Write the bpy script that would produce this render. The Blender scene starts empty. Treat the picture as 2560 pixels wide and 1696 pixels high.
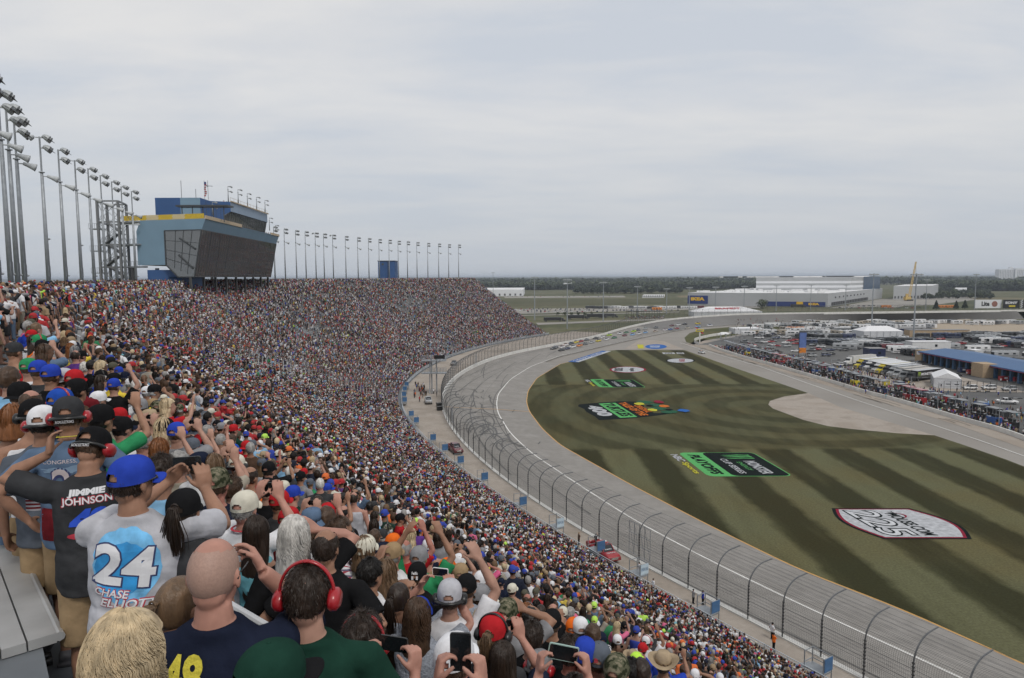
import bpy, bmesh, math, random
import numpy as np
from mathutils import Vector, Matrix, noise as mnoise
from mathutils.bvhtree import BVHTree
R = math.radians
rng = random.Random(7)
S = bpy.context.scene
COL = S.collection
# ---------------------------------------------------------------- camera
F_PX, CX, CY, EYE = 1700.0, 1280.0, 848.0, 31.0     # focal length and centre in px of the 2560 px wide photograph
PITCH, ROLL = math.atan(155/1700), R(.226)
camd = bpy.data.cameras.new('Camera'); cam = bpy.data.objects.new('Camera', camd); COL.objects.link(cam)
camd.sensor_width = 36; camd.lens = 36*F_PX/2560; camd.clip_start = .05; camd.clip_end = 60000
cam.matrix_world = Matrix.Translation((0, 0, EYE)) @ Matrix.Rotation(R(90)-PITCH, 4, 'X') @ Matrix.Rotation(-ROLL, 4, 'Z')
S.camera = cam
# ---------------------------------------------------------------- light
S.view_settings.view_transform = 'Standard'; S.view_settings.look = 'None'
S.view_settings.exposure = 0.16; S.view_settings.gamma = 1
SUN_EL, SUN_AZ = R(52), R(150)                      # azimuth measured clockwise from +Y
W = bpy.data.worlds.new('World'); S.world = W; W.use_nodes = True
nt = W.node_tree; nt.nodes.clear()
def nn(t, **k):
    n = nt.nodes.new(t)
    for a, b in k.items(): setattr(n, a, b)
    return n
sky = nn('ShaderNodeTexSky', sky_type='NISHITA'); sky.sun_disc = False; sky.sun_elevation = SUN_EL; sky.sun_rotation = SUN_AZ
sky.dust_density = 3; sky.air_density = 1.2
tc = nn('ShaderNodeTexCoord'); sep = nn('ShaderNodeSeparateXYZ'); nt.links.new(tc.outputs['Generated'], sep.inputs[0])
# project the view direction on a cloud deck so that the cloud bands flatten towards the horizon
mx = nn('ShaderNodeMath', operation='MAXIMUM'); mx.inputs[1].default_value = 0.0; nt.links.new(sep.outputs['Z'], mx.inputs[0])
ad = nn('ShaderNodeMath', operation='ADD'); ad.inputs[1].default_value = .10; nt.links.new(mx.outputs[0], ad.inputs[0])
dv = nn('ShaderNodeVectorMath', operation='DIVIDE'); nt.links.new(tc.outputs['Generated'], dv.inputs[0])
cmb = nn('ShaderNodeCombineXYZ')
for i in range(3): nt.links.new(ad.outputs[0], cmb.inputs[i])
nt.links.new(cmb.outputs[0], dv.inputs[1])
mp = nn('ShaderNodeMapping'); mp.inputs['Scale'].default_value = (.42, .8, 0); mp.inputs['Location'].default_value = (1.3, .4, 0); nt.links.new(dv.outputs[0], mp.inputs[0])
def noise(scale, det, rough):
    n = nn('ShaderNodeTexNoise'); n.inputs['Scale'].default_value = scale; n.inputs['Detail'].default_value = det
    n.inputs['Roughness'].default_value = rough; nt.links.new(mp.outputs[0], n.inputs[0]); return n
n1 = noise(1.6, 7, .55); n1.inputs['Distortion'].default_value = .35
n2 = noise(7, 5, .6)
mm = nn('ShaderNodeMath', operation='MULTIPLY_ADD'); mm.inputs[1].default_value = .14; nt.links.new(n2.outputs[0], mm.inputs[0]); nt.links.new(n1.outputs[0], mm.inputs[2])
cr = nn('ShaderNodeValToRGB'); nt.links.new(mm.outputs[0], cr.inputs[0])
cr.color_ramp.elements[0].position = .42; cr.color_ramp.elements[0].color = (.545, .58, .635, 1)
cr.color_ramp.elements[1].position = .74; cr.color_ramp.elements[1].color = (.70, .695, .69, 1)
e = cr.color_ramp.elements.new(.58); e.color = (.63, .64, .66, 1)
hz = nn('ShaderNodeMapRange'); hz.inputs['From Min'].default_value = -.02; hz.inputs['From Max'].default_value = .24; nt.links.new(sep.outputs['Z'], hz.inputs['Value'])
hr = nn('ShaderNodeValToRGB'); nt.links.new(hz.outputs[0], hr.inputs[0])
hr.color_ramp.elements[0].color = (0, 0, 0, 1); hr.color_ramp.elements[1].color = (1, 1, 1, 1)
mixh = nn('ShaderNodeMix', data_type='RGBA'); nt.links.new(hr.outputs[0], mixh.inputs['Factor'])
mixh.inputs['A'].default_value = (.468, .505, .558, 1); nt.links.new(cr.outputs[0], mixh.inputs['B'])
sk = nn('ShaderNodeVectorMath', operation='SCALE'); sk.inputs['Scale'].default_value = .10; nt.links.new(sky.outputs[0], sk.inputs[0])
mixs = nn('ShaderNodeMix', data_type='RGBA'); mixs.inputs['Factor'].default_value = .93
nt.links.new(sk.outputs[0], mixs.inputs['A']); nt.links.new(mixh.outputs['Result'], mixs.inputs['B'])
bg = nn('ShaderNodeBackground'); bg.inputs['Strength'].default_value = 1.0; nt.links.new(mixs.outputs['Result'], bg.inputs['Color'])
out = nn('ShaderNodeOutputWorld'); nt.links.new(bg.outputs[0], out.inputs['Surface'])
sd = bpy.data.lights.new('Sun', 'SUN'); sd.energy = 1.4; sd.angle = R(14); sd.color = (1, .96, .9)
sun = bpy.data.objects.new('Sun', sd); COL.objects.link(sun)
sun.rotation_euler = (R(90)-SUN_EL, 0, math.pi-SUN_AZ)
S.cycles.max_bounces = 5; S.cycles.diffuse_bounces = 3; S.cycles.glossy_bounces = 2; S.cycles.transmission_bounces = 3
S.cycles.transparent_max_bounces = 12; S.cycles.volume_bounces = 0
S.cycles.use_adaptive_sampling = True; S.cycles.adaptive_threshold = .02; S.cycles.use_denoising = True
# ---------------------------------------------------------------- pixel -> point on a level plane
def ray(u, v):
    a = (u-CX)/F_PX; b = -(v-CY)/F_PX; c, s = math.cos(ROLL), math.sin(ROLL)
    x = a*c+b*s; y = -a*s+b*c
    return Vector((x, math.cos(PITCH)+y*math.sin(PITCH), -math.sin(PITCH)+y*math.cos(PITCH)))
def g(u, v, z=0.0):
    r = ray(u, v); t = (z-EYE)/r.z; return (r.x*t, r.y*t)
def far(u, v, dist):                                 # a point at forward distance `dist`
    r = ray(u, v); t = dist/r.y; return Vector((r.x*t, dist, EYE+r.z*t))
DK = 2560/2367.
def gd(u, v, z=0.0): return g(u*DK, v*DK, z)
# ---------------------------------------------------------------- tags
def tag(o, label=None, cat=None, group=None, kind=None):
    if label: o['label'] = label
    if cat: o['category'] = cat
    if group: o['group'] = group
    if kind: o['kind'] = kind
    return o
def empty(name, loc=(0, 0, 0), rz=0, label=None, cat=None, group=None):
    o = bpy.data.objects.new(name, None); COL.objects.link(o); o.location = loc; o.rotation_euler = (0, 0, rz)
    o.empty_display_size = .3
    return tag(o, label, cat, group)
# ---------------------------------------------------------------- mesh builder
class MB:
    def __init__(s): s.v = []; s.f = []; s.m = []
    def add(s, vs, fs, mi=0):
        b = len(s.v); s.v += [tuple(p) for p in vs]; s.f += [tuple(b+i for i in f) for f in fs]; s.m += [mi]*len(fs)
    def box(s, c, size, rz=0, mi=0, M=None):
        hx, hy, hz = size[0]/2, size[1]/2, size[2]/2
        m = M or Matrix.Rotation(rz, 4, 'Z')
        vs = [Vector(c)+m.to_3x3() @ Vector((x*hx, y*hy, z*hz)) for z in (-1, 1) for y in (-1, 1) for x in (-1, 1)]
        s.add(vs, [(0, 2, 3, 1), (4, 5, 7, 6), (0, 1, 5, 4), (2, 6, 7, 3), (0, 4, 6, 2), (1, 3, 7, 5)], mi)
    def beam(s, p, q, w, h=None, mi=0):
        p, q = Vector(p), Vector(q); d = (q-p); L = d.length; d.normalize()
        up = Vector((0, 0, 1)) if abs(d.z) < .98 else Vector((1, 0, 0))
        a = d.cross(up).normalized(); b = a.cross(d)
        M = Matrix((a, d, b)).transposed().to_4x4()
        s.box((p+q)/2, (w, L, h or w), M=M, mi=mi)
    def tube(s, pts, r, n=8, mi=0, cap=True, flat=1.0, side=None):
        pts = [Vector(p) for p in pts]; k = len(pts); rs = r if isinstance(r, (list, tuple)) else [r]*k
        prev = None; rings = []
        for i in range(k):
            d = (pts[min(i+1, k-1)]-pts[max(i-1, 0)]);
            if d.length < 1e-9: d = Vector((0, 0, 1))
            d.normalize()
            if prev is None:
                up = side or (Vector((0, 0, 1)) if abs(d.z) < .9 else Vector((1, 0, 0)))
                a = d.cross(up).normalized()
            else: a = (prev-d*prev.dot(d)).normalized()
            b = d.cross(a); prev = a
            rings.append([pts[i]+(a*math.cos(t)+b*math.sin(t)*flat)*rs[i] for t in [2*math.pi*j/n for j in range(n)]])
        vs = [p for rg in rings for p in rg]; fs = []
        for i in range(k-1):
            for j in range(n):
                j2 = (j+1) % n; fs.append((i*n+j, i*n+j2, (i+1)*n+j2, (i+1)*n+j))
        if cap: fs.append(tuple(range(n-1, -1, -1))); fs.append(tuple((k-1)*n+j for j in range(n)))
        s.add(vs, fs, mi)
    def rings(s, rg, n=16, mi=0, cap=True, M=None):
        # rg: list of (centre xyz, rx, ry): elliptical rings stacked in z
        vs = []
        for (c, rx, ry) in rg:
            for j in range(n):
                t = 2*math.pi*j/n; p = Vector((c[0]+rx*math.cos(t), c[1]+ry*math.sin(t), c[2]))
                vs.append(M @ p if M else p)
        fs = [(i*n+j, i*n+(j+1) % n, (i+1)*n+(j+1) % n, (i+1)*n+j) for i in range(len(rg)-1) for j in range(n)]
        if cap: fs.append(tuple(range(n-1, -1, -1))); fs.append(tuple((len(rg)-1)*n+j for j in range(n)))
        s.add(vs, fs, mi)
    def ball(s, c, r, nu=14, nv=10, mi=0, M=None, cut=None):
        r = r if isinstance(r, (tuple, list)) else (r, r, r); vs = []; fs = []
        for i in range(nv+1):
            ph = math.pi*i/nv
            for j in range(nu):
                t = 2*math.pi*j/nu; p = Vector((r[0]*math.sin(ph)*math.cos(t), r[1]*math.sin(ph)*math.sin(t), r[2]*math.cos(ph)))
                if M: p = M.to_3x3() @ p
                vs.append(p+Vector(c))
        for i in range(nv):
            for j in range(nu):
                f = (i*nu+j, (i+1)*nu+j, (i+1)*nu+(j+1) % nu, i*nu+(j+1) % nu)
                if cut and cut(sum((vs[q] for q in f), Vector())/4-Vector(c)): continue
                fs.append(f)
        s.add(vs, fs, mi)
    def poly(s, pts, z, mi=0):
        s.add([(p[0], p[1], z if len(p) < 3 else p[2]) for p in pts], [tuple(range(len(pts)))], mi)
    def prism(s, pts, z0, z1, mi=0):
        n = len(pts); vs = [(p[0], p[1], z0) for p in pts]+[(p[0], p[1], z1) for p in pts]
        s.add(vs, [tuple(range(n-1, -1, -1)), tuple(range(n, 2*n))]+[(i, (i+1) % n, n+(i+1) % n, n+i) for i in range(n)], mi)
    def strip(s, A, B, mi=0):
        n = len(A); s.add(list(A)+list(B), [(i, i+1, n+i+1, n+i) for i in range(n-1)], mi)
    def sweep(s, path, prof, mi=0, closed=True):
        # path: list of (x,y,z,nx,ny); prof: list of (outward, up)
        k = len(prof); vs = [(x+nx*a, y+ny*a, z+b) for (x, y, z, nx, ny) in path for (a, b) in prof]
        rngk = range(k if closed else k-1)
        fs = [(i*k+j, i*k+(j+1) % k, (i+1)*k+(j+1) % k, (i+1)*k+j) for i in range(len(path)-1) for j in rngk]
        if closed: fs.append(tuple(range(k-1, -1, -1))); fs.append(tuple((len(path)-1)*k+j for j in range(k)))
        s.add(vs, fs, mi)
    def mesh(s, name, mats, smooth=False):
        me = bpy.data.meshes.new(name); me.from_pydata([tuple(v) for v in s.v], [], s.f)
        mats = mats if isinstance(mats, (list, tuple)) else [mats]
        for m in mats: me.materials.append(m)
        if len(mats) > 1: me.polygons.foreach_set('material_index', s.m)
        if smooth: me.polygons.foreach_set('use_smooth', [True]*len(s.f))
        me.update(); return me
    def build(s, name, mats, parent=None, smooth=False, loc=None, rz=0):
        return link(s.mesh(name, mats, smooth), name, parent, loc, rz)
def link(me, name, parent=None, loc=None, rz=0):
    o = bpy.data.objects.new(name, me); COL.objects.link(o); o.parent = parent
    if loc is not None: o.location = loc
    if rz: o.rotation_euler = (0, 0, rz)
    return o
def copy_tree(o, parent=None, first=True):
    c = o.copy(); COL.objects.link(c); c.parent = parent
    for ch in KIDS.get(o.name, []): copy_tree(ch, c)
    return c
KIDS = {}
def index_kids(o):
    KIDS[o.name] = [c for c in bpy.data.objects if c.parent == o]
    for c in KIDS[o.name]: index_kids(c)
# ---------------------------------------------------------------- materials
_M = {}
def mat(name, col, rough=.6, metal=0, var=.12, scale=3.0, bump=0.0, coat=0, spec=.5, stretch=None):
    if name in _M: return _M[name]
    m = bpy.data.materials.new(name); m.use_nodes = True; t = m.node_tree; b = t.nodes['Principled BSDF']
    b.inputs['Roughness'].default_value = rough; b.inputs['Metallic'].default_value = metal
    b.inputs['Coat Weight'].default_value = coat; b.inputs['Specular IOR Level'].default_value = spec
    tc = t.nodes.new('ShaderNodeTexCoord'); n = t.nodes.new('ShaderNodeTexNoise'); n.inputs['Scale'].default_value = scale; n.inputs['Detail'].default_value = 5
    src = tc.outputs['Object']
    if stretch:
        mp = t.nodes.new('ShaderNodeMapping'); mp.inputs['Scale'].default_value = stretch; t.links.new(src, mp.inputs[0]); src = mp.outputs[0]
    t.links.new(src, n.inputs[0])
    mr = t.nodes.new('ShaderNodeMapRange'); mr.inputs['From Min'].default_value = .3; mr.inputs['From Max'].default_value = .7
    mr.inputs['To Min'].default_value = 1-var; mr.inputs['To Max'].default_value = 1+var; t.links.new(n.outputs[0], mr.inputs[0])
    sc = t.nodes.new('ShaderNodeVectorMath'); sc.operation = 'SCALE'; sc.inputs[0].default_value = col[:3]; t.links.new(mr.outputs[0], sc.inputs['Scale'])
    t.links.new(sc.outputs[0], b.inputs['Base Color'])
    if bump:
        bp = t.nodes.new('ShaderNodeBump'); bp.inputs['Strength'].default_value = bump; bp.inputs['Distance'].default_value = .02
        t.links.new(n.outputs[0], bp.inputs['Height']); t.links.new(bp.outputs[0], b.inputs['Normal'])
    _M[name] = m; return m
def rgb(r, g_, b):                                   # sRGB 0-255 to linear
    f = lambda c: ((c/255+.055)/1.055)**2.4 if c > 10 else c/255/12.92
    return (f(r), f(g_), f(b))
# ---------------------------------------------------------------- text
_T = {}
def text_mesh(txt, shear=0.0, bold=0.0, spacing=1.0):
    k = (txt, shear, bold, spacing)
    if k in _T: return _T[k]
    c = bpy.data.curves.new('lettering', 'FONT'); c.body = txt; c.align_x = 'LEFT'; c.shear = shear; c.offset = bold; c.space_character = spacing
    c.resolution_u = 3
    o = bpy.data.objects.new('lettering', c); COL.objects.link(o)
    dg = bpy.context.evaluated_depsgraph_get(); me = bpy.data.meshes.new_from_object(o.evaluated_get(dg))
    vs = np.array([tuple(v.co)[:2] for v in me.vertices]); fs = [tuple(p.vertices) for p in me.polygons]
    bpy.data.objects.remove(o); bpy.data.curves.remove(c); bpy.data.meshes.remove(me)
    lo, hi = vs.min(0), vs.max(0); vs = (vs-lo)/(hi-lo)      # unit box
    _T[k] = (vs, fs); return _T[k]
def put_text(mb, txt, o, r, u, mi=0, mirror=False, shear=0, bold=.0):
    # text box: corner o, reading vector r (full width), up vector u (full height)
    vs, fs = text_mesh(txt, shear, bold); o, r, u = Vector(o), Vector(r), Vector(u)
    mb.add([o+r*x+u*y for x, y in vs], fs, mi)
# ================================================================ curves of the place
class Curve:
    def __init__(s, x, y, knots, heads, L, back=0.0, ds=1.0, anchor=0):
        s.s0 = -back; s.S = np.arange(-back, L+ds, ds); th = np.interp(s.S, knots, heads); s.th = th
        i0 = int(round((back+anchor)/ds)); dx = -np.sin(th)*ds; dy = np.cos(th)*ds
        s.x = np.cumsum(dx); s.y = np.cumsum(dy); s.x += x-s.x[i0]; s.y += y-s.y[i0]; s.ds = ds
    def at(s, q, d=0.0):
        x = np.interp(q, s.S, s.x); y = np.interp(q, s.S, s.y); t = np.interp(q, s.S, s.th)
        nx, ny = -np.cos(t), -np.sin(t)                    # outward: away from the track
        return x+nx*d, y+ny*d, nx, ny, t
    def path(s, a, b, step, d=0.0, z=0.0):
        n = max(2, int(math.ceil((b-a)/step))+1); q = np.linspace(a, b, n); x, y, nx, ny, t = s.at(q, d)
        zz = z(q) if callable(z) else np.full(n, z)
        return [(x[i], y[i], zz[i], nx[i], ny[i]) for i in range(n)]
FC = Curve(22.197, 43.912, [0, 10, 34]+list(range(45, 361, 45)), [.73, .73, .566, .566, .436, .279, .035, -.141, -.321, -.467, -.608], 372, back=40, anchor=34, ds=.5)
WC = Curve(40.013, 21.459, [0, 45, 90, 135, 180, 225, 270, 315, 360, 420, 480, 540, 620, 700, 800],
           [.528, .558, .355, .165, -.054, -.27, -.534, -.528, -.447, -.645, -1.202, -1.437, -1.424, -1.40, -1.40], 1150, back=60)
def zwall(q): return 2.3+4.2*np.clip((np.asarray(q, float)-330)/170, 0, 1)**1.2
MU = .775                                                # scene units per metre
D0, PITCHR, NR = .94, .62, 70
ZF = [2.645]
for k in range(NR): ZF.append(ZF[-1]+.345+.09*(k-3)/66)
def rowd(k): return D0+PITCHR*k
ZTOP = ZF[NR-1]+.06; DTOP = rowd(NR); DBACK = 49.6
S_A, S_B = -32.0, 348.0
# ================================================================ materials of the setting
def grass_mat():
    m = bpy.data.materials.new('mown_grass'); m.use_nodes = True; t = m.node_tree; N = t.nodes; L = t.links; b = N['Principled BSDF']
    b.inputs['Roughness'].default_value = .95; b.inputs['Specular IOR Level'].default_value = .1
    geo = N.new('ShaderNodeNewGeometry'); sp = N.new('ShaderNodeSeparateXYZ'); L.new(geo.outputs['Position'], sp.inputs[0])
    def mth(op, a=None, c=None, k=False):
        n = N.new('ShaderNodeMath'); n.operation = op
        for i, q in enumerate((a, c)):
            if q is None: continue
            if isinstance(q, (int, float)): n.inputs[i].default_value = q
            else: L.new(q, n.inputs[i])
        n.use_clamp = k; return n.outputs[0]
    def nz(scale, det=4, st=None):
        n = N.new('ShaderNodeTexNoise'); n.inputs['Scale'].default_value = scale; n.inputs['Detail'].default_value = det
        if st:
            mp = N.new('ShaderNodeMapping'); mp.inputs['Scale'].default_value = st; L.new(geo.outputs['Position'], mp.inputs[0]); L.new(mp.outputs[0], n.inputs[0])
        else: L.new(geo.outputs['Position'], n.inputs[0])
        return n.outputs[0]
    wob = mth('MULTIPLY', mth('SUBTRACT', nz(.35), .5), 1.6)
    def stripes(coord, period, ph):
        q = mth('ADD', mth('DIVIDE', mth('ADD', coord, wob), period), ph)
        tri = mth('ABSOLUTE', mth('SUBTRACT', mth('FRACT', q), .5))          # 0..0.5
        return mth('MULTIPLY_ADD' if 0 else 'ADD', mth('MULTIPLY', mth('SUBTRACT', tri, .25), 9), .5, True)
    straight = stripes(sp.outputs['X'], 11.2, .33)
    dx = mth('SUBTRACT', sp.outputs['X'], 62); dy = mth('MULTIPLY', mth('SUBTRACT', sp.outputs['Y'], 158), 1.0)
    rad = mth('SQRT', mth('ADD', mth('MULTIPLY', dx, dx), mth('MULTIPLY', dy, dy)))
    ring = mth('ADD', mth('MULTIPLY', stripes(rad, 10.5, .2), .34), .26)
    y = sp.outputs['Y']
    zone = mth('MULTIPLY', mth('MULTIPLY_ADD' if 0 else 'ADD', mth('MULTIPLY', mth('SUBTRACT', mth('ADD', y, wob), 119), .5), 0, True),
               mth('ADD', mth('MULTIPLY', mth('SUBTRACT', 195, y), .6), 0, True))
    mx = N.new('ShaderNodeMix'); L.new(zone, mx.inputs['Factor']); L.new(straight, mx.inputs['A']); L.new(ring, mx.inputs['B'])
    patch = nz(.06, 3); streak = nz(1.0, 6, (.35, .06, 1)); fine = nz(4.0, 6)
    v = mth('ADD', mx.outputs[0], mth('MULTIPLY', mth('SUBTRACT', streak, .5), 1.1), True)
    c1 = N.new('ShaderNodeMix'); c1.data_type = 'RGBA'; L.new(v, c1.inputs['Factor'])
    c1.inputs['A'].default_value = (.033, .033, .014, 1); c1.inputs['B'].default_value = (.106, .106, .056, 1)
    c2 = N.new('ShaderNodeMix'); c2.data_type = 'RGBA'; L.new(mth('MULTIPLY', mth('ADD', mth('SUBTRACT', patch, .42), 0, True), 2.2, True), c2.inputs['Factor'])
    L.new(c1.outputs['Result'], c2.inputs['A']); c2.blend_type = 'MULTIPLY'; c2.inputs['B'].default_value = (1.08, .86, .66, 1)
    sc = N.new('ShaderNodeVectorMath'); sc.operation = 'SCALE'; L.new(c2.outputs['Result'], sc.inputs[0])
    L.new(mth('ADD', mth('MULTIPLY', fine, 1.0), .5), sc.inputs['Scale']); L.new(sc.outputs[0], b.inputs['Base Color'])
    return m
def layered(name, cols, scale, rough=.9, stretch=None, pos=(.35, .65), fine=.25, fscale=6.0, bump=0):
    m = bpy.data.materials.new(name); m.use_nodes = True; t = m.node_tree; N = t.nodes; L = t.links; b = N['Principled BSDF']
    b.inputs['Roughness'].default_value = rough; b.inputs['Specular IOR Level'].default_value = .2
    geo = N.new('ShaderNodeNewGeometry'); mp = N.new('ShaderNodeMapping'); L.new(geo.outputs['Position'], mp.inputs[0])
    if stretch: mp.inputs['Scale'].default_value = stretch
    n = N.new('ShaderNodeTexNoise'); n.inputs['Scale'].default_value = scale; n.inputs['Detail'].default_value = 8; L.new(mp.outputs[0], n.inputs[0])
    r = N.new('ShaderNodeValToRGB'); L.new(n.outputs[0], r.inputs[0]); k = len(cols)
    r.color_ramp.elements[0].position = pos[0]; r.color_ramp.elements[0].color = (*cols[0], 1)
    r.color_ramp.elements[1].position = pos[1]; r.color_ramp.elements[1].color = (*cols[-1], 1)
    for i in range(1, k-1):
        e = r.color_ramp.elements.new(pos[0]+(pos[1]-pos[0])*i/(k-1)); e.color = (*cols[i], 1)
    n2 = N.new('ShaderNodeTexNoise'); n2.inputs['Scale'].default_value = fscale; n2.inputs['Detail'].default_value = 4; L.new(geo.outputs['Position'], n2.inputs[0])
    mr = N.new('ShaderNodeMapRange'); mr.inputs['To Min'].default_value = 1-fine; mr.inputs['To Max'].default_value = 1+fine
    mr.inputs['From Min'].default_value = .3; mr.inputs['From Max'].default_value = .7; L.new(n2.outputs[0], mr.inputs[0])
    sc = N.new('ShaderNodeVectorMath'); sc.operation = 'SCALE'; L.new(r.outputs[0], sc.inputs[0]); L.new(mr.outputs[0], sc.inputs['Scale'])
    L.new(sc.outputs[0], b.inputs['Base Color'])
    return m
M_GRASS = grass_mat()
M_LAND = layered('open_land', [(.050, .058, .024), (.078, .082, .038), (.115, .108, .06), (.066, .078, .032)], .006, stretch=(.5, 1.6, 1), fine=.3, fscale=.15)
M_VERGE = layered('verge_grass', [(.05, .055, .018), (.075, .078, .026), (.09, .085, .035)], .05)
M_ASPH = layered('racing_asphalt', [(.21, .198, .182), (.26, .246, .228), (.23, .217, .20), (.28, .266, .248)], .12, rough=.85, fine=.07, fscale=.9, pos=(.3, .7))
M_TURN = layered('dark_turn_asphalt', [(.15, .145, .14), (.19, .185, .178)], .05, rough=.85, fine=.05, fscale=1.0)
M_APRON = layered('apron_asphalt', [(.24, .222, .20), (.275, .258, .235)], .05, rough=.9, fine=.06)
M_CONC = layered('pale_concrete', [(.29, .25, .21), (.34, .30, .26), (.26, .225, .19)], .12, rough=.95, fine=.08, fscale=2)
M_PITC = layered('pit_stall_concrete', [(.27, .23, .19), (.33, .29, .25)], .1, rough=.95, fine=.1)
M_PADD = layered('paddock_asphalt', [(.085, .085, .087), (.14, .138, .132)], .05, rough=.9, fine=.06)
M_WALL = mat('wall_paint', (.62, .61, .58), .7, var=.12, scale=.6)
M_WHITE = mat('white_marking', (.72, .71, .68), .7, var=.06)
M_ORANGE = mat('orange_marking', (.50, .28, .08), .7)
M_SKID = mat('tyre_rubber_mark', (.10, .097, .092), .8)
M_GALV = mat('galvanised_steel', (.33, .35, .37), .45, .6, var=.1)
M_DKSTEEL = mat('dark_steel', (.085, .085, .085), .5, .5)
M_ALU = mat('aluminium_bench', (.36, .36, .355), .42, .25, var=.16, scale=3.5, bump=.15)
M_DECK = mat('grandstand_steel_deck', (.16, .175, .19), .6, .3, var=.15)
M_RAIL = mat('pale_rail_paint', (.52, .56, .60), .45, .1)
# ================================================================ ground sheets
def sheet(name, pts, z, m):
    b = MB(); b.poly([(p[0], p[1]) for p in pts], z); return tag(b.build(name, m), kind='structure')
gb = MB(); gb.poly([(-30000, -30000), (30000, -30000), (30000, 40000), (-30000, 40000)], -.6); tag(gb.build('ground', M_LAND), kind='structure')
def V2(t): return Vector((t[0], t[1]))
def P(lst, z=0.0): return [g(u, v, z) for u, v in lst]
Wq = np.arange(-60, 1150, 6.0)
Wx, Wy, Wnx, Wny, _ = WC.at(Wq); Wz = zwall(Wq)
# the white line at the foot of the banking, resampled against the wall curve
LP = [(46.5, 28), (42, 35), (38, 42)]+[g(u, v, .55) for u, v in [(2406,1696),(2188,1597),(1980,1502),(1770,1400),(1580,1298),(1443,1210),(1328,1133),(1275,1083),(1245,1034),(1241,1010),(1245,986),(1275,949),(1328,916),(1400,890)]] + \
     [g(u, v, .2) for u, v in [(1562,854.6),(1673,831),(1744,819),(1900,809),(2200,801),(2560,797.5)]]
def smooth_poly(P_, n):
    P_ = np.array(P_, float); d = np.r_[0, np.cumsum(np.hypot(*np.diff(P_, axis=0).T))]; q = np.linspace(0, d[-1], n)
    X = np.stack([np.interp(q, d, P_[:, 0]), np.interp(q, d, P_[:, 1])], 1)
    for _ in range(3): X[1:-1] = (X[:-2]+2*X[1:-1]+X[2:])/4
    return X
LL = smooth_poly(LP, 260)
# for every point of the line find the wall point square to it
wi = [int(np.argmin((Wx-x)**2+(Wy-y)**2)) for x, y in LL]; wi = np.maximum.accumulate(wi)
WQ = np.interp(np.convolve(np.pad(wi.astype(float), 6, mode='edge'), np.ones(13)/13, 'valid'), np.arange(len(Wq)), Wq)
ax, ay, anx, any_, _ = WC.at(WQ); az = zwall(WQ)-.85
lz = np.interp(np.arange(260), [0, 120, 200, 259], [.55, .55, .2, .2])
A = [(ax[i], ay[i], az[i]) for i in range(260)]; B = [(LL[i, 0], LL[i, 1], lz[i]) for i in range(260)]
M5 = [[tuple(np.array(A[i])*(1-f)+np.array(B[i])*f) for i in range(260)] for f in (0, .2, .4, .6, .8, 1)]
tb = MB()
for j in range(5): tb.strip(M5[j], M5[j+1])
turn_i = next(i for i in range(260) if WQ[i] > 395)
tb.m = [1 if (f[0] % 260 if 0 else 0) else 0 for f in tb.f]
for n_, f in enumerate(tb.f):
    tb.m[n_] = 1 if (n_ % 259) > turn_i else 0
tag(tb.build('track', [M_ASPH, M_TURN], smooth=True), kind='structure')
def ribbon(name, pts, w, m, dz=.02):
    b = MB(); P3 = [Vector(p) for p in pts]; Lf, Rt = [], []
    for i, p in enumerate(P3):
        d = P3[min(i+1, len(P3)-1)]-P3[max(i-1, 0)]; d.z = 0; d.normalize(); n = Vector((-d.y, d.x, 0))*w/2
        Lf.append(p+n+Vector((0, 0, dz))); Rt.append(p-n+Vector((0, 0, dz)))
    b.strip(Lf, Rt); return b
tag(ribbon('white_line', B, .22, M_WHITE, .03).build('white_line', M_WHITE), kind='structure')
# seams and groove lines running along the banking
sb = MB()
for f, w in ((.3, .10), (.52, .10), (.74, .10)):
    pts = [tuple(np.array(A[i])*(1-f)+np.array(B[i])*f) for i in range(0, 200)]
    q = ribbon('', pts, w, None, .015); sb.add(q.v, q.f)
tag(sb.build('track_seams', mat('seam_tar', (.15, .145, .138), .8)), kind='structure')
# apron between the line and the infield grass, plus the pit lane: one flat sheet under everything inside the track
inner = [g(u, v, 0) for u, v in [(2560,1661),(2255,1524),(1998,1425),(1770,1313),(1580,1214),(1400,1113),(1355,1072),(1323,1029),(1316,1005),(1320,978),(1342,946),(1400,911)]]
IP = smooth_poly([(57, 18), (50, 32)]+inner, 120)
bi = [int(np.argmin((LL[:, 0]-x)**2+(LL[:, 1]-y)**2)) for x, y in IP]
apr = MB(); apr.strip([(LL[j, 0], LL[j, 1], lz[j]) for j in bi], [(x, y, .012) for x, y in IP])
tag(apr.build('track_apron', M_ASPH, smooth=True), kind='structure')

# infield grass
GP = [tuple(p) for p in IP]+P([(1420,906),(1470,890),(1509,878.5),(1542,875.5),(1712,876),(1836,920),(2021,983.5),(1960,992),(1925,1003),(1921,1012),(1932,1022),(2009,1050.6),(2070,1066),(2136,1074),(2245,1084),(2336,1089),(2400,1110),(2517,1150),(2700,1222)])+[(96, 40), (100, -40), (70, -40)]
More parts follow.
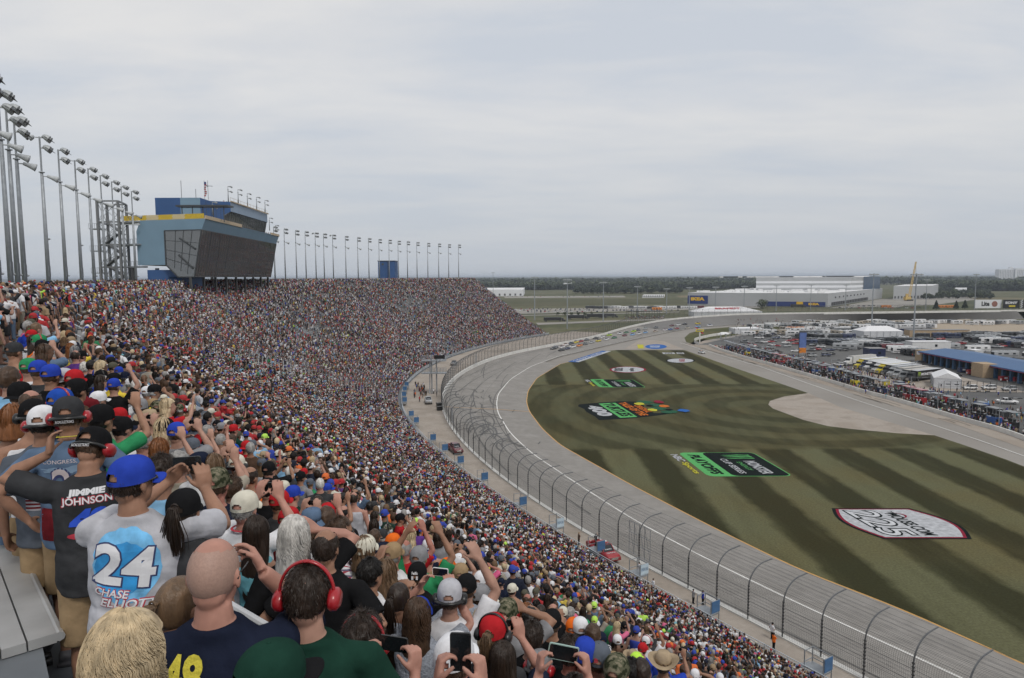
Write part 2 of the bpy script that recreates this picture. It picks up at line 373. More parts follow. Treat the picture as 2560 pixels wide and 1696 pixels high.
# close concave outline: triangulate with bmesh
def poly_fill(name, pts, z, m):
    bm = bmesh.new(); vs = [bm.verts.new((p[0], p[1], z)) for p in pts]; es = [bm.edges.new((vs[i], vs[(i+1) % len(vs)])) for i in range(len(vs))]
    bmesh.ops.triangle_fill(bm, use_beauty=True, use_dissolve=False, edges=es, normal=(0, 0, 1))
    me = bpy.data.meshes.new(name); bm.to_mesh(me); bm.free(); me.materials.append(m)
    o = bpy.data.objects.new(name, me); COL.objects.link(o); return o
tag(poly_fill('infield_asphalt', [tuple(p) for p in LL]+[(900, 470), (900, -80), (60, -80)], -.03, M_APRON), kind='structure')
eb_ = MB(); eb_.strip([(p[0], p[1], lz[i]) for i, p in enumerate(LL)], [(p[0], p[1], -.1) for p in LL]); tag(eb_.build('track_edge', M_ASPH), kind='structure')
tag(poly_fill('infield_grass', GP, .02, M_GRASS), kind='structure')
tag(ribbon('orange_edge_line', [(x, y, .02) for x, y in IP[4:]]+[(*g(1420, 906), .02), (*g(1500, 881), .02)], .22, M_ORANGE, .01).build('orange_edge_line', M_ORANGE), kind='structure')
# start line across the track
o0, o1 = g(1322, 1030, .02), (ax[0], ay[0])
jj = min(range(260), key=lambda i: (LL[i, 0]-g(1243, 1027, .55)[0])**2+(LL[i, 1]-g(1243, 1027, .55)[1])**2)
fl = [Vector((o0[0], o0[1], .05))]+[Vector(B[jj]).lerp(Vector(A[jj]), f)+Vector((0, 0, .04)) for f in (0, .25, .5, .75, .97)]
tag(ribbon('finish_line', fl, .45, M_ORANGE, .02).build('finish_line', mat('faded_orange', (.42, .29, .17), .8)), kind='structure')
# tyre marks
kb = MB()
def on_track(i, f): return np.array(A[i])*(1-f)+np.array(B[i])*f
for k in range(74):
    u0 = rng.uniform(1120, 1420); v0 = rng.uniform(930, 1190) if k < 36 else 0
    if k < 36:
        x, y = g(rng.uniform(1190, 1340), rng.uniform(985, 1120), .5)
        j = int(np.argmin((LL[:, 0]-x)**2+(LL[:, 1]-y)**2)); f = rng.uniform(.35, 1.0); th = rng.uniform(0, 6.28); rr = rng.uniform(2, 8); a0 = rng.uniform(0, 6.28); sp = rng.uniform(1.2, 4.0)
        c = on_track(j, f); pts = []
        for t in np.linspace(0, sp, 22):
            px, py = c[0]+rr*math.cos(a0+t)*.55-rr*.5*math.cos(a0), c[1]+rr*1.5*math.sin(a0+t)-rr*1.5*math.sin(a0)
            i = int(np.argmin((LL[:, 0]-px)**2+(LL[:, 1]-py)**2)); d = math.hypot(px-LL[i, 0], py-LL[i, 1]); wd = math.hypot(ax[i]-LL[i, 0], ay[i]-LL[i, 1])
            inside = (ax[i]-LL[i, 0])*(px-LL[i, 0])+(ay[i]-LL[i, 1])*(py-LL[i, 1]) > 0
            if inside and d < wd*.92: pts.append((px, py, lz[i]+(az[i]-lz[i])*d/wd+.03))
            elif not inside and d < 7: pts.append((px, py, .3))
        if len(pts) > 3 and all(math.dist(pts[q], pts[q+1]) < 4 for q in range(len(pts)-1)):
            q = ribbon('', pts, rng.uniform(.18, .36), None, .02); kb.add(q.v, q.f)
    else:
        i0 = rng.randint(2, 150); n = rng.randint(8, 30); f0 = rng.uniform(.05, .98); f1 = min(.99, max(.03, f0+rng.uniform(-.35, .35)))
        pts = [tuple(on_track(i0+q, f0+(f1-f0)*q/n)+np.array((0, 0, .02))) for q in range(n+1) if i0+q < 259]
        if len(pts) > 2: q = ribbon('', pts, rng.uniform(.12, .26), None, .01); kb.add(q.v, q.f)
tag(kb.build('tyre_marks', mat('tyre_rubber_mark', (.10, .095, .09), .8)), kind='structure')
pk = MB()
for k in range(34):                                           # dark launch marks at the pit stalls
    t = rng.random(); a = Vector((*g(1700, 850), .02)); c = Vector((*g(2520, 1085), .02)); q = a.lerp(c, t)+Vector((rng.uniform(-4.5, -2.0), rng.uniform(-6, 6), .01))
    d = (c-a).normalized(); L_ = rng.uniform(4, 11); qq = ribbon('', [q+d*L_*f+Vector((.5*math.sin(f*3), 0, 0)) for f in (0, .25, .5, .75, 1)], rng.uniform(.18, .4), None, .012); pk.add(qq.v, qq.f)
tag(pk.build('pit_tyre_marks', mat('pit_rubber', (.15, .125, .10), .85)), kind='structure')
# turn-off pads of concrete and the pit lane lines
tag(poly_fill('concrete_pad', P([(2021,983.5),(1960,992),(1925,1003),(1921,1012),(1932,1022),(2009,1050.6),(2070,1066),(2136,1074),(2245,1084),(2336,1089),(2230,1058),(2100,1018)]), .028, M_CONC), kind='structure')
tag(poly_fill('concrete_wedge', P([(1560,873),(1712,874),(1655,852),(1600,850)]), .012, M_CONC), kind='structure')
tag(poly_fill('pit_stall_strip', P([(1712,862),(1790,880),(1900,912),(2060,962),(2200,1005),(2400,1065),(2560,1122),(2700,1180),(2700,1130),(2560,1095),(2400,1040),(2250,995),(2080,945),(1950,905),(1830,868),(1760,848)]), .0, M_PITC), kind='structure')
pl = [(*g(u, v), 0) for u, v in [(1700,857),(1790,885),(1900,917),(2023,960),(2150,1004),(2300,1052),(2450,1102),(2700,1190)]]
tag(ribbon('pit_lane_line', pl, .22, M_WHITE, .04).build('pit_lane_line', M_WHITE), kind='structure')
# verge, paddock and far apron
tag(poly_fill('inside_verge', P([(1711,845),(1724,833),(1765,823),(1900,812.5),(2200,804),(2560,799),(2900,796),(2900,806),(2560,804),(2200,811),(2000,822),(1850,836),(1760,852),(1735,862),(1716,856)]), .0, M_VERGE), kind='structure')
tag(poly_fill('paddock', P([(1745,862),(1860,838),(2000,824),(2200,813),(2560,806),(2900,806),(3300,1150),(2700,1135),(2560,1092),(2400,1037),(2250,992),(2080,942),(1950,902),(1830,866)]), .02, M_PADD), kind='structure')
tag(poly_fill('garage_yard', P([(2135,920),(2240,905),(2330,925),(2450,955),(2700,1010),(2900,1035),(2900,1000),(2560,982),(2430,980),(2200,975)]), .04, M_CONC), kind='structure')
tag(poly_fill('gravel_yard', P([(2330,806),(2600,806),(2600,838),(2440,836),(2330,822)]), .05, mat('tan_gravel', (.33, .27, .20), .95)), kind='structure')
# outer embankment behind the wall and the service road in front of the seats
eb = MB(); eq = [q for q in Wq if q > 330]
pa = WC.path(330, 1140, 8, .4, zwall)
eb.strip([(p[0], p[1], p[2]-.05) for p in pa], [(p[0]+p[3]*22, p[1]+p[4]*22, -.7) for p in pa])
tag(eb.build('embankment', M_VERGE, smooth=True), kind='structure')
cb = MB(); n_ = 190; fq = np.linspace(S_A, 372, n_); fx, fy, _, _, _ = FC.at(fq, -.02)
wj = np.maximum.accumulate([int(np.argmin((Wx-x)**2+(Wy-y)**2)) for x, y in zip(fx, fy)]); wq = Wq[wj]; gx, gy, gnx, gny, _ = WC.at(wq)
cb.strip([(fx[i], fy[i], 2.3) for i in range(n_)], [(gx[i], gy[i], 2.3) for i in range(n_)])
cb.strip([(fx[i]-40*0, fy[i], 2.3) for i in range(n_)], [(fx[i], fy[i], -.6) for i in range(n_)])
tag(cb.build('service_road', M_CONC), kind='structure')
# ================================================================ outer wall and catch fence
b = MB(); b.sweep(WC.path(-40, 1140, 3, 0, zwall), [(0, -1.3), (0, .14), (.5, .14), (.5, -.1)])
wallo = tag(b.build('retaining_wall', M_WALL), 'long white concrete retaining wall curving along the outside of the track', 'wall')
fence = empty('catch_fence', (*WC.at(60)[:2], 2.3), 0, 'tall steel catch fence with inward curving posts on top of the white wall', 'fence')
def fp(x, y, z, nx, ny, a, h): return (x-nx*a, y-ny*a, z+h)
FPROF = [(-.25, .1), (-.25, 2.9)]+[(-.25+2.75*(1-math.cos(t))*.74+.0, 2.9+1.75*math.sin(t)) for t in np.linspace(.25, math.pi/2, 7)]+[(2.65, 4.68)]
fi = Matrix.Translation(fence.location).inverted()
def fence_post(x, y, z, nx, ny, b):
    pts = [Vector(fp(x, y, z, nx, ny, a, h))-fence.location for a, h in FPROF]
    b.tube(pts, .058, 5, 0)
    for i in range(10):                                  # turnbuckles that stand off the post
        b.box(pts[0]+Vector((0, 0, .45+i*.27)), (.13, .17, .09), mi=1)
posts = []; q = 2.0; i = 0
while q < 640:
    posts.append(q); q += 3.35 if q < 420 else 5.0
M_POST = mat('fence_post_grey', (.13, .135, .14), .5, .5); M_BKT = mat('fence_bracket', (.03, .03, .03), .6)
rest = MB()
for i, q in enumerate(posts):
    x, y, nx, ny, _ = WC.at(q, .17); z = float(zwall(q))
    if i < 99:
        b = MB(); fence_post(x, y, z, nx, ny, b); b.build('fence_post', [M_POST, M_BKT], fence)
    else: fence_post(x, y, z, nx, ny, rest)
tag(rest.build('distant_fence_posts', [M_POST, M_BKT], fence), kind='stuff')
b = MB(); L_ = fence.location
for h in np.r_[np.arange(1.2, 2.95, .27)]:
    b.sweep([(p[0]-L_.x, p[1]-L_.y, p[2]-L_.z, p[3], p[4]) for p in WC.path(2, 640, 6, .17, zwall)], [(.25, h), (.25, h+.013), (.263, h+.013), (.263, h)], closed=True)
for a, h in FPROF[2:]:
    b.sweep([(p[0]-L_.x, p[1]-L_.y, p[2]-L_.z, p[3], p[4]) for p in WC.path(2, 640, 6, .17, zwall)], [(-a, h), (-a, h+.013), (-a+.013, h+.013), (-a+.013, h)], closed=True)
b.build('cable', M_POST, fence)
fm = bpy.data.materials.new('wire_mesh'); fm.use_nodes = True; t = fm.node_tree; bs = t.nodes['Principled BSDF']; bs.inputs['Base Color'].default_value = (.12, .12, .12, 1); bs.inputs['Metallic'].default_value = .4
tr = t.nodes.new('ShaderNodeBsdfTransparent'); ms = t.nodes.new('ShaderNodeMixShader'); ge = t.nodes.new('ShaderNodeNewGeometry')
# wires: thin bright bands of two wave patterns, a tenth of the sheet is wire
def wav(ax_):
    sp = t.nodes.new('ShaderNodeSeparateXYZ'); t.links.new(ge.outputs['Position'], sp.inputs[0])
    m1 = t.nodes.new('ShaderNodeMath'); m1.operation = 'MULTIPLY'; m1.inputs[1].default_value = 8; t.links.new(sp.outputs[ax_], m1.inputs[0])
    m2 = t.nodes.new('ShaderNodeMath'); m2.operation = 'FRACT'; t.links.new(m1.outputs[0], m2.inputs[0])
    m3 = t.nodes.new('ShaderNodeMath'); m3.operation = 'LESS_THAN'; m3.inputs[1].default_value = .085; t.links.new(m2.outputs[0], m3.inputs[0]); return m3.outputs[0]
mxx = t.nodes.new('ShaderNodeMath'); mxx.operation = 'MAXIMUM'; t.links.new(wav('Z'), mxx.inputs[0]); t.links.new(wav('Y'), mxx.inputs[1])
t.links.new(mxx.outputs[0], ms.inputs[0]); t.links.new(tr.outputs[0], ms.inputs[1]); t.links.new(bs.outputs[0], ms.inputs[2]); t.links.new(ms.outputs[0], t.nodes['Material Output'].inputs[0])
b = MB(); pth = [(p[0]-L_.x, p[1]-L_.y, p[2]-L_.z, p[3], p[4]) for p in WC.path(2, 640, 4, .17, zwall)]
b.sweep(pth, [(-a, h) for a, h in FPROF[:1]+[(-.25, 1.1)]+FPROF[1:]], closed=False); b.build('wire_mesh', fm, fence)
# gates in the fence
for q in (51.5, 122.0, 212.0):
    x, y, nx, ny, th = WC.at(q, .0); b = MB(); d = Vector((-math.sin(th), math.cos(th), 0)); o = Vector((x-nx*.35, y-ny*.35, float(zwall(q))))-L_
    for k in range(5): b.beam(o+d*k*.8+Vector((0, 0, .2)), o+d*k*.8+Vector((0, 0, 3.6)), .05)
    for h in (.25, 1.3, 2.4, 3.55): b.beam(o+Vector((0, 0, h)), o+d*3.2+Vector((0, 0, h)), .05)
    for k in range(4): b.beam(o+d*k*.8+Vector((0, 0, .25)), o+d*(k+1)*.8+Vector((0, 0, 3.5)), .03)
    b.build('fence_gate', M_GALV, fence)
# ================================================================ grandstand
gs = empty('grandstand', (*FC.at(150, 20)[:2], 3.3), 0, 'huge curved steel grandstand packed with race spectators', 'grandstand'); G0 = gs.location.copy()
def gpath(a, b, step, d=0.0, z=0.0): return [(p[0]-G0.x, p[1]-G0.y, p[2]-G0.z, p[3], p[4]) for p in FC.path(a, b, step, d, z)]
prof = [(0, 2.3), (0, 2.5)]
for k in range(NR): prof += [(rowd(k), ZF[k]), (rowd(k+1), ZF[k])] if k else [(rowd(0), 2.5), (rowd(0), ZF[0]), (rowd(1), ZF[0])]
prof += [(DTOP, ZTOP), (DBACK+.6, ZTOP), (DBACK+.6, ZTOP-.5), (DBACK+.6-1, ZTOP-.6)]
b = MB(); b.sweep(gpath(S_A, S_B, 4), prof, closed=False)
# end walls close the section
for q in (S_A, S_B):
    x, y, nx, ny, _ = FC.at(q); vs = [(x+nx*a-G0.x, y+ny*a-G0.y, h-G0.z) for a, h in prof[:-1]]; base = [(x+nx*(DBACK+.6)-G0.x, y+ny*(DBACK+.6)-G0.y, -.6-G0.z), (x-G0.x, y-G0.y, -.6-G0.z)]
    b.add(vs+base, [tuple(range(len(vs)+2))])
b.build('seating_deck', M_DECK, gs)
AISLES = [11.4+9.6*i for i in range(-4, 36)]
for k in range(NR):
    b = MB(); d = rowd(k)
    edges = [S_A]+AISLES+[S_B]
    for i in range(len(edges)-1):
        a = edges[i]+(.5 if i else 0); c = edges[i+1]-(.5 if i < len(edges)-2 else 0)
        if c-a < .8 or (k >= NR-3 and a < 20): continue
        b.sweep(gpath(a, c, 4, d, ZF[k]), [(.38, .30), (.38, .335), (.60, .335), (.60, .30)])
        b.sweep(gpath(a+.2, c-.2, 40, d, ZF[k]), [(.50, .0), (.50, .30), (.53, .30), (.53, .0)])
    b.build('bench_row', M_ALU, gs)
for q in AISLES:
    if q < S_A+1 or q > S_B-1: continue
    b = MB(); x0, y0, nx, ny, th = FC.at(q); n3 = Vector((nx, ny, 0)); d3 = Vector((-math.sin(th), math.cos(th), 0)); o = Vector((x0, y0, 0))-G0
    rz = th
    for k in range(NR-1):
        p = o+n3*(rowd(k+1)-.16)+Vector((0, 0, ZF[k]+(ZF[k+1]-ZF[k])/4)); b.box(p, (.31, .86, (ZF[k+1]-ZF[k])/2-.004), rz=rz)
    b.build('aisle_steps', M_DECK, gs)
    b = MB()
    for k in range(1, NR-3, 4):
        p = [o+n3*(rowd(k+j)+.2)+Vector((0, 0, ZF[k+j]+.02)) for j in (0, 2)]
        up = Vector((0, 0, .84)); b.tube([p[0], p[0]+up, p[1]+up, p[1]], .028, 5)
        b.tube([p[0]+up*.55, p[1]+up*.55], .022, 4)
    b.build('handrail', M_RAIL, gs)
zb_ = ZF[69]+.05                                       # the long plank at the viewer's elbow, ending at the aisle
e1, e2 = V2(g(141, 1583, zb_)), V2(g(-4, 1270, zb_)); dr = (e2-e1).normalized(); nl = Vector((-dr.y, dr.x)); b = MB()
for (o0_, o1_, z0_, z1_) in ((0, .105, zb_-.045, zb_), (.112, .20, zb_-.045, zb_-.003), (.207, .30, zb_-.045, zb_), (.36, .50, zb_-.045, zb_), (.507, .66, zb_-.045, zb_)):
    q = [e1+nl*o0_, e1+nl*o1_, e1+nl*o1_+dr*11, e1+nl*o0_+dr*11]; b.prism([(p.x-G0.x, p.y-G0.y) for p in q][::-1], z0_-G0.z, z1_-G0.z)
for o0_ in (-.012,): q = e1+nl*o0_; c_ = q+dr*11; b.tube([(q.x-G0.x, q.y-G0.y, zb_-.02-G0.z), (c_.x-G0.x, c_.y-G0.y, zb_-.02-G0.z)], .022, 8)
b.build('bench_plank', M_ALU, gs)
b = MB()
for d_ in (.25, 2.4, 4.6): q = e1+nl*.3+dr*d_; b.box((q.x-G0.x, q.y-G0.y, zb_-.24-G0.z), (.5, .06, .38), rz=math.atan2(nl.y, nl.x))
q = e1+nl*.32-dr*.36; b.box((q.x-G0.x, q.y-G0.y, zb_-.30-G0.z), (.7, .5, .05), rz=math.atan2(nl.y, nl.x)); b.box((q.x-G0.x, q.y-G0.y, zb_-.45-G0.z), (.66, .03, .3), rz=math.atan2(nl.y, nl.x))
b.build('bench_bracket', M_GALV, gs)
b = MB()
def railing(b, pth, hh, post=8, r=.03, lines=(1.05, .72, .38), pick=True):
    for h in lines: b.sweep(pth, [(0, h), (0, h+.05), (.05, h+.05), (.05, h)])
    for p in pth[::post]: b.beam((p[0], p[1], p[2]), (p[0], p[1], p[2]+hh), .05)
railing(b, gpath(S_A, S_B, .5, 0.05, 2.5), .85, 4, lines=(.85, .65, .45, .25)); b.build('front_railing', M_RAIL, gs)
b = MB(); b.sweep(gpath(S_A, S_B, 4, -.02, 2.3), [(0, 0), (0, .25), (.05, .25), (.05, 0)]); b.build('front_fascia', M_DECK, gs)
b = MB(); railing(b, gpath(S_A, S_B, .25, DBACK+.3, ZTOP), 1.0, 6, lines=(.95, .05))
for p in gpath(S_A, S_B, .3, DBACK+.32, ZTOP): b.beam((p[0], p[1], p[2]+.05), (p[0], p[1], p[2]+.95), .02)
b.build('back_railing', M_DKSTEEL, gs)
b = MB(); railing(b, gpath(38, S_B, .5, DTOP+.2, ZTOP), .8, 4, lines=(.8, .42)); b.build('walkway_railing', M_GALV, gs)
b = MB()                                              # raking frames under the stand, seen at the far end
for q in (S_B-.3, S_B-9, S_A+.3):
    x, y, nx, ny, _ = FC.at(q)
    for dd, hh in ((1, 3), (15, 9), (29, 17), (43, 28)):
        b.beam((x+nx*dd-G0.x, y+ny*dd-G0.y, -.6-G0.z), (x+nx*dd-G0.x, y+ny*dd-G0.y, hh-G0.z), .5)
b.build('support_frame', M_GALV, gs)
# gate platforms with blue panels along the service road
M_BLUE = mat('blue_panel', rgb(62, 100, 140), .5); M_LBL = mat('pale_board', (.45, .55, .62), .5)
def gate_platform(q, label, board=False):
    x, y, nx, ny, th = FC.at(q, -.55); t = empty('gate_platform', (x, y, 2.3), th, label, 'gate platform', 'blue gate platforms along the service road')
    b = MB(); b.box((0, 0, .95), (1.0, 1.5, .12)); b.build('platform', M_GALV, t)
    b = MB(); b.box((.03, -.78, 1.62), (.94, .05, .95)); p = b.build('panel', M_LBL if board else M_BLUE, t)
    if board:
        b = MB(); put_text(b, 'FINISH LINE', (-.38, -.812, 1.5), (.8, 0, 0), (0, 0, .3)); b.build('lettering', M_BLUE, p)
    b = MB()
    for sx in (-.48, .48):
        for sy in (-.74, .74): b.beam((sx, sy, 0), (sx, sy, 2.15), .06)
    for h in (1.3, 2.1):
        b.beam((-.48, .74, h), (.48, .74, h), .05); b.beam((-.48, -.74, h), (.48, -.74, h), .05)
        b.beam((.48, -.74, h), (.48, .74, h), .05)
    b.build('frame', M_GALV, t)
    b = MB()
    for k in range(5): b.box((0, .9+k*.26, .85-k*.18), (.9, .27, .05))
    b.build('steps', M_GALV, t)
gl = [(2085,1640),(1750,1520),(1570,1428),(1465,1367),(1365,1312),(1262,1256),(1165,1195),(1130,1150),(1097,1118),(1075,1092),(1036,1050),(1022,1033),(1013,999),(1019,985),(1026,971),(1030,960)]
fxs, fys, _, _, _ = FC.at(FC.S, -.55)
us = []
for (u, v) in gl:
    X, Y = g(u, v, 3.8); i = int(np.argmin((fxs-X)**2+(fys-Y)**2)); us.append(float(FC.S[i]))
words = ['nearest', 'second nearest', 'third nearest', 'fourth nearest', 'fifth nearest', 'sixth nearest', 'seventh nearest', 'eighth nearest', 'ninth nearest', 'tenth nearest', 'eleventh nearest', 'twelfth nearest', 'thirteenth nearest', 'fourteenth nearest', 'second farthest', 'farthest']
for i, q in enumerate(us): gate_platform(q, 'blue gate platform at the foot of the seats, %s to the viewer' % words[i], i in (2, 4))
# ================================================================ people: generator
HEADZ = 1.515
def skin_mat(name, c):
    m = mat(name, c, .6, var=.20, scale=11, bump=.12); b = m.node_tree.nodes['Principled BSDF']
    b.inputs['Subsurface Weight'].default_value = .0; b.inputs['Specular IOR Level'].default_value = .35; return m
SKIN = {'fair': skin_mat('skin_fair', (.37, .21, .155)), 'pink': skin_mat('skin_pink', (.40, .205, .155)), 'tan': skin_mat('skin_tan', (.29, .155, .10)), 'brown': skin_mat('skin_brown', (.13, .07, .045)), 'red': skin_mat('skin_sunburnt', (.37, .155, .115))}
M_EYE = mat('eye_dark', (.03, .025, .02), .2); M_LIP = mat('lip', (.30, .12, .10), .5)
CLOTH = dict(black=(.012, .012, .013), charcoal=(.04, .041, .044), grey=(.22, .22, .23), white=(.66, .66, .68), red=(.40, .02, .025), navy=(.014, .018, .035), blue=(.02, .07, .35), royal=(.025, .055, .36),
             teal=(.16, .42, .50), green=(.03, .22, .09), forest=(.012, .04, .028), orange=(.70, .14, .02), yellow=(.65, .48, .06), lime=(.45, .75, .08), pink=(.65, .12, .25), maroon=(.13, .015, .02), brown=(.08, .05, .035),
             khaki=(.30, .21, .12), tan=(.35, .27, .18), cream=(.58, .55, .46), denim=(.10, .15, .23), heather=(.27, .29, .33), lightgrey=(.42, .42, .45), purple=(.10, .04, .20), camo=(.09, .085, .06), stone=(.30, .27, .22), slate=(.10, .115, .14), sky=(.22, .42, .62))
WORD = dict(lightgrey='light grey', heather='blue grey', royal='bright blue', forest='dark green', slate='slate grey', stone='stone', charcoal='dark grey', teal='light teal', sky='sky blue', camo='camouflage', lime='lime green', denim='denim blue', tan='beige')
def word(c): return WORD.get(c, c)
def cloth(c):
    if 'cloth_'+c in _M: return _M['cloth_'+c]
    m = mat('cloth_'+c, CLOTH[c], .95, var=.22, scale=9, bump=.5, spec=.04)
    if c == 'camo':
        t = m.node_tree; b = t.nodes['Principled BSDF']; tc = t.nodes.new('ShaderNodeTexCoord'); n = t.nodes.new('ShaderNodeTexNoise'); n.inputs['Scale'].default_value = 22; n.inputs['Detail'].default_value = 2
        r = t.nodes.new('ShaderNodeValToRGB'); r.color_ramp.interpolation = 'CONSTANT'; r.color_ramp.elements[0].color = (.03, .035, .02, 1); r.color_ramp.elements[1].position = .45; r.color_ramp.elements[1].color = (.10, .10, .065, 1)
        e = r.color_ramp.elements.new(.56); e.color = (.19, .17, .12, 1); t.links.new(tc.outputs['Object'], n.inputs[0]); t.links.new(n.outputs[0], r.inputs[0]); t.links.new(r.outputs[0], b.inputs['Base Color'])
    if c == 'heather':
        m.node_tree.nodes['Noise Texture'].inputs['Scale'].default_value = 60
    return m
HAIRC = dict(black=(.010, .008, .007), darkbrown=(.026, .016, .011), brown=(.06, .034, .02), auburn=(.19, .075, .028), blonde=(.52, .41, .26), grey=(.27, .26, .25), white=(.52, .50, .47), lightbrown=(.13, .08, .045), stubble=(.35, .225, .18))
HWORD = dict(darkbrown='dark brown', lightbrown='light brown', stubble='shaved')
def hairm(c):
    if c == 'stubble': return mat('hair_stubble', HAIRC[c], .55, var=.10, scale=120, bump=.1, spec=.3)
    return mat('hair_'+c, HAIRC[c], .45, var=.35, scale=30, bump=.6, spec=.35, stretch=(1, 1, .25))
def remesh(mb, vox, name, mats, smooth=2, disp=None):
    me = mb.mesh('tmp', [mats[0]]); o = bpy.data.objects.new('tmp', me); COL.objects.link(o)
    md = o.modifiers.new('r', 'REMESH'); md.mode = 'VOXEL'; md.voxel_size = vox; md.use_smooth_shade = True
    if smooth: sm = o.modifiers.new('s', 'SMOOTH'); sm.iterations = smooth; sm.factor = .5
    dg = bpy.context.evaluated_depsgraph_get(); r = bpy.data.meshes.new_from_object(o.evaluated_get(dg)); bpy.data.objects.remove(o); bpy.data.meshes.remove(me)
    r.name = name
    if disp:
        n = len(r.vertices); co = np.empty(n*3); no = np.empty(n*3); r.vertices.foreach_get('co', co); r.vertices.foreach_get('normal', no); co = co.reshape(-1, 3); no = no.reshape(-1, 3)
        co += no*np.array([disp(Vector(c)) for c in co])[:, None]; r.vertices.foreach_set('co', co.ravel()); r.update()
    r.materials.clear()
    for m in mats: r.materials.append(m)
    r.polygons.foreach_set('use_smooth', [True]*len(r.polygons))
    return r
def ik(S_, W_, a, b, hint):
    d = W_-S_; L = d.length
    if L > (a+b)*.995: W_ = S_+d*((a+b)*.995/L); d = W_-S_; L = d.length
    x = (a*a-b*b+L*L)/(2*L); h = math.sqrt(max(a*a-x*x, 0)); dn = d/L; hn = (hint-dn*hint.dot(dn)).normalized()
    return S_+dn*x+hn*h, W_
def hand(mb, w, d, pn, thumb, curl=.5, r=.0095, spread=.10, pinch=False):
    # w wrist, d finger direction, pn palm normal (the way the fingers curl), thumb: side vector
    d = d.normalized(); s = thumb-d*thumb.dot(d); s.normalize(); pn = (pn-d*pn.dot(d)-s*pn.dot(s)).normalized()
    for q in (-.028, -.01, .01, .028):                 # palm: four metacarpals
        mb.tube([w+s*q*.5, w+d*.05+s*q, w+d*.095+s*q*1.05], [.019, .0165, .0125], 8)
    mb.ball(w+d*.05, (.036, .036, .018), 8, 6, M=Matrix((s, d, pn)).transposed().to_4x4())
    for i, (q, ln) in enumerate(((.031, .072), (.0105, .081), (-.0105, .075), (-.031, .058))):
        dd = (d+s*q/.03*spread).normalized(); p = w+d*.088+s*q*1.05; pts = [p]; a = 0; c = curl*(1.0+.12*i)
        for f in (.46, .30, .24):
            a += c*.85; v = dd*math.cos(a)+pn*math.sin(a); p = p+v*ln*f; pts.append(p)
        mb.tube(pts, [r*1.12, r*1.02, r*.92, r*.72], 7)
    b = w+d*.022+s*.03; td = (s*.75+d*.65+pn*.25).normalized(); t2 = (d*.85+s*.30+pn*(.7 if curl > .3 else .1)).normalized()
    mb.tube([w+d*.01+s*.012, b+td*.012, b+td*.040, b+td*.040+t2*.032, b+td*.040+t2*.054], [.017, .015, .0115, .0105, .008], 7)
def headmat(turn=0, bow=0, tilt=0): return Matrix.Translation((0, .0, HEADZ)) @ Matrix.Scale(.99, 4) @ Matrix.Rotation(-R(turn), 4, 'Z') @ Matrix.Rotation(-R(bow), 4, 'X') @ Matrix.Rotation(R(tilt), 4, 'Y')
def T(M, x, y, z): return M @ Vector((x, y, z))
def head_geo(mb, M, fine=True, fem=0):
    n = (20, 14) if fine else (12, 8)
    mb.ball(T(M, 0, -.010, .138), (.0765, .098, .103), *n, M=M); mb.ball(T(M, 0, .022, .07), (.060, .070, .078), *n, M=M)
    mb.ball(T(M, 0, .052, .035), (.040, .036, .034), 10, 8, M=M); mb.ball(T(M, 0, -.045, .075), (.055, .045, .055), 10, 8, M=M)
    mb.tube([T(M, 0, .088, .128), T(M, 0, .104, .098), T(M, 0, .092, .086)], [.007, .0125, .009], 7)
    for sx in (-1, 1):
        mb.ball(T(M, sx*.079, -.006, .106), (.009, .021, .033), 8, 6, M=M @ Matrix.Rotation(R(18*sx), 4, 'Z'))
        if fine: mb.ball(T(M, sx*.030, .077, .138), (.020, .010, .006), 8, 6, M=M); mb.ball(T(M, sx*.032, .062, .088), (.020, .02, .02), 8, 6, M=M)
    if fine: mb.ball(T(M, 0, .090, .058), (.019, .008, .006), 8, 6, M=M); mb.ball(T(M, 0, .087, .050), (.016, .008, .006), 8, 6, M=M)
def arms(P_):
    r = []; fat = P_.get('fat', 1); fem = P_.get('fem', 0); sw = (.185 if not fem else .158)*(1+.45*(fat-1))
    for sx, k in ((-1, 'L'), (1, 'R')):
        S_ = Vector((sx*sw, -.005, 1.392)); q = P_.get(k, (.27, .02, .86)); W_ = Vector((sx*q[0], q[1], q[2])); hint = Vector(P_.get('hint'+k, (sx*.5, -.6, -.5)))
        hint = Vector((hint.x*(1 if 'hint'+k in P_ else 1), hint.y, hint.z)); E_, W_ = ik(S_, W_, .295, .26, hint)
        r.append((sx, S_, E_, W_, k))
    return r
def torso_rings(fat, fem, g_, z0=.86):
    hip = .168+.012*fem; wst = (.150-.022*fem); ch = .172-.020*fem
    f = fat; b = .5*(fat-1)
    rg = [((0, 0, z0), hip*f+g_, .115*f+g_), ((0, 0, .95), hip*f+g_, .122*f+g_), ((0, .01+b*.1, 1.06), wst*f+.006+g_, .108*f+b*.04+g_), ((0, .008+b*.08, 1.16), wst*f+.008+g_, .108*f+b*.03+g_),
          ((0, .004, 1.27), ch*(1+.6*(f-1))+g_, .115*(1+.6*(f-1))+g_), ((0, -.004, 1.34), ch*1.02*(1+.5*(f-1))+g_, .108*(1+.5*(f-1))+g_), ((0, -.008, 1.395), ch*.96*(1+.4*(f-1))+g_, .092+g_), ((0, -.012, 1.432), ch*.78+g_, .074+g_*.8), ((0, -.012, 1.462), ch*.55+g_*.8, .062+g_*.5), ((0, -.012, 1.488), .066+g_*.5, .056+g_*.5)]
    return rg
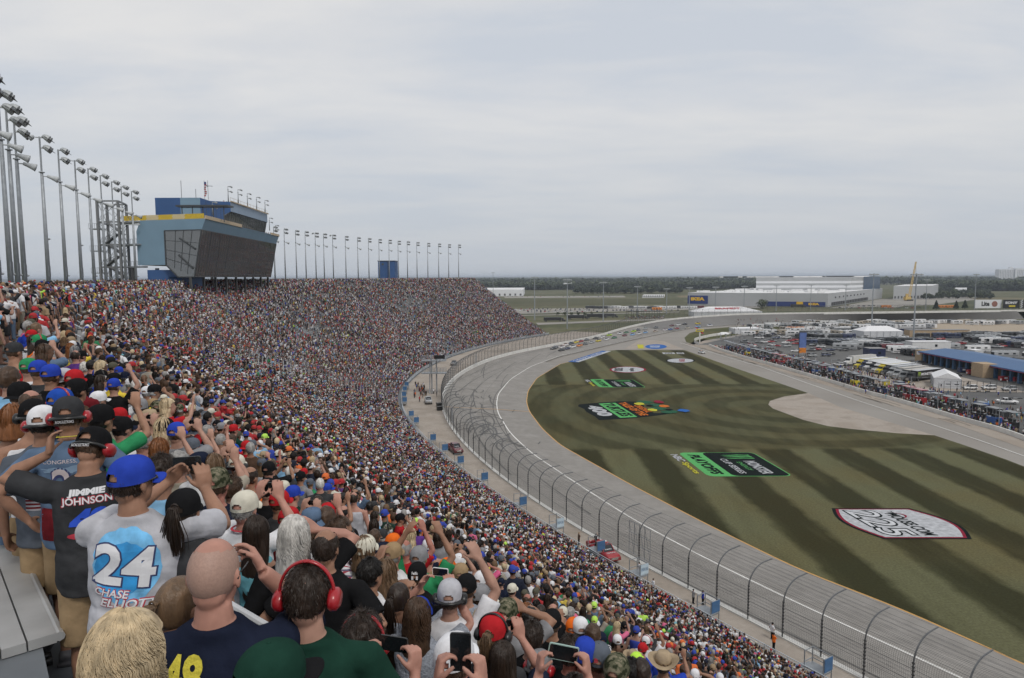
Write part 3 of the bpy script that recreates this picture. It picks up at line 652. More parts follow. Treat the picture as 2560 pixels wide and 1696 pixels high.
def body_mesh(P_, vox, skin, fine):
    b = MB(); M = headmat(P_.get('turn', 0), P_.get('bow', 0)); fat, fem = P_.get('fat', 1), P_.get('fem', 0)
    head_geo(b, M, fine, fem)
    nk = T(M, 0, -.014, .03); b.tube([(0, -.014, 1.40), (0, -.016, 1.47), (nk.x*.5, nk.y*.6-.008, 1.51), nk], [.066*(1+.3*(fat-1)), .060*(1+.5*(fat-1)), .056*(1+.5*(fat-1)), .055], 14)
    b.rings(torso_rings(fat, fem, 0), 20)
    for sx, S_, E_, W_, k in arms(P_):
        f = (1+.5*(fat-1))*(1-.14*fem); sh = S_-Vector((sx*.06, 0, .004))
        b.tube([sh, S_+(E_-S_)*.06, S_+(E_-S_)*.5, E_, E_+(W_-E_)*.28, E_+(W_-E_)*.7, W_], [.048*f, .056*f, .047*f, .038*f, .041*f, .031*f, .025*f], 12)
        d = (W_-E_).normalized(); hm = P_.get('hand'+k)
        if hm: hd, pn, th, cu = hm; hand(b, W_, Vector(hd), Vector(pn), Vector(th), cu)
        else: hand(b, W_, d*.9+Vector((0, .25, -.1)) if W_.z < 1.1 else d+Vector((-sx*.3, .2, .6)), Vector((-sx, 0, 0)) if W_.z < 1.1 else Vector((-sx*.6, .6, 0)), Vector((0, 1, .1)) if W_.z < 1.1 else Vector((-sx, -.3, .4)), .45)
    for sx in (-1, 1):
        hx = .088*(1+.5*(fat-1)); b.tube([(sx*hx, 0, .90), (sx*hx*1.02, .004, .72), (sx*.088, 0, .50), (sx*.088, -.012, .36), (sx*.09, -.008, .12), (sx*.09, -.008, .06)], [.088*fat, .080*fat, .052, .056, .038, .042], 14)
        b.tube([(sx*.09, -.06, .045), (sx*.092, .02, .05), (sx*.098, .10, .03), (sx*.10, .15, .025)], [.034, .042, .038, .024], 10)
    me = remesh(b, vox, 'body', [skin, M_EYE, M_LIP], 3 if fine else 1)
    Mi = M.inverted(); idx = []
    if fine:
        for p in me.polygons:
            c = Mi @ p.center; i = 0
            if c.y > .06 and abs(c.z-.122) < .0048 and .021 < abs(c.x) < .039: i = 1
            elif c.y > .075 and abs(c.z-.055) < .009 and abs(c.x) < .02: i = 2
            idx.append(i)
        me.polygons.foreach_set('material_index', idx)
    return me, M
def folds(seed=0, amp=.006):
    def f(c):
        q = Vector((c.x*5+seed, c.y*5, c.z*9+c.x*4)); w = .35+.65*max(0, min(1, (1.42-c.z)/.3))
        return .004+amp*w*(mnoise.noise(q)*1.3+mnoise.noise(q*2.3)*.7)
    return f
def top_mesh(P_, vox, m, kind='tee', seed=0, extra=()):
    b = MB(); fat, fem = P_.get('fat', 1), P_.get('fem', 0)
    g_ = .013 if kind != 'tank' else .007; rg = torso_rings(fat, fem, g_, .80)
    rg = [((c[0], c[1], c[2]), rx+(.012 if c[2] < 1.2 and kind != 'tank' else 0), ry+(.012 if c[2] < 1.2 and kind != 'tank' else 0)) for c, rx, ry in rg]
    rg[-2] = ((0, -.012, 1.464), .108, .078); rg[-1] = ((0, -.012, 1.482), .086, .074)
    if kind == 'tank': rg = rg[:-3]+[((0, -.012, 1.42), .095, .07)]
    b.rings(rg, 24)
    for sx, S_, E_, W_, k in arms(P_):
        f = (1+.5*(fat-1))*(1-.12*fem); sh = S_-Vector((sx*.075, 0, .004))
        if kind == 'tank': b.tube([(sx*.075, .03, 1.40), (sx*.085, -.01, 1.465), (sx*.08, -.06, 1.38)], .02, 6); continue
        e = E_ if kind == 'long' else S_+(E_-S_)*(.78 if kind == 'tee' else .9)
        pts = [sh, S_+(e-S_)*.08, S_+(e-S_)*.6, e]; rr = [.052*f, .064*f, .066*f, .072*f]
        if kind == 'long': pts += [W_]; rr[3] = .058*f; rr += [.04*f]
        b.tube(pts, rr, 14)
    return remesh(b, vox, 'shirt', [m, *extra], 9 if vox < .012 else 4, folds(seed, .009))
def legs_mesh(P_, vox, m, kind='shorts'):
    b = MB(); fat, fem = P_.get('fat', 1), P_.get('fem', 0); g_ = .012
    b.rings([((0, 0, .80), .17*fat+g_, .118*fat+g_), ((0, 0, .87), .172*fat+g_, .120*fat+g_), ((0, 0, .95), .155*fat, .112*fat)], 20)
    for sx in (-1, 1):
        hx = .09*(1+.5*(fat-1))
        if kind == 'shorts': b.tube([(sx*hx, 0, .88), (sx*hx, 0, .70), (sx*(hx+.004), 0, .49)], [.098*fat, .096*fat, .094*fat], 16)
        else: b.tube([(sx*hx, 0, .88), (sx*hx, 0, .70), (sx*.09, 0, .50), (sx*.09, -.01, .30), (sx*.09, -.008, .07)], [.096*fat, .088*fat, .070, .062, .060], 16)
    return remesh(b, vox, 'trousers', [m], 1, folds(3, .004))
def shoes_mesh(m):
    b = MB()
    for sx in (-1, 1):
        b.tube([(sx*.09, -.085, .05), (sx*.09, -.03, .058), (sx*.095, .05, .05), (sx*.1, .13, .037), (sx*.1, .175, .03)], [.036, .05, .051, .046, .024], 12, flat=.9)
        b.box((sx*.095, .04, .012), (.095, .26, .024))
    return remesh(b, .012, 'shoes', [m], 1)
# ---------------------------------------------------------------- hair and headgear in head space
C0 = Vector((0, -.010, .138)); HR = (.0765, .098, .103)
def scalp(th, ph, k=1.0):                              # th azimuth (0 = back), ph from the crown
    return C0+Vector((math.sin(ph)*math.sin(th)*HR[0]*k, -math.sin(ph)*math.cos(th)*HR[1]*k, math.cos(ph)*HR[2]*k))
def facecut(p):
    return (p.y > .052 and p.z < .052) or p.z < -.082+.35*max(p.y, -.02) or (p.z < -.012 and p.y > .005)
def strand(b, pts, w):
    n = len(pts); vs = []; s = Vector((rng.uniform(-1, 1), rng.uniform(-1, 1), rng.uniform(-.3, .3))).normalized()
    for i, p in enumerate(pts):
        ww = w*(1-.7*i/(n-1)); vs += [p-s*ww, p+s*ww]
    b.add(vs, [(2*i, 2*i+1, 2*i+3, 2*i+2) for i in range(n-1)])
def hair_mesh(kind, m, fine=True, seed=1):
    b = MB(); st = random.Random(seed); K = 1.0 if fine else 0
    if kind in ('short', 'crop', 'stubble', 'balding', 'thick', 'undercap'):
        k = {'undercap': 1.05, 'short': 1.10, 'crop': 1.05, 'stubble': 1.012, 'balding': 1.06, 'thick': 1.19}[kind]
        cut = facecut if kind != 'balding' else (lambda p: facecut(p) or (p.z > .058 and p.y > -.062))
        if kind == 'undercap': cut = lambda p: facecut(p) or p.z > .012
        if kind == 'stubble': cut = lambda p: facecut(p) or (p.z > .02 and (p.x/.075)**2+((p.y-.01)/.09)**2 < .62)
        b.ball(C0, tuple(r*k for r in HR), 44, 32, cut=cut)
        if kind != 'stubble':
            b.v = [tuple(Vector(p)+(Vector(p)-C0).normalized()*(.007*mnoise.noise(Vector(p)*38)+.004*mnoise.noise(Vector(p)*95))*(2 if kind == 'thick' else 1)) for p in b.v]
            if fine:
                for _ in range(2600 if kind != 'balding' else 1200):
                    th = st.uniform(-2.6, 2.6); ph = st.uniform(0, 2.2); p = scalp(th, ph, k)-C0
                    if cut(p): continue
                    tdir = Vector((p.x, p.y, 0)); tdir = (Vector((tdir.x, tdir.y, -.09*math.sin(ph)-.02))).normalized()
                    q = p.normalized(); tdir = (tdir-q*q.dot(tdir)); tdir = (tdir+Vector((st.uniform(-.4, .4), st.uniform(-.4, .4), st.uniform(-.4, .4)))).normalized(); L = st.uniform(.014, .026)*(1.5 if kind == 'thick' else 1)
                    a = C0+p; strand(b, [a, a+tdir*L*.5+q*.003, a+tdir*L+q*.001], .0013)
    elif kind in ('long', 'wavy', 'curly', 'bob'):
        bot = {'long': -.42, 'wavy': -.22, 'curly': -.30, 'bob': -.04}[kind]; puff = {'long': 1.07, 'wavy': 1.15, 'curly': 1.32, 'bob': 1.12}[kind]
        b.ball(C0, tuple(r*puff*.97 for r in HR), 30, 22, cut=facecut)
        rgs = [((0, -.030, .16), .05*puff, .05*puff), ((0, -.035, .10), .081*puff, .072*puff), ((0, -.045, 0.03), .085*puff, .07*puff), ((0, -.055, bot*.35), .095*puff, .06*puff), ((0, -.065, bot*.7), .085*puff, .052*puff), ((0, -.07, bot), .05*puff, .03)]
        b2 = MB(); b2.rings(rgs, 22); b2.v = [tuple(Vector(p)+Vector((1, 1, 0))*.010*mnoise.noise(Vector((p[0]*40, p[1]*40, p[2]*6)))) for p in b2.v]; b.add(b2.v, b2.f)
        N_ = {'long': 420, 'wavy': 420, 'curly': 1900, 'bob': 300}[kind] if fine else 60
        for _ in range(N_):
            th = st.uniform(-2.0, 2.0); pts = []; amp = {'long': .002, 'wavy': .008, 'curly': .016, 'bob': .003}[kind]; fr = {'long': 12, 'wavy': 40, 'curly': 75, 'bob': 15}[kind]; ph0 = st.uniform(0, 6.3); L = bot*st.uniform(.8, 1.06); kk = puff*st.uniform(.98, 1.07)
            n0 = 26 if amp > .005 else 5
            for j0, ph in enumerate(np.linspace(st.uniform(.05, .5), 1.5, n0)):
                c0 = scalp(th*.85, ph, kk); a = ph0+j0*.62; pts.append(c0+(Vector((math.cos(a), .5*math.sin(a), math.sin(a)))*(amp*.55*(j0/26.)**1.5) if amp > .005 else Vector((0, 0, 0))))
            e = pts[-1]; ex = Vector((math.sin(th)*.090*puff, -.05-math.cos(th)*.055*puff, 0)); nn_ = 26 if amp > .005 else 8
            for i in range(1, nn_+1):
                f = i/nn_; z = e.z+(L-e.z)*f; q = e.lerp(Vector((ex.x*(1-.35*f*f), ex.y, z)), min(1, f*2)); q.z = z; a = ph0+f*fr*abs(L-e.z)*2
                pts.append(q+Vector((math.cos(a), math.sin(a), .3*math.sin(a)))*amp*min(1, f*5))
            if fine: b.tube(pts, [.0035 if kind != 'curly' else .0016]*(len(pts)-1)+[.001], 3, cap=False)
            else: strand(b, pts[::2], .006)
    elif kind == 'pony':
        b.ball(C0, tuple(r*1.06 for r in HR), 32, 24, cut=facecut); a = scalp(0, 1.15, 1.12)
        for _ in range(160 if fine else 30):
            o = Vector((st.gauss(0, .010), st.gauss(0, .010), 0)); sp = st.uniform(.6, 1.6)
            pts = [a+o*.3, a+Vector((0, -.035, .0))+o, a+Vector((o.x*sp, -.055, -.06))+o*.5, a+Vector((o.x*2.2*sp, -.05+o.y, -.15)), a+Vector((o.x*2*sp, -.04, -.23-st.uniform(0, .04)))]
            b.tube(pts, [.003]*4+[.001], 3, cap=False)
        b.tube([a+Vector((math.cos(t)*.017, -.02+0*t, math.sin(t)*.017)) for t in np.linspace(0, 6.28, 12)], .005, 6)
    return b.mesh('hair', m, True)
def cap_mesh(m, mb_, fine=True, back=False):
    # dome with six panels, seams, button and eyelets; brim; an opening with a strap opposite the brim
    sg = -1 if back else 1; b = MB(); r = (.0885, .113, .101); c = Vector((0, -.006, .147)); n = 48
    vs = []; rows_ = 14
    for i in range(rows_+1):
        ph = .02+(math.pi/2-.02)*i/rows_
        for j in range(n):
            t = 2*math.pi*j/n; sq = math.sin(ph)**.82; seam = .0018*math.exp(-((((j+4) % 8)-4)**2)/.6) if i else 0
            p = Vector((r[0]*sq*math.cos(t), r[1]*sq*math.sin(t), r[2]*math.cos(ph)**.9 if ph < 1.57 else 0)); p *= (1-seam*4)
            if fine: p *= 1+.010*mnoise.noise(p*22+Vector((0, sg, 0)))
            vs.append(c+p)
    for j in range(n): vs.append(Vector((vs[rows_*n+j].x*1.0, vs[rows_*n+j].y, c.z-.022)))
    fs = []
    for i in range(rows_+1):
        for j in range(n):
            t = 2*math.pi*(j+.5)/n; dy = math.sin(t)*sg; dx = math.cos(t)
            if dy < 0 and abs(dx) < .40 and (i >= rows_-3 and (abs(dx)/.40)**2+((rows_-i)/4.2)**2 < 1) and i < rows_: continue
            fs.append((i*n+j, i*n+(j+1) % n, (i+1)*n+(j+1) % n, (i+1)*n+j))
    b.add(vs, fs); b.ball(c+Vector((0, 0, r[2])), (.007, .007, .004), 8, 6)
    dome = b.mesh('cap', m, True)
    b = MB(); top, bot = [], []; a, k = 13, 5
    for i in range(k+1):
        for j in range(a):
            x = -.078+.156*j/(a-1); e = math.sqrt(max(0, 1-(x/.0865)**2)); y0 = .110*e*.985; L = .075*math.sqrt(max(0, 1-(x/.085)**2))**.7; y = y0+L*i/k; z = -.018-.010*i/k-.020*(x/.078)**2-.004*(i/k)**2
            top.append(c+Vector((x, sg*y, z+.0035))); bot.append(c+Vector((x, sg*y, z)))
    n2 = len(top); vs = top+bot; fs = []
    for i in range(k):
        for j in range(a-1):
            q = (i*a+j, i*a+j+1, (i+1)*a+j+1, (i+1)*a+j); fs.append(q); fs.append(tuple(n2+x for x in q[::-1]))
    edge = [k*a+j for j in range(a)]; fs += [(edge[j], edge[j+1], n2+edge[j+1], n2+edge[j]) for j in range(a-1)]
    b.add(vs, fs); return dome, b.mesh('brim', mb_, True)
def hat_mesh(kind, m):
    b = MB(); c = Vector((0, -.008, .165)); R_ = .165 if kind == 'straw' else .125; n = 28
    if kind == 'beanie': b.ball(C0, tuple(r*1.12 for r in HR), 28, 20, cut=lambda p: p.z < .0); return b.mesh('cap', m, True)
    rg = [((c.x, c.y, c.z-.01), .088, .108), ((c.x, c.y, c.z+.03), .084, .103), ((c.x, c.y, c.z+.078), .070, .088), ((c.x, c.y, c.z+.092), .045, .06)]
    b.rings(rg, n); vs = []; fs = []
    for i, f in enumerate((0, .5, 1)):
        for j in range(n):
            t = 2*math.pi*j/n; rx = .087+(R_-.087)*f; ry = .107+(R_*1.1-.107)*f; dz = (.045*abs(math.cos(t))**2*f if kind == 'straw' else -.045*f)
            vs.append(c+Vector((rx*math.cos(t), ry*math.sin(t), -.008+dz)))
    for i in range(2):
        for j in range(n): fs.append((i*n+j, i*n+(j+1) % n, (i+1)*n+(j+1) % n, (i+1)*n+j))
    b.add(vs, fs); return b.mesh('hat', m, True)
M_BLACKP = mat('black_plastic', (.012, .012, .012), .35, var=.2); M_REDP = mat('red_plastic', (.33, .012, .018), .3, var=.15, coat=.2); M_YELP = mat('yellow_plastic', (.6, .5, .02), .4); M_SILV = mat('silver_plastic', (.4, .4, .4), .3)
def phones_parts(behind=False, cup=M_REDP, band=M_BLACKP, r=1.0, cups=.105):
    b = MB(); pts = []
    for t in np.linspace(-.5 if behind else 0, math.pi+(.5 if behind else 0), 22):
        if behind: pts.append(Vector((math.cos(t)*.098, -.012-abs(math.sin(t))*.100*r if 0 < t < math.pi else .01, .105+.02*math.sin(t))))
        else: pts.append(Vector((math.cos(t)*.101, -.008, .13+max(math.sin(t), 0)*.125*r)))
    b.tube(pts, [.0105]*22, 8, flat=2.0 if behind else .6)
    band_ = b.mesh('headband', band, True); b = MB()
    for sx in (-1, 1):
        Mx = Matrix.Rotation(R(90), 4, 'Y'); rg = [((0, 0, .0), .036, .045), ((0, 0, .008), .042, .052), ((0, 0, .030), .040, .050), ((0, 0, .042), .026, .036)]
        Mm = Matrix.Translation((sx*.082, -.004, .105)) @ (Matrix.Rotation(R(90*sx), 4, 'Y'))
        b.rings(rg, 18, M=Mm)
    cups_ = b.mesh('ear_cups', cup, True); return band_, cups_
# ---------------------------------------------------------------- assembling a person
class Tmpl: pass
_TM = {}
POSES = {
 'down': dict(), 'downf': dict(fem=1, L=(.22, .03, .86), R=(.22, .03, .86)), 'heavy': dict(fat=1.28, L=(.34, .04, .86), R=(.34, .04, .86)),
 'phone': dict(L=(.085, .34, 1.60), R=(.085, .34, 1.60), hintL=(-.6, 0, -.8), hintR=(.6, 0, -.8), handL=((.2, .1, 1), (.6, .8, 0), (.9, -.3, .3), .55), handR=((-.2, .1, 1), (-.6, .8, 0), (-.9, -.3, .3), .55)),
 'phonef': dict(fem=1, R=(.03, .33, 1.68), L=(.14, .22, 1.12), hintR=(.6, 0, -.8), handR=((-.2, .1, 1), (-.6, .8, 0), (-.9, -.3, .3), .6)),
 'hips': dict(L=(.25, -.02, .98), R=(.25, -.02, .98), hintL=(-1, -.5, 0), hintR=(1, -.5, 0)), 'fold': dict(L=(-.06, .20, 1.16), R=(-.06, .22, 1.20), hintL=(-.8, -.2, -.6), hintR=(.8, -.2, -.6)),
 'wave': dict(R=(.20, .12, 1.86), hintR=(.8, .2, 0)), 'cheer': dict(L=(.17, .14, 1.84), R=(.19, .12, 1.86), hintL=(-.8, .3, 0), hintR=(.8, .3, 0)),
 'clap': dict(L=(.04, .34, 1.36), R=(.04, .34, 1.36), hintL=(-.8, -.1, -.6), hintR=(.8, -.1, -.6)), 'brow': dict(R=(.10, .13, 1.62), hintR=(.9, .2, -.4)), 'heavyp': dict(fat=1.22, L=(.09, .36, 1.58), R=(.09, .36, 1.58), hintL=(-.6, 0, -.8), hintR=(.6, 0, -.8))}
def template(pose, top='tee', legs='shorts', vox=.016, fine=False, P_=None):
    k = (pose, top, legs, vox)
    if P_ is None and k in _TM: return _TM[k]
    t = Tmpl(); p = P_ or POSES[pose]; t.P = p
    t.body, t.M = body_mesh(p, vox, SKIN['fair'], fine); t.shirt = top_mesh(p, vox, cloth('grey'), top, seed=len(_TM)*3); t.legs = legs_mesh(p, max(vox, .016), cloth('khaki'), legs)
    if P_ is None: _TM[k] = t
    return t
_HM = {}
def hairget(kind, fine, seed=1):
    k = (kind, fine, seed)
    if k not in _HM: _HM[k] = hair_mesh(kind, hairm('brown'), fine, seed)
    return _HM[k]
CAPM = {}
def capget(back, fine=True):
    if back not in CAPM: CAPM[back] = cap_mesh(cloth('blue'), cloth('blue'), fine, back)
    return CAPM[back]
SHOES = shoes_mesh(mat('shoe', (.10, .10, .11), .7))
PHB = {b: phones_parts(b) for b in (False, True)}; HATS = {}
def setm(o, *ms):
    for i, m in enumerate(ms):
        if i < len(o.material_slots): o.material_slots[i].link = 'OBJECT'; o.material_slots[i].material = m
def dress(root, t, skin, top, legs, hair=None, hairc='brown', cap=None, capb=None, back=False, hat=None, phones=None, fine=False, headturn=None, seed=1):
    ob = link(t.body, 'body', root); setm(ob, SKIN[skin])
    o = link(t.shirt, 'shirt', root); setm(o, cloth(top)); root_shirt = o
    o = link(t.legs, 'trousers' if legs in ('denim', 'black', 'navy') else 'shorts', root); setm(o, cloth(legs)); link(SHOES, 'shoes', root)
    M = t.M
    if hair and not (cap and hair in ('short', 'crop', 'thick', 'balding')):
        o = link(hairget(hair, fine, seed), 'hair', root); o.matrix_local = M; setm(o, hairm(hairc))
    elif hair:
        o = link(hairget('undercap', fine, seed), 'hair', root); o.matrix_local = M; setm(o, hairm(hairc))
    if cap:
        d, br = capget(back); o = link(d, 'cap', root); o.matrix_local = M; setm(o, cloth(cap)); q = link(br, 'brim', o); setm(q, cloth(capb or cap)); root_cap = o
    else: root_cap = None
    if hat:
        k = hat[0]
        if k not in HATS: HATS[k] = hat_mesh(k, cloth('tan'))
        o = link(HATS[k], 'hat', root); o.matrix_local = M; setm(o, cloth(hat[1]))
    if phones:
        bd, cp = PHB[phones[0]]; o = link(bd, 'headphones', root); o.matrix_local = M; q = link(cp, 'ear_cups', o); setm(q, phones[1])
        if phones[1] is M_REDP and not phones[0]: setm(o, M_REDP)
    return root_shirt, root_cap, M
def zfloor(X, Y):
    i = int(np.argmin((FC.x-X)**2+(FC.y-Y)**2)); q = FC.S[i]; x, y, nx, ny, th = FC.at(q); d = (X-x)*nx+(Y-y)*ny; k = int(max(0, min(NR-1, math.floor((d-D0)/PITCHR)))); return k, d, ZF[k], q
def stand(u, v, dist, h=1.75):
    """foot point of somebody whose head top is seen at (u, v) about `dist` away; row floor and stature follow"""
    r = ray(u, v); best = None
    for f in np.linspace(.80, 1.25, 46):
        p = r*(dist*MU*f); k, d, z, q = zfloor(p.x, p.y); hh = EYE+p.z-z
        e = (math.log(f)/.14)**2+((hh/MU-h)/.07)**2+(((d-D0)/PITCHR-k-.35)/.35)**2*.5
        if best is None or e < best[0]: best = (e, Vector((p.x, p.y, z)), hh/MU, k, q, f)
    return best[1:]
# ================================================================ people seen one by one
CAR = Vector((85, 380))
def lookyaw(p): return math.degrees(math.atan2(CAR.x-p.x, CAR.y-p.y))
HEROES = []
def person_root(p, yaw, hh, label, group='spectators standing in the grandstand'):
    t = empty('person', p, 0, label, 'person', group); t.rotation_euler = (0, 0, -R(yaw)); s = hh/1.775*MU; t.scale = (s, s, s); return t
def phone(root, local, rotM, label, col=None, size=(.150, .078, .009)):
    t = empty('phone', (0, 0, 0), 0, label, 'phone', 'phones held up by spectators')
    M = Matrix.LocRotScale(root.location, root.rotation_euler, root.scale) @ Matrix.Translation(local) @ rotM; t.matrix_world = M
    b = MB(); w, h, d = size; n = 5; rr = .010; pts = []
    for cx, cz, a0 in ((w/2-rr, h/2-rr, 0), (-w/2+rr, h/2-rr, 90), (-w/2+rr, -h/2+rr, 180), (w/2-rr, -h/2+rr, 270)):
        for i in range(n): a = R(a0+90*i/(n-1)); pts.append((cx+rr*math.cos(a), cz+rr*math.sin(a)))
    b.prism(pts, -d/2, d/2); b.v = [(x, z, y) for x, y, z in b.v]; b.build('phone_body', col or M_BLACKP, t)
    b = MB(); b.poly([(x*.93, z*.90) for x, z in pts], 0); b.v = [(x, -d/2-.0008, y) for x, y, z in b.v]; b.build('screen', M_SCREEN, t)
    return t
M_SCREEN = mat('phone_screen', (.010, .012, .014), .12, var=.3)
M_WHITEP = mat('white_plastic', (.7, .7, .7), .35)
USED = []
def H(u, v, d, pose, topk, skin, top, legs, lab, yaw=None, hair=None, cap=None, back=False, hat=None, phones=None, h=1.75, P_=None, fine=None, ph=None, vox=None, capb=None, seed=1):
    p, hh, k, q, f = stand(u, v, d, h); fine = d < 6.5 if fine is None else fine
    yaw = (lookyaw(p)+((len(HEROES)*37) % 30-15)) if yaw is None else yaw
    root = person_root(p, yaw, hh, lab)
    t = template(pose, topk, 'shorts' if legs not in ('denim', 'black', 'navy') else 'pants', vox or (.0075 if d < 3 else .010 if d < 6 else .014), fine, P_)
    sh, cp, M = dress(root, t, skin, top, legs, hair=hair and hair[0], hairc=hair[1] if hair else 'brown', cap=cap, capb=capb, back=back, hat=hat, phones=phones, fine=d < 5.5, seed=seed)
    hz_ = Vector((p.x, p.y, p.z+hh*MU)); HEROES.append((lab, u, v, hz_)); USED.append((p.x, p.y))
    if pose in ('phone', 'heavyp') or ph:
        loc, rot, siz, col = ph or (Vector((0, .375, 1.665)), Matrix.Identity(4), (.150, .078, .009), None)
        phone(root, loc, rot, 'black phone held up by the '+' '.join(lab.split(',')[0].split()[:9]) if not col else 'white phone held up by the '+' '.join(lab.split(',')[0].split()[:9]), col, siz)
    return root, sh, cp, M, t
def decal(sh, items, o, r, u, mats, name='print', parent=None):
    """lettering wrapped on a garment: items = [(text, x0, y0, w, h, mat index)] or [('#poly', pts, mi)] in metres, from point o; the cloth is hit along -n"""
    n = r.cross(u).normalized(); bvh = BVHTree.FromPolygons([v.co for v in sh.data.vertices], [tuple(p.vertices) for p in sh.data.polygons])
    b = MB()
    for it in items:
        bb = MB()
        if it[0] == '#poly':
            pts, mi, lift = it[1], it[2], it[3]
            x0 = min(p[0] for p in pts); x1 = max(p[0] for p in pts); y0 = min(p[1] for p in pts); y1 = max(p[1] for p in pts); N = 16
            bm = bmesh.new(); vs = [bm.verts.new((p[0], p[1], 0)) for p in pts]; bm.faces.new(vs); 
            for i in range(1, N):
                for ax_, lo, hi in ((0, x0, x1), (1, y0, y1)):
                    c = lo+(hi-lo)*i/N; nn_ = Vector((1, 0, 0)) if ax_ == 0 else Vector((0, 1, 0)); bmesh.ops.bisect_plane(bm, geom=bm.verts[:]+bm.edges[:]+bm.faces[:], plane_co=nn_*c, plane_no=nn_)
            bm.verts.index_update(); bb.add([v.co for v in bm.verts], [tuple(v.index for v in f.verts) for f in bm.faces], mi); bm.free()
        else:
            txt, x0, y0, w, h, mi, lift, kw = it
            bm = bmesh.new(); vs, fs = text_mesh(txt, kw.get('shear', 0), kw.get('bold', 0)); V_ = [bm.verts.new((x0+w*x+kw.get('slant', 0)*h*y, y0+h*y+kw.get('rise', 0)*w*x, 0)) for x, y in vs]
            for f in fs:
                try: bm.faces.new([V_[i] for i in f])
                except ValueError: pass
            st_ = max(w, h)/14
            for i in range(1, 15):
                for nn_, lo in ((Vector((1, 0, 0)), x0), (Vector((0, 1, 0)), y0)):
                    bmesh.ops.bisect_plane(bm, geom=bm.verts[:]+bm.edges[:]+bm.faces[:], plane_co=nn_*(lo+st_*i), plane_no=nn_)
            bm.verts.index_update(); bb.add([v.co for v in bm.verts], [tuple(v.index for v in f.verts) for f in bm.faces], mi); bm.free()
        out_ = []; 
        for p in bb.v:
            w_ = o+r*p[0]+u*p[1]; hit = bvh.ray_cast(w_+n*.3, -n); out_.append((hit[0]+n*(.002+.0012*lift)) if hit[0] else w_+n*.0)
        b.add(out_, bb.f, bb.m[0])
    return b.build(name, mats, sh)
V3 = Vector
# --- the nearest figures are posed one by one
P24 = dict(fat=1.20, turn=34, L=(.12, .36, 1.50), R=(.20, .40, 1.47), hintL=(-.7, .1, -.7), hintR=(.9, .1, -.75), handL=((.6, .35, .7), (.7, .3, -.6), (.2, -.2, 1), .75), handR=((-.12, .12, 1), (-.7, .6, 0), (-.9, -.4, .2), .45))
P24['L'] = (-.03, .45, 1.49); P24['R'] = (.225, .42, 1.45)
r_, sh, cp, M, t = H(328, 1131, 3.05, 'x', 'tee', 'tan', 'lightgrey', 'denim', 'heavy man in light grey shirt with big 24 print, filming with black phone', yaw=-12, cap='royal', hair=('crop', 'darkbrown'), P_=P24, vox=.0062, fine=True, h=1.80,
    ph=(V3((.12, .50, 1.575)), Matrix.Rotation(R(-14), 4, 'Z') @ Matrix.Rotation(R(-4), 4, 'Y'), (.158, .080, .009), None))
M_PRW, M_PRB, M_PRR, M_PRN = mat('print_white', (.66, .66, .68), .8), mat('print_bright_blue', (.03, .28, .62), .8, var=.35, scale=12), mat('print_red', (.42, .03, .05), .8), mat('print_navy', (.03, .04, .12), .8)
M_SPL = mat('print_pale_blue', (.16, .44, .72), .85, var=.45, scale=10)
def blob(cx, cy, rx, ry, n=40, j=.045, sd=3):
    st = random.Random(sd); return [(cx+rx*math.cos(2*math.pi*i/n)*(1+st.uniform(-j, j)), cy+ry*math.sin(2*math.pi*i/n)*(1+st.uniform(-j, j))) for i in range(n)]
decal(sh, [('#poly', blob(-.01, -.03, .150, .175), 0, 0), ('#poly', blob(-.02, -.04, .13, .12, sd=5), 1, 1), ('24', -.172, -.105, .30, .205, 4, 2, dict(bold=.055, shear=.15, rise=-.16)), ('24', -.165, -.098, .285, .19, 2, 3, dict(bold=.03, shear=.15, rise=-.16)),
    ('CHASE', -.15, -.158, .16, .042, 3, 2, dict(bold=.05, shear=.3, rise=-.16)), ('CHASE', -.15, -.156, .156, .036, 2, 3, dict(bold=.02, shear=.3, rise=-.16)), ('ELLIOTT', -.13, -.215, .26, .048, 3, 2, dict(bold=.05, shear=.3, rise=-.10)), ('ELLIOTT', -.128, -.212, .25, .040, 2, 3, dict(bold=.02, shear=.3, rise=-.10))],
    V3((0, -.1, 1.30)), V3((1, 0, 0)), V3((0, 0, 1)), [M_SPL, M_PRB, M_PRW, M_PRR, M_PRN])
b = MB(); b.tube([C0+V3((-.052+.104*i/15, -.092+.010*abs(i/15-.5)*2, -.008+.007*math.sin(i*1.5)+.003*math.cos(i*3.7))) for i in range(16)], .0014, 5); b.build('stitched_signature', M_PRW, cp)
b = MB(); b.tube([V3((-.06, .088, .125)), V3((-.01, .10, .122)), V3((.06, .088, .125)), V3((.083, .04, .128)), V3((.085, -.01, .125))], .004, 6); b.ball((.034, .090, .118), (.030, .008, .019), 10, 8); b.ball((-.034, .090, .118), (.030, .008, .019), 10, 8)
o = b.build('sunglasses', M_BLACKP, r_, True); o.matrix_local = M
PB = dict(fat=1.16, R=(.105, .20, 1.55), hintR=(.55, .15, -.8), handR=((-.5, .55, .55), (-.8, .4, 0), (-.3, -.2, 1), .6), L=(.30, .16, 1.0), turn=4, bow=3)
r_, sh, cp, M, t = H(530, 1334, 2.12, 'x', 'tee', 'pink', 'navy', 'khaki', 'bald man in navy jersey with yellow 48 on the back, hand at his face', yaw=-6, hair=('stubble', 'stubble'), P_=PB, vox=.0062, fine=True, h=1.80)
M_PRY = mat('print_yellow', (.60, .52, .05), .8, bump=.4, scale=60)
decal(sh, [('48', -.135, -.05, .13, .125, 0, 1, dict(bold=.04, rise=.05))], V3((0, -.1, 1.345)), V3((1, 0, 0)), V3((0, 0, 1)), [M_PRY])
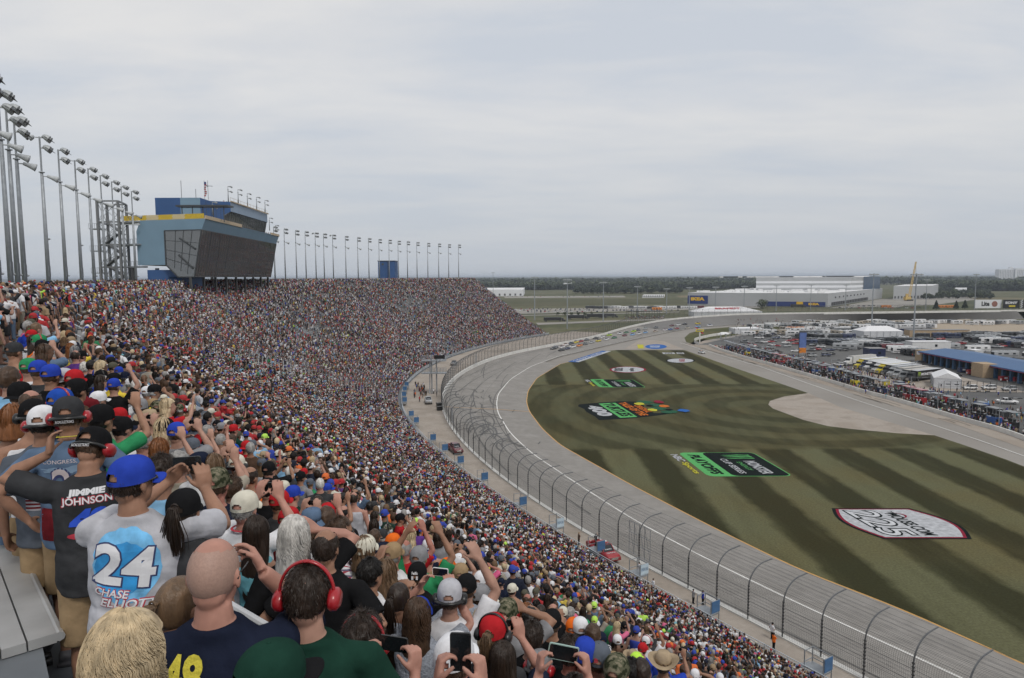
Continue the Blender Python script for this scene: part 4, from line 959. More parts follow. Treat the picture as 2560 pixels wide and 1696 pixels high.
for sx in (1,):
    b = MB(); decal(sh, [('#poly', [(.135, -.20), (.115, -.05), (.12, .06), (.155, .115), (.20, .135), (.245, .10), (.21, .05), (.185, -.02), (.18, -.2)], 0, 1)], V3((0, -.1, 1.28)), V3((1, 0, 0)), V3((0, 0, 1)), [cloth('lightgrey')], 'side_panel')
b = MB(); b.tube([V3((.084, -.005, .128)), V3((.086, .03, .130)), V3((.080, .085, .130))], .0028, 6); b.tube([V3((.084, -.006, .128)), V3((.084, -.022, .112))], .003, 6); o = b.build('spectacles', M_BLACKP, r_, True); o.matrix_local = M
PJ = dict(bow=30, turn=25, L=(.20, .10, 1.60), hintL=(-.9, .1, -.5), handL=((.1, .35, .9), (.95, .1, 0), (.1, 1, 0), .5), R=(.10, .22, 1.05), hintR=(.9, -.1, -.4))
r_, sh, cp, M, t = H(214, 1061, 3.75, 'x', 'tee', 'tan', 'charcoal', 'khaki', 'young man with bowed head in dark grey number 48 shirt and red headset', yaw=-26, hair=('crop', 'brown'), cap='black', P_=PJ, vox=.0075, fine=True, h=1.80, phones=(True, M_REDP))
decal(sh, [('JIMMIE', -.10, .13, .19, .045, 0, 1, dict(bold=.06, shear=.1)), ('JOHNSON', -.135, .075, .26, .06, 1, 1, dict(bold=.06)), ('JOHNSON', -.13, .08, .25, .05, 0, 2, dict(bold=.02)), ('48', -.10, -.075, .20, .14, 2, 1, dict(bold=.07, shear=.25)), ('#poly', blob(-.01, -.09, .10, .022, sd=9), 1, 0)],
    V3((0, -.1, 1.25)), V3((1, 0, 0)), V3((0, 0, 1)), [M_PRW, M_PRR, mat('print_royal', (.02, .08, .55), .8)])
b = MB(); put_text(b, 'RACING ELECTRONICS', (-.05, -.132, .095), (.10, 0, 0), (0, .0, .017)); o = b.build('headband_lettering', M_PRW, r_); o.matrix_local = M
r_, sh, cp, M, t = H(169, 985, 4.25, 'hips', 'tee', 'tan', 'denim', 'khaki', 'man in blue flag jersey with big white 2 and dark cap under headset', yaw=-22, hair=('crop', 'brown'), cap='charcoal', back=False, phones=(True, M_REDP), vox=.009, fine=True, h=1.86)
decal(sh, [('21', -.10, -.13, .21, .24, 0, 0, dict(bold=.06)), ('21', -.092, -.12, .195, .22, 1, 1, dict(bold=.01)), ('CONGRESS, JULY', -.14, .125, .28, .03, 1, 1, {}), ('#poly', blob(0, .09, .13, .022, sd=11, j=.3), 2, 0), ('#poly', [(-.17, -.36), (.17, -.36), (.17, -.17), (-.17, -.15)], 3, 0)], V3((0, -.1, 1.22)), V3((1, 0, 0)), V3((0, 0, 1)), [M_PRN, mat('print_pale', (.52, .45, .46), .8), mat('print_faded_blue', (.18, .26, .36), .9, var=.5), cloth('maroon')])
b = MB(); b.tube([V3((.085*math.cos(a), -.02+.075*math.sin(a), 1.505-.01*math.sin(a))) for a in np.linspace(0, 6.28, 24)], .009, 6, flat=.4); b.build('lanyard', M_PRY, r_)
b = MB(); put_text(b, 'RACING ELECTRONICS', (-.05, -.132, .095), (.10, 0, 0), (0, .0, .017)); o = b.build('headband_lettering', M_PRW, r_); o.matrix_local = M
r_, sh, cp, M, t = H(104, 1008, 4.9, 'down', 'tee', 'tan', 'slate', 'khaki', 'man in slate grey shirt with flag print and white cap under headset', yaw=-18, hair=('crop', 'darkbrown'), cap='white', back=False, phones=(True, M_REDP), h=1.82)
M_FW = mat('print_faded_white', (.30, .30, .33), .9)
decal(sh, [('MADE IN THE', -.10, .02, .20, .04, 0, 1, dict(bold=.02)), ('#poly', [(-.10, -.16), (.11, -.16), (.11, 0), (-.10, 0)], 1, 0), ('#poly', [(-.10, -.08), (-.0, -.08), (-.0, 0), (-.10, 0)], 2, 2)]+[('#poly', [(-.10, -.16+.025*i), (.11, -.16+.025*i), (.11, -.148+.025*i), (-.10, -.148+.025*i)], 0, 1) for i in range(7)], V3((0, -.1, 1.22)), V3((1, 0, 0)), V3((0, 0, 1)), [M_FW, cloth('maroon'), M_PRN])
H(80, 992, 5.5, 'down', 'tank', 'tan', 'white', 'khaki', 'man in long white sleeveless shirt and black cap with headset', yaw=-24, hair=('crop', 'darkbrown'), cap='black', back=False, phones=(True, M_BLACKP), h=1.82)
H(30, 1005, 5.9, 'downf', 'tank', 'tan', 'stone', 'denim', 'woman with curly reddish bob in patterned sleeveless top', yaw=-20, hair=('bob', 'auburn'))
H(318, 1530, 1.76, 'downf', 'tee', 'fair', 'white', 'denim', 'woman with long curly blonde hair beside the metal bench', yaw=6, hair=('curly', 'blonde'), h=1.70, vox=.0075)
H(447, 1432, 2.45, 'downf', 'tee', 'tan', 'grey', 'denim', 'woman with brown ponytail half hidden behind the bald man', yaw=20, hair=('pony', 'lightbrown'), h=1.62)
H(676, 1594, 1.95, 'down', 'tee', 'fair', 'navy', 'denim', 'person in dark green cap at the bottom edge, seen from above', yaw=42, hair=('crop', 'brown'), cap='forest', capb='black', h=1.66)
PG = dict(fat=1.15, turn=4, L=(.26, .22, 1.05), R=(.26, .22, 1.05))
r_, sh, cp, M, t = H(766, 1396, 2.75, 'x', 'tee', 'fair', 'forest', 'khaki', 'man in dark green shirt wearing large red ear defenders', yaw=-6, hair=('crop', 'darkbrown'), phones=(False, M_REDP), P_=PG, vox=.0075, fine=True, h=1.72)
decal(sh, [('#poly', blob(-.13, .02, .045, .06, sd=s_, j=.6), 0, 1) for s_ in (2,)], V3((0, -.1, 1.24)), V3((1, 0, 0)), V3((0, 0, 1)), [mat('print_gold', (.35, .25, .04), .8)])
H(907, 1528, 2.55, 'down', 'tee', 'fair', 'blue', 'khaki', 'man in blue shirt with thick dark hair and red headset at bottom', yaw=8, hair=('thick', 'darkbrown'), phones=(False, M_REDP), h=1.72, vox=.0085)
H(642, 1283, 4.1, 'downf', 'tank', 'tan', 'teal', 'navy', 'woman with very long dark hair in pale teal tank top', yaw=8, hair=('long', 'darkbrown'), h=1.68)
r_, *_ = H(735, 1285, 4.3, 'brow', 'tee', 'pink', 'black', 'denim', 'man in black shirt with long white hair and black hairband', yaw=-4, hair=('wavy', 'white'), h=1.78)
b = MB(); b.tube([V3((math.cos(a)*.092, -.02, .13+math.sin(a)*.122)) for a in np.linspace(-.2, 3.34, 20)], .005, 6); o = b.build('hairband', M_BLACKP, r_); o.matrix_local = _[-2]
H(813, 1316, 4.7, 'hips', 'tee', 'tan', 'black', 'black', 'bald man in black shirt left of the plaid shirt man', yaw=6, hair=('balding', 'darkbrown'), h=1.74)
H(540, 1164, 4.6, 'down', 'tee', 'red', 'navy', 'denim', 'man in navy shirt and camouflage cap with sunburnt neck', yaw=0, hair=('crop', 'brown'), cap='camo', back=False, h=1.82)
H(580, 1186, 5.2, 'down', 'tee', 'fair', 'navy', 'khaki', 'brown haired boy in navy shirt beside the camouflage cap man', yaw=10, hair=('short', 'brown'), h=1.60)
r_, sh, cp, M, t = H(611, 1222, 5.2, 'phone', 'tee', 'pink', 'white', 'denim', 'man in white shirt, cream cap and red lanyard', yaw=8, hair=('crop', 'grey'), cap='cream', back=False, h=1.78)
b = MB(); b.tube([V3((.085*math.cos(a), -.02+.075*math.sin(a), 1.502)) for a in np.linspace(0, 6.28, 24)], .010, 6, flat=.4); b.build('lanyard', M_PRR, r_)
H(404, 1134, 4.9, 'downf', 'tee', 'tan', 'sky', 'denim', 'person in sky blue shirt with thick dark hair behind the raised phone', yaw=4, hair=('thick', 'darkbrown'), h=1.66)
H(457, 1216, 4.2, 'downf', 'tee', 'tan', 'charcoal', 'denim', 'woman in dark grey shirt with ponytail through her black cap', yaw=-6, hair=('pony', 'darkbrown'), cap='black', h=1.66)
H(447, 1126, 5.6, 'down', 'tee', 'fair', 'stone', 'khaki', 'grey haired person in stone shirt and orange visor', yaw=12, hair=('thick', 'grey'), hat=None, h=1.7, cap=None)
H(400, 1092, 6.0, 'phonef', 'tee', 'fair', 'denim', 'denim', 'woman with wavy reddish blonde hair holding up a phone', yaw=6, hair=('wavy', 'auburn'), h=1.7)
H(356, 1070, 6.3, 'down', 'tee', 'pink', 'brown', 'khaki', 'older man in dark brown shirt with thin grey hair', yaw=10, hair=('balding', 'grey'), h=1.76)
H(304, 1038, 6.0, 'phone', 'tee', 'fair', 'white', 'denim', 'man in white shirt and black cap with orange flames', yaw=14, hair=('crop', 'black'), cap='black', capb='navy', h=1.82)
H(250, 1006, 6.4, 'phonef', 'tee', 'tan', 'green', 'denim', 'person in green shirt and black cap with long dark hair', yaw=14, hair=('thick', 'black'), cap='black', h=1.78)
H(411, 1042, 7.6, 'downf', 'tee', 'fair', 'white', 'denim', 'woman in white shirt and black cap holding her hair', hair=('wavy', 'blonde'), cap='black')
H(440, 1052, 8.0, 'phone', 'tee', 'fair', 'grey', 'khaki', 'man in grey shirt and bright blue cap taking a picture', hair=('crop', 'brown'), cap='royal')
H(373, 1023, 9.0, 'down', 'tee', 'fair', 'tan', 'khaki', 'man in beige shirt and straw cowboy hat', hair=('crop', 'brown'), hat=('straw', 'tan'))
H(480, 1092, 7.6, 'phonef', 'tee', 'fair', 'slate', 'khaki', 'man in slate shirt and slate grey cap filming', hair=('crop', 'brown'), cap='slate')
H(497, 1126, 6.4, 'phone', 'tee', 'fair', 'white', 'denim', 'person in white and navy cap holding phone upright', hair=('crop', 'brown'), cap='navy')
H(536, 1130, 6.8, 'phonef', 'tee', 'fair', 'stone', 'denim', 'blonde woman filming between the navy cap and camouflage cap', hair=('bob', 'lightbrown'))
H(592, 1134, 8.6, 'down', 'tee', 'tan', 'red', 'khaki', 'man in red shirt, cream cap and black headset', hair=('crop', 'black'), cap='cream', back=False, phones=(True, M_BLACKP))
H(583, 1108, 9.6, 'down', 'tee', 'fair', 'charcoal', 'khaki', 'man in dark grey shirt and royal blue starred cap', hair=('crop', 'brown'), cap='blue')
H(625, 1163, 7.6, 'down', 'tee', 'tan', 'orange', 'khaki', 'balding man in orange and navy shirt', hair=('balding', 'darkbrown'))
H(605, 1164, 8.0, 'downf', 'tee', 'fair', 'orange', 'khaki', 'short brown haired person left of the balding man in orange', hair=('short', 'brown'))
H(668, 1192, 7.0, 'down', 'tee', 'fair', 'black', 'denim', 'man in black shirt and plain black cap behind the cream cap', hair=('crop', 'black'), cap='black')
r_, sh, cp, M, t = H(698, 1222, 6.8, 'down', 'tee', 'tan', 'charcoal', 'khaki', 'man in dark grey shirt and red cap with white studs', hair=('crop', 'brown'), cap='red', yaw=22)
b = MB(); [b.ball(C0+V3((math.sin(a)*.089*c_, -math.cos(a)*.11*c_, h_)), .0028, 6, 4) for a in np.linspace(-2.5, 2.5, 9) for c_, h_ in ((.86, .06),)]; b.build('studs', M_PRW, cp)
H(722, 1264, 6.0, 'phone', 'tee', 'fair', 'maroon', 'denim', 'man in maroon shirt and lower red cap filming', hair=('crop', 'brown'), cap='red')
H(779, 1270, 6.2, 'phonef', 'tee', 'pink', 'white', 'denim', 'person in white shirt and denim bucket hat', hair=('bob', 'brown'), hat=('bucket', 'denim'))
H(815, 1262, 6.8, 'downf', 'tee', 'fair', 'stone', 'denim', 'brown haired person between bucket hat and sunglasses man', hair=('short', 'brown'))
r_, sh, cp, M, t = H(852, 1288, 5.4, 'phone', 'tee', 'tan', 'white', 'denim', 'man in sunglasses and red white plaid shirt looking right', yaw=78, hair=('short', 'brown'), h=1.80, P_=dict(R=(.12, .30, 1.42), L=(.20, .24, 1.30), hintR=(.8, -.2, -.6), hintL=(-.8, 0, -.6)), ph=None)
pm = mat('plaid_cloth', (.55, .55, .57), .9); t_ = pm.node_tree; bs_ = t_.nodes['Principled BSDF']; tcx = t_.nodes.new('ShaderNodeTexCoord'); wv = []
for ax_ in 'XZ':
    w_ = t_.nodes.new('ShaderNodeTexWave'); w_.bands_direction = ax_; w_.inputs['Scale'].default_value = 9; t_.links.new(tcx.outputs['Object'], w_.inputs[0]); r2 = t_.nodes.new('ShaderNodeMath'); r2.operation = 'GREATER_THAN'; r2.inputs[1].default_value = .78; t_.links.new(w_.outputs['Fac'], r2.inputs[0]); wv.append(r2)
m1 = t_.nodes.new('ShaderNodeMix'); m1.data_type = 'RGBA'; m1.inputs['A'].default_value = (.60, .60, .62, 1); m1.inputs['B'].default_value = (.35, .05, .07, 1); t_.links.new(wv[0].outputs[0], m1.inputs['Factor'])
m2 = t_.nodes.new('ShaderNodeMix'); m2.data_type = 'RGBA'; m2.inputs['B'].default_value = (.12, .10, .16, 1); t_.links.new(m1.outputs['Result'], m2.inputs['A']); t_.links.new(wv[1].outputs[0], m2.inputs['Factor']); t_.links.new(m2.outputs['Result'], bs_.inputs['Base Color'])
setm(sh, pm); b = MB(); b.tube([V3((-.06, .088, .128)), V3((0, .103, .126)), V3((.06, .088, .128)), V3((.086, .03, .130)), V3((.086, -.01, .128))], .003, 6); b.tube([V3((-.06, .088, .128)), V3((-.086, .03, .130)), V3((-.086, -.01, .128))], .003, 6)
for sx in (-1, 1): b.ball((sx*.033, .092, .120), (.028, .009, .018), 10, 8)
o = b.build('sunglasses', M_BLACKP, r_, True); o.matrix_local = M
H(912, 1334, 6.0, 'down', 'tee', 'fair', 'stone', 'khaki', 'person in cream cap with star trim right of the plaid shirt', hair=('bob', 'lightbrown'), cap='cream')
H(870, 1397, 4.9, 'down', 'tee', 'fair', 'white', 'khaki', 'small dark haired child between the black shirt and white shirt men', hair=('short', 'darkbrown'), h=1.45)
H(926, 1390, 5.0, 'clap', 'tee', 'tan', 'white', 'denim', 'man in white shirt with yellow black headset around his neck', yaw=34, hair=('short', 'black'), h=1.76)
b = MB(); 
H(966, 1393, 5.6, 'downf', 'tee', 'fair', 'royal', 'denim', 'woman in royal blue shirt with light brown hair', hair=('wavy', 'lightbrown'), h=1.66)
H(956, 1353, 6.6, 'down', 'tee', 'tan', 'navy', 'denim', 'man in navy shirt and navy cap numbered 17', hair=('crop', 'brown'), cap='navy', back=False)
H(982, 1353, 6.4, 'down', 'tee', 'pink', 'white', 'denim', 'man in plain white shirt and khaki cap', hair=('crop', 'grey'), cap='khaki', back=False)
H(982, 1331, 7.6, 'down', 'tee', 'tan', 'black', 'denim', 'person in orange cap with black headset', hair=('crop', 'brown'), cap='orange', phones=(True, M_BLACKP))
r_, sh, cp, M, t = H(1043, 1403, 6.0, 'down', 'tee', 'tan', 'black', 'denim', 'man in black shirt and black cap numbered 11', hair=('crop', 'brown'), cap='black', capb='white', h=1.76)
b = MB(); put_text(b, 'FedEx', (-.028, -.120, .185), (.056, 0, 0), (0, .012, .022), 0, bold=.03); put_text(b, '11', (-.03, -.127, .140), (.06, 0, 0), (0, .004, .032), 0, bold=.06); b.build('cap_lettering', M_PRW, cp)
H(1047, 1362, 6.9, 'cheer', 'tee', 'tan', 'green', 'khaki', 'man in bright green shirt and grey cap with both arms raised', hair=('crop', 'grey'), cap='grey')
H(1012, 1346, 7.8, 'wave', 'tee', 'red', 'red', 'khaki', 'bald man in red shirt raising one arm', hair=('balding', 'grey'))
r_, sh, cp, M, t = H(1118, 1392, 7.0, 'down', 'tee', 'pink', 'lightgrey', 'khaki', 'person in light grey shirt and bright orange cap', hair=('crop', 'brown'), cap='orange')
H(1151, 1406, 7.2, 'down', 'tee', 'fair', 'grey', 'khaki', 'person in grey shirt and khaki tan cap', hair=('crop', 'brown'), cap='khaki')
H(1166, 1432, 6.2, 'hips', 'tee', 'fair', 'heather', 'denim', 'man in blue grey shirt and black cap with hands together', hair=('crop', 'brown'), cap='black', h=1.78)
H(996, 1452, 4.8, 'downf', 'tank', 'tan', 'brown', 'denim', 'woman with dark brown ponytail in brown tank top', hair=('pony', 'darkbrown'), h=1.70)
PW = dict(fem=1, fat=1.1, L=(.10, .30, 1.70), R=(.16, .30, 1.68), hintL=(-.8, .2, -.5), hintR=(.9, .2, -.5), handL=((.5, .1, .8), (.6, .8, 0), (.4, -.3, .9), .6), handR=((-.35, .1, .9), (-.6, .8, 0), (-.9, -.3, .3), .6))
H(1045, 1490, 4.1, 'x', 'tee', 'pink', 'heather', 'denim', 'woman in blue grey top with curly brown hair under blue cap', yaw=14, hair=('wavy', 'brown'), cap='royal', capb='royal', P_=PW, vox=.008, fine=True, h=1.66, ph=(V3((.04, .35, 1.80)), Matrix.Identity(4), (.125, .062, .009), M_WHITEP))
H(1124, 1444, 4.9, 'wave', 'tee', 'fair', 'white', 'denim', 'person in white shirt and grey cap with headset, arm raised', hair=('crop', 'brown'), cap='lightgrey', phones=(True, M_BLACKP), h=1.74)
H(1203, 1513, 5.0, 'downf', 'tee', 'fair', 'camo', 'denim', 'woman with blonde ponytail in camouflage top', hair=('pony', 'blonde'), h=1.66)
H(1233, 1530, 4.6, 'downf', 'tee', 'tan', 'charcoal', 'denim', 'woman in dark grey racing shirt, red cap, headset and ponytail', hair=('pony', 'lightbrown'), cap='red', phones=(False, M_BLACKP), yaw=14, h=1.70)
r_, sh, cp, M, t = H(1268, 1493, 6.0, 'brow', 'tee', 'tan', 'grey', 'khaki', 'man in grey shirt and patterned black white cap', hair=('crop', 'brown'), cap='camo', h=1.76)
H(1325, 1515, 6.2, 'brow', 'tee', 'tan', 'black', 'denim', 'black haired man in black shirt shading his eyes', hair=('short', 'black'), h=1.78)
H(1330, 1548, 5.0, 'down', 'tee', 'fair', 'black', 'denim', 'man in black shirt with neat dark hair right of the ponytail', yaw=12, hair=('short', 'darkbrown'), h=1.80)
H(1380, 1521, 6.2, 'down', 'tee', 'tan', 'black', 'denim', 'tall man in black shirt and black cap near white phone', hair=('crop', 'brown'), cap='black', h=1.82)
H(1257, 1596, 3.9, 'phone', 'tee', 'pink', 'navy', 'denim', 'girl with long straight dark hair in navy shirt holding a camera', yaw=6, hair=('long', 'darkbrown'), h=1.62)
H(1348, 1622, 4.5, 'down', 'tee', 'fair', 'grey', 'denim', 'person in grey cap and black red headset behind green phone', hair=('crop', 'brown'), cap='grey', phones=(True, M_REDP), h=1.66)
r_, sh, cp, M, t = H(1427, 1583, 4.7, 'down', 'tee', 'red', 'black', 'denim', 'man in black shirt with red text and thinning dark hair', yaw=10, hair=('short', 'darkbrown'), h=1.78)
decal(sh, [('IT TOOK A MILLION', -.13, .10, .26, .04, 0, 1, {})], V3((0, -.1, 1.22)), V3((1, 0, 0)), V3((0, 0, 1)), [M_PRR])
H(1462, 1591, 5.2, 'down', 'tee', 'red', 'red', 'denim', 'man in red shirt and royal blue cap', hair=('crop', 'brown'), cap='royal', h=1.78)
r_, sh, cp, M, t = H(1498, 1603, 5.2, 'down', 'tee', 'fair', 'white', 'denim', 'man in white shirt and slate cap with red letter B', hair=('crop', 'brown'), cap='slate', h=1.76)
b = MB(); put_text(b, 'B', (-.014, -.122, .165), (.026, 0, 0), (0, .008, .028), bold=.03); b.build('cap_letter', M_PRR, cp)
H(1542, 1632, 5.0, 'down', 'tee', 'fair', 'charcoal', 'denim', 'man in dark grey shirt and camouflage cap at the bottom', hair=('crop', 'brown'), cap='camo', h=1.76)
H(1577, 1641, 5.2, 'down', 'tee', 'tan', 'lightgrey', 'denim', 'black haired man in light grey shirt at the bottom', hair=('short', 'black'))
H(1603, 1641, 5.6, 'heavy', 'tee', 'tan', 'slate', 'khaki', 'heavy man in slate shirt with cropped hair at the bottom', hair=('crop', 'darkbrown'))
H(1659, 1628, 7.6, 'down', 'tee', 'tan', 'denim', 'khaki', 'person in denim blue shirt and woven straw hat', hair=('short', 'brown'), hat=('straw', 'tan'))
H(1434, 1542, 7.2, 'down', 'tee', 'fair', 'grey', 'khaki', 'person in grey shirt and orange cap left of a white cap', hair=('crop', 'brown'), cap='orange')
H(1451, 1541, 7.0, 'down', 'tee', 'fair', 'white', 'khaki', 'person in white shirt and white cap right of an orange cap', hair=('crop', 'brown'), cap='white')
H(1482, 1556, 7.4, 'down', 'tee', 'tan', 'royal', 'khaki', 'person in royal blue football shirt with short brown hair', hair=('short', 'brown'))
r_, sh, cp, M, t = H(35, 852, 9.0, 'heavy', 'tank', 'tan', 'red', 'khaki', 'big man in red sleeveless shirt with dark cap at left edge', hair=('crop', 'brown'), cap='charcoal', h=1.86)
decal(sh, [('M&M', -.07, .06, .14, .05, 0, 1, dict(bold=.05)), ('18', -.04, -.16, .07, .045, 0, 1, dict(bold=.04))], V3((0, -.1, 1.24)), V3((1, 0, 0)), V3((0, 0, 1)), [M_PRW])
H(70, 892, 7.6, 'down', 'tee', 'fair', 'white', 'khaki', 'person in white shirt and bright green cap', hair=('crop', 'brown'), cap='green', yaw=-6)
H(95, 897, 6.9, 'down', 'tee', 'tan', 'charcoal', 'khaki', 'man in dark shirt and bright blue cap, left of two', hair=('crop', 'brown'), cap='royal', yaw=-4)
H(126, 907, 6.5, 'down', 'tee', 'tan', 'black', 'denim', 'man in black shirt with bright blue cap, right of two', hair=('crop', 'brown'), cap='royal', yaw=0)
H(22, 912, 6.6, 'down', 'tee', 'fair', 'sky', 'khaki', 'brown haired man with spectacles in sky blue shirt at left edge', hair=('short', 'brown'), yaw=0, h=1.86)
H(48, 950, 6.2, 'down', 'tee', 'tan', 'slate', 'khaki', 'person in black cap in front of the brown haired man', hair=('crop', 'brown'), cap='black', back=True, yaw=0)
H(76, 970, 6.0, 'down', 'tee', 'pink', 'stone', 'khaki', 'balding man in stone shirt behind the black cap', hair=('balding', 'brown'), yaw=0)
H(150, 966, 5.3, 'down', 'tee', 'tan', 'navy', 'khaki', 'man in bright blue cap with black headset band', hair=('crop', 'brown'), cap='blue', phones=(False, M_REDP), yaw=10)
H(190, 942, 7.0, 'down', 'tee', 'tan', 'brown', 'khaki', 'person in brown shirt and black cap with grey rear', hair=('crop', 'black'), cap='black', yaw=10)
H(245, 975, 7.4, 'down', 'tee', 'fair', 'stone', 'khaki', 'person in stone shirt and clean white cap', hair=('crop', 'grey'), cap='white')
H(158, 917, 8.2, 'down', 'tee', 'fair', 'slate', 'khaki', 'person in slate shirt and faded grey cap', hair=('crop', 'brown'), cap='lightgrey', back=True)
H(185, 920, 8.4, 'down', 'tee', 'fair', 'maroon', 'khaki', 'person in maroon shirt and bright red cap', hair=('crop', 'brown'), cap='red')
H(296, 1016, 8.2, 'down', 'tee', 'fair', 'stone', 'khaki', 'person in stone shirt and plain red cap', hair=('crop', 'brown'), cap='red')
# hands that reach in from below: spectators whose heads stay just under the picture
PH1 = dict(L=(.085, .37, 1.79), R=(.085, .37, 1.79), hintL=(-.5, -.1, -.85), hintR=(.5, -.1, -.85), handL=((.12, .28, 1), (1, .15, 0), (.3, -1, .3), .95), handR=((-.12, .28, 1), (-1, .15, 0), (-.3, -1, .3), .95))
PH2 = dict(PH1, L=(.125, .36, 1.82), R=(.125, .36, 1.82))
def below(u, v, d, yaw, top, lab, phn, rot, siz, col=None, PP=PH2, hh=1.66, skin='pink', bands=()):
    pt = EYEV+ray(u, v)*(d*MU); root = person_root(V3((pt.x, pt.y, 0)), yaw, 1.775, lab)
    off_ = root.rotation_euler.to_matrix() @ V3((0, .39*MU, 0)); p = V3((pt.x, pt.y, 0))-off_; _, _, z, _ = zfloor(p.x, p.y); s = (pt.z-z)/1.90; s = max(.84*MU, min(1.05*MU, s)); root.location = (p.x, p.y, pt.z-1.90*s); root.scale = (s, s, s)
    t = template('x', 'tee', 'pants', .0062, True, PP); dress(root, t, skin, top, 'denim', hair='short', hairc='darkbrown', fine=True); HEROES.append((lab, u, 1720, root.location+V3((0, 0, 1.7)))); USED.append((p.x, p.y))
    phone(root, V3((0, .40, 1.90)), rot, phn, col, siz)
    for sx, zc, c in bands:
        b = MB(); q = next(a for a in arms(PP) if a[0] == sx); E_, W_ = q[2], q[3]; d_ = (W_-E_).normalized(); c0 = W_-d_*zc; b.tube([c0-d_*.010, c0+d_*.010], .034, 16); b.build('wristband', c, root)
EYEV = V3((0, 0, EYE))
M_CORAL = mat('coral_band', (.70, .22, .18), .6); M_BBAND = mat('blue_band', (.10, .42, .70), .5)
below(1152, 1628, 2.55, 4, 'pink', 'person in pink holding a black phone upright with both hands at the bottom', 'large black phone held upright in two hands at the bottom', Matrix.Rotation(R(90), 4, 'Y'), (.155, .082, .009), PP=PH1)
below(1408, 1632, 3.5, 4, 'grey', 'person in grey filming with a green edged phone at the bottom', 'black phone with pale green edge held sideways', Matrix.Rotation(R(10), 4, 'Y'), (.160, .086, .010), mat('mint_case', (.30, .42, .38), .4))
below(1000, 1592, 2.7, 16, 'black', 'person with coral and blue wristbands holding up a dark phone', 'dark phone beside the red headset man, held sideways', Matrix.Rotation(R(0), 4, 'Y'), (.140, .072, .009), None, bands=((1, .06, M_CORAL), (1, .085, M_BBAND)))

# aisle rail and the binoculars lying at the end of the plank
b = MB(); a_, c_ = EYEV+ray(556, 1500)*2.15, EYEV+ray(668, 1566)*2.0; b.tube([(a_-G0), (c_-G0)], .011, 8)
for q_ in (a_, c_): b.tube([q_-G0, q_-V3((0, 0, .9))-G0], .011, 8)
b.build('handrail', mat('white_rail', (.55, .56, .57), .4), gs)
r0_ = ray(92, 1668); zz = ZF[68]+.07; t_ = (zz-EYE)/r0_.z; t = empty('binoculars', (r0_.x*t_, r0_.y*t_, zz), R(-50), 'black binoculars lying under the end of the metal bench plank', 'binoculars'); t.scale = (MU,)*3
for sx in (-1, 1):
    b = MB(); b.tube([(sx*.036, -.075, .03), (sx*.036, -.02, .03), (sx*.040, .03, .03), (sx*.042, .085, .03)], [.019, .021, .027, .031], 14); b.build('barrel', M_BLACKP, t, True)
b = MB(); b.tube([(-.036, 0, .034), (.036, 0, .034)], .012, 8); b.tube([(0, -.03, .036), (0, .03, .036)], .012, 8); b.build('bridge', M_BLACKP, t)
# ================================================================ the rest of the spectators
M_SCREEN2 = M_SCREEN
def seats():
    out_ = []
    for k in range(NR+3):
        d = rowd(k)+.19 if k < NR else DTOP+(.6, 2.0, 3.9)[k-NR]; z = ZF[k] if k < NR else ZTOP
        q = np.arange(S_A+.5, S_B-.5, .25); x, y, nx, ny, th = FC.at(q, d); L = np.r_[0, np.cumsum(np.hypot(np.diff(x), np.diff(y)))]
        sp = .45 if k < NR else (.5, .8, 1.3)[k-NR]; n = int(L[-1]/sp); l = (np.arange(n)+.5)*sp
        qq = np.interp(l, L, q)
        for s_ in qq:
            if k < NR and min(abs(s_-a) for a in AISLES) < (.50 if s_ < 22 else .60): continue
            out_.append((k, float(s_), d, z))
    return out_
SE = seats(); sr = np.random.RandomState(5)
cand = []
fwd = np.array([0, math.cos(PITCH), -math.sin(PITCH)])
for k, s_, d, z in SE:
    x, y, nx, ny, th = FC.at(s_, d+sr.uniform(-.05, .06)); x = float(x)+sr.uniform(-.05, .05); y = float(y)+sr.uniform(-.05, .05)
    h = float(np.clip(sr.normal(1.72, .09), 1.4, 1.95)); 
    if y < .3: continue
    dep = y*fwd[1]+(z+h*MU-EYE)*fwd[2]; 
    if dep < .4: continue
    u = CX+F_PX*x/dep; up = (z+h*MU-.15-EYE); v = CY-F_PX*(y*math.sin(PITCH)+up*math.cos(PITCH))/dep
    if u < -90 or u > 2640 or v > 1696+260*min(1, 8/dep): continue
    if k >= NR-1 and s_ < 24: continue
    if k >= NR and s_ < 30: continue
    den = .955
    fn = mnoise.noise(Vector((x*.06, y*.06, k*.05)))
    if k < NR and dep > 60: den -= max(0, fn-.16)*.9
    for (cu, cv, ru, rv, dd) in ((900, 722, 130, 40, .14), (740, 800, 120, 60, .25), (700, 905, 90, 70, .22), (380, 760, 160, 50, .12), (760, 740, 130, 40, .12), (1120, 862, 150, 26, .2), (620, 900, 110, 40, .15), (1060, 760, 120, 30, .22), (820, 820, 160, 30, .15)):
        e = ((u-cu)/ru)**2+((v-cv)/rv)**2
        if e < 1: den -= dd*(1-e)*2
    if dep > 45 and mnoise.noise(Vector((x*.45, y*.45, k*.3))) > .34: continue
    if sr.rand() > den: continue
    if any((x-a)**2+(y-b_)**2 < .31**2 for a, b_ in USED) : continue
    cand.append((dep, x, y, z, h, u, v, k, s_))
cand.sort()
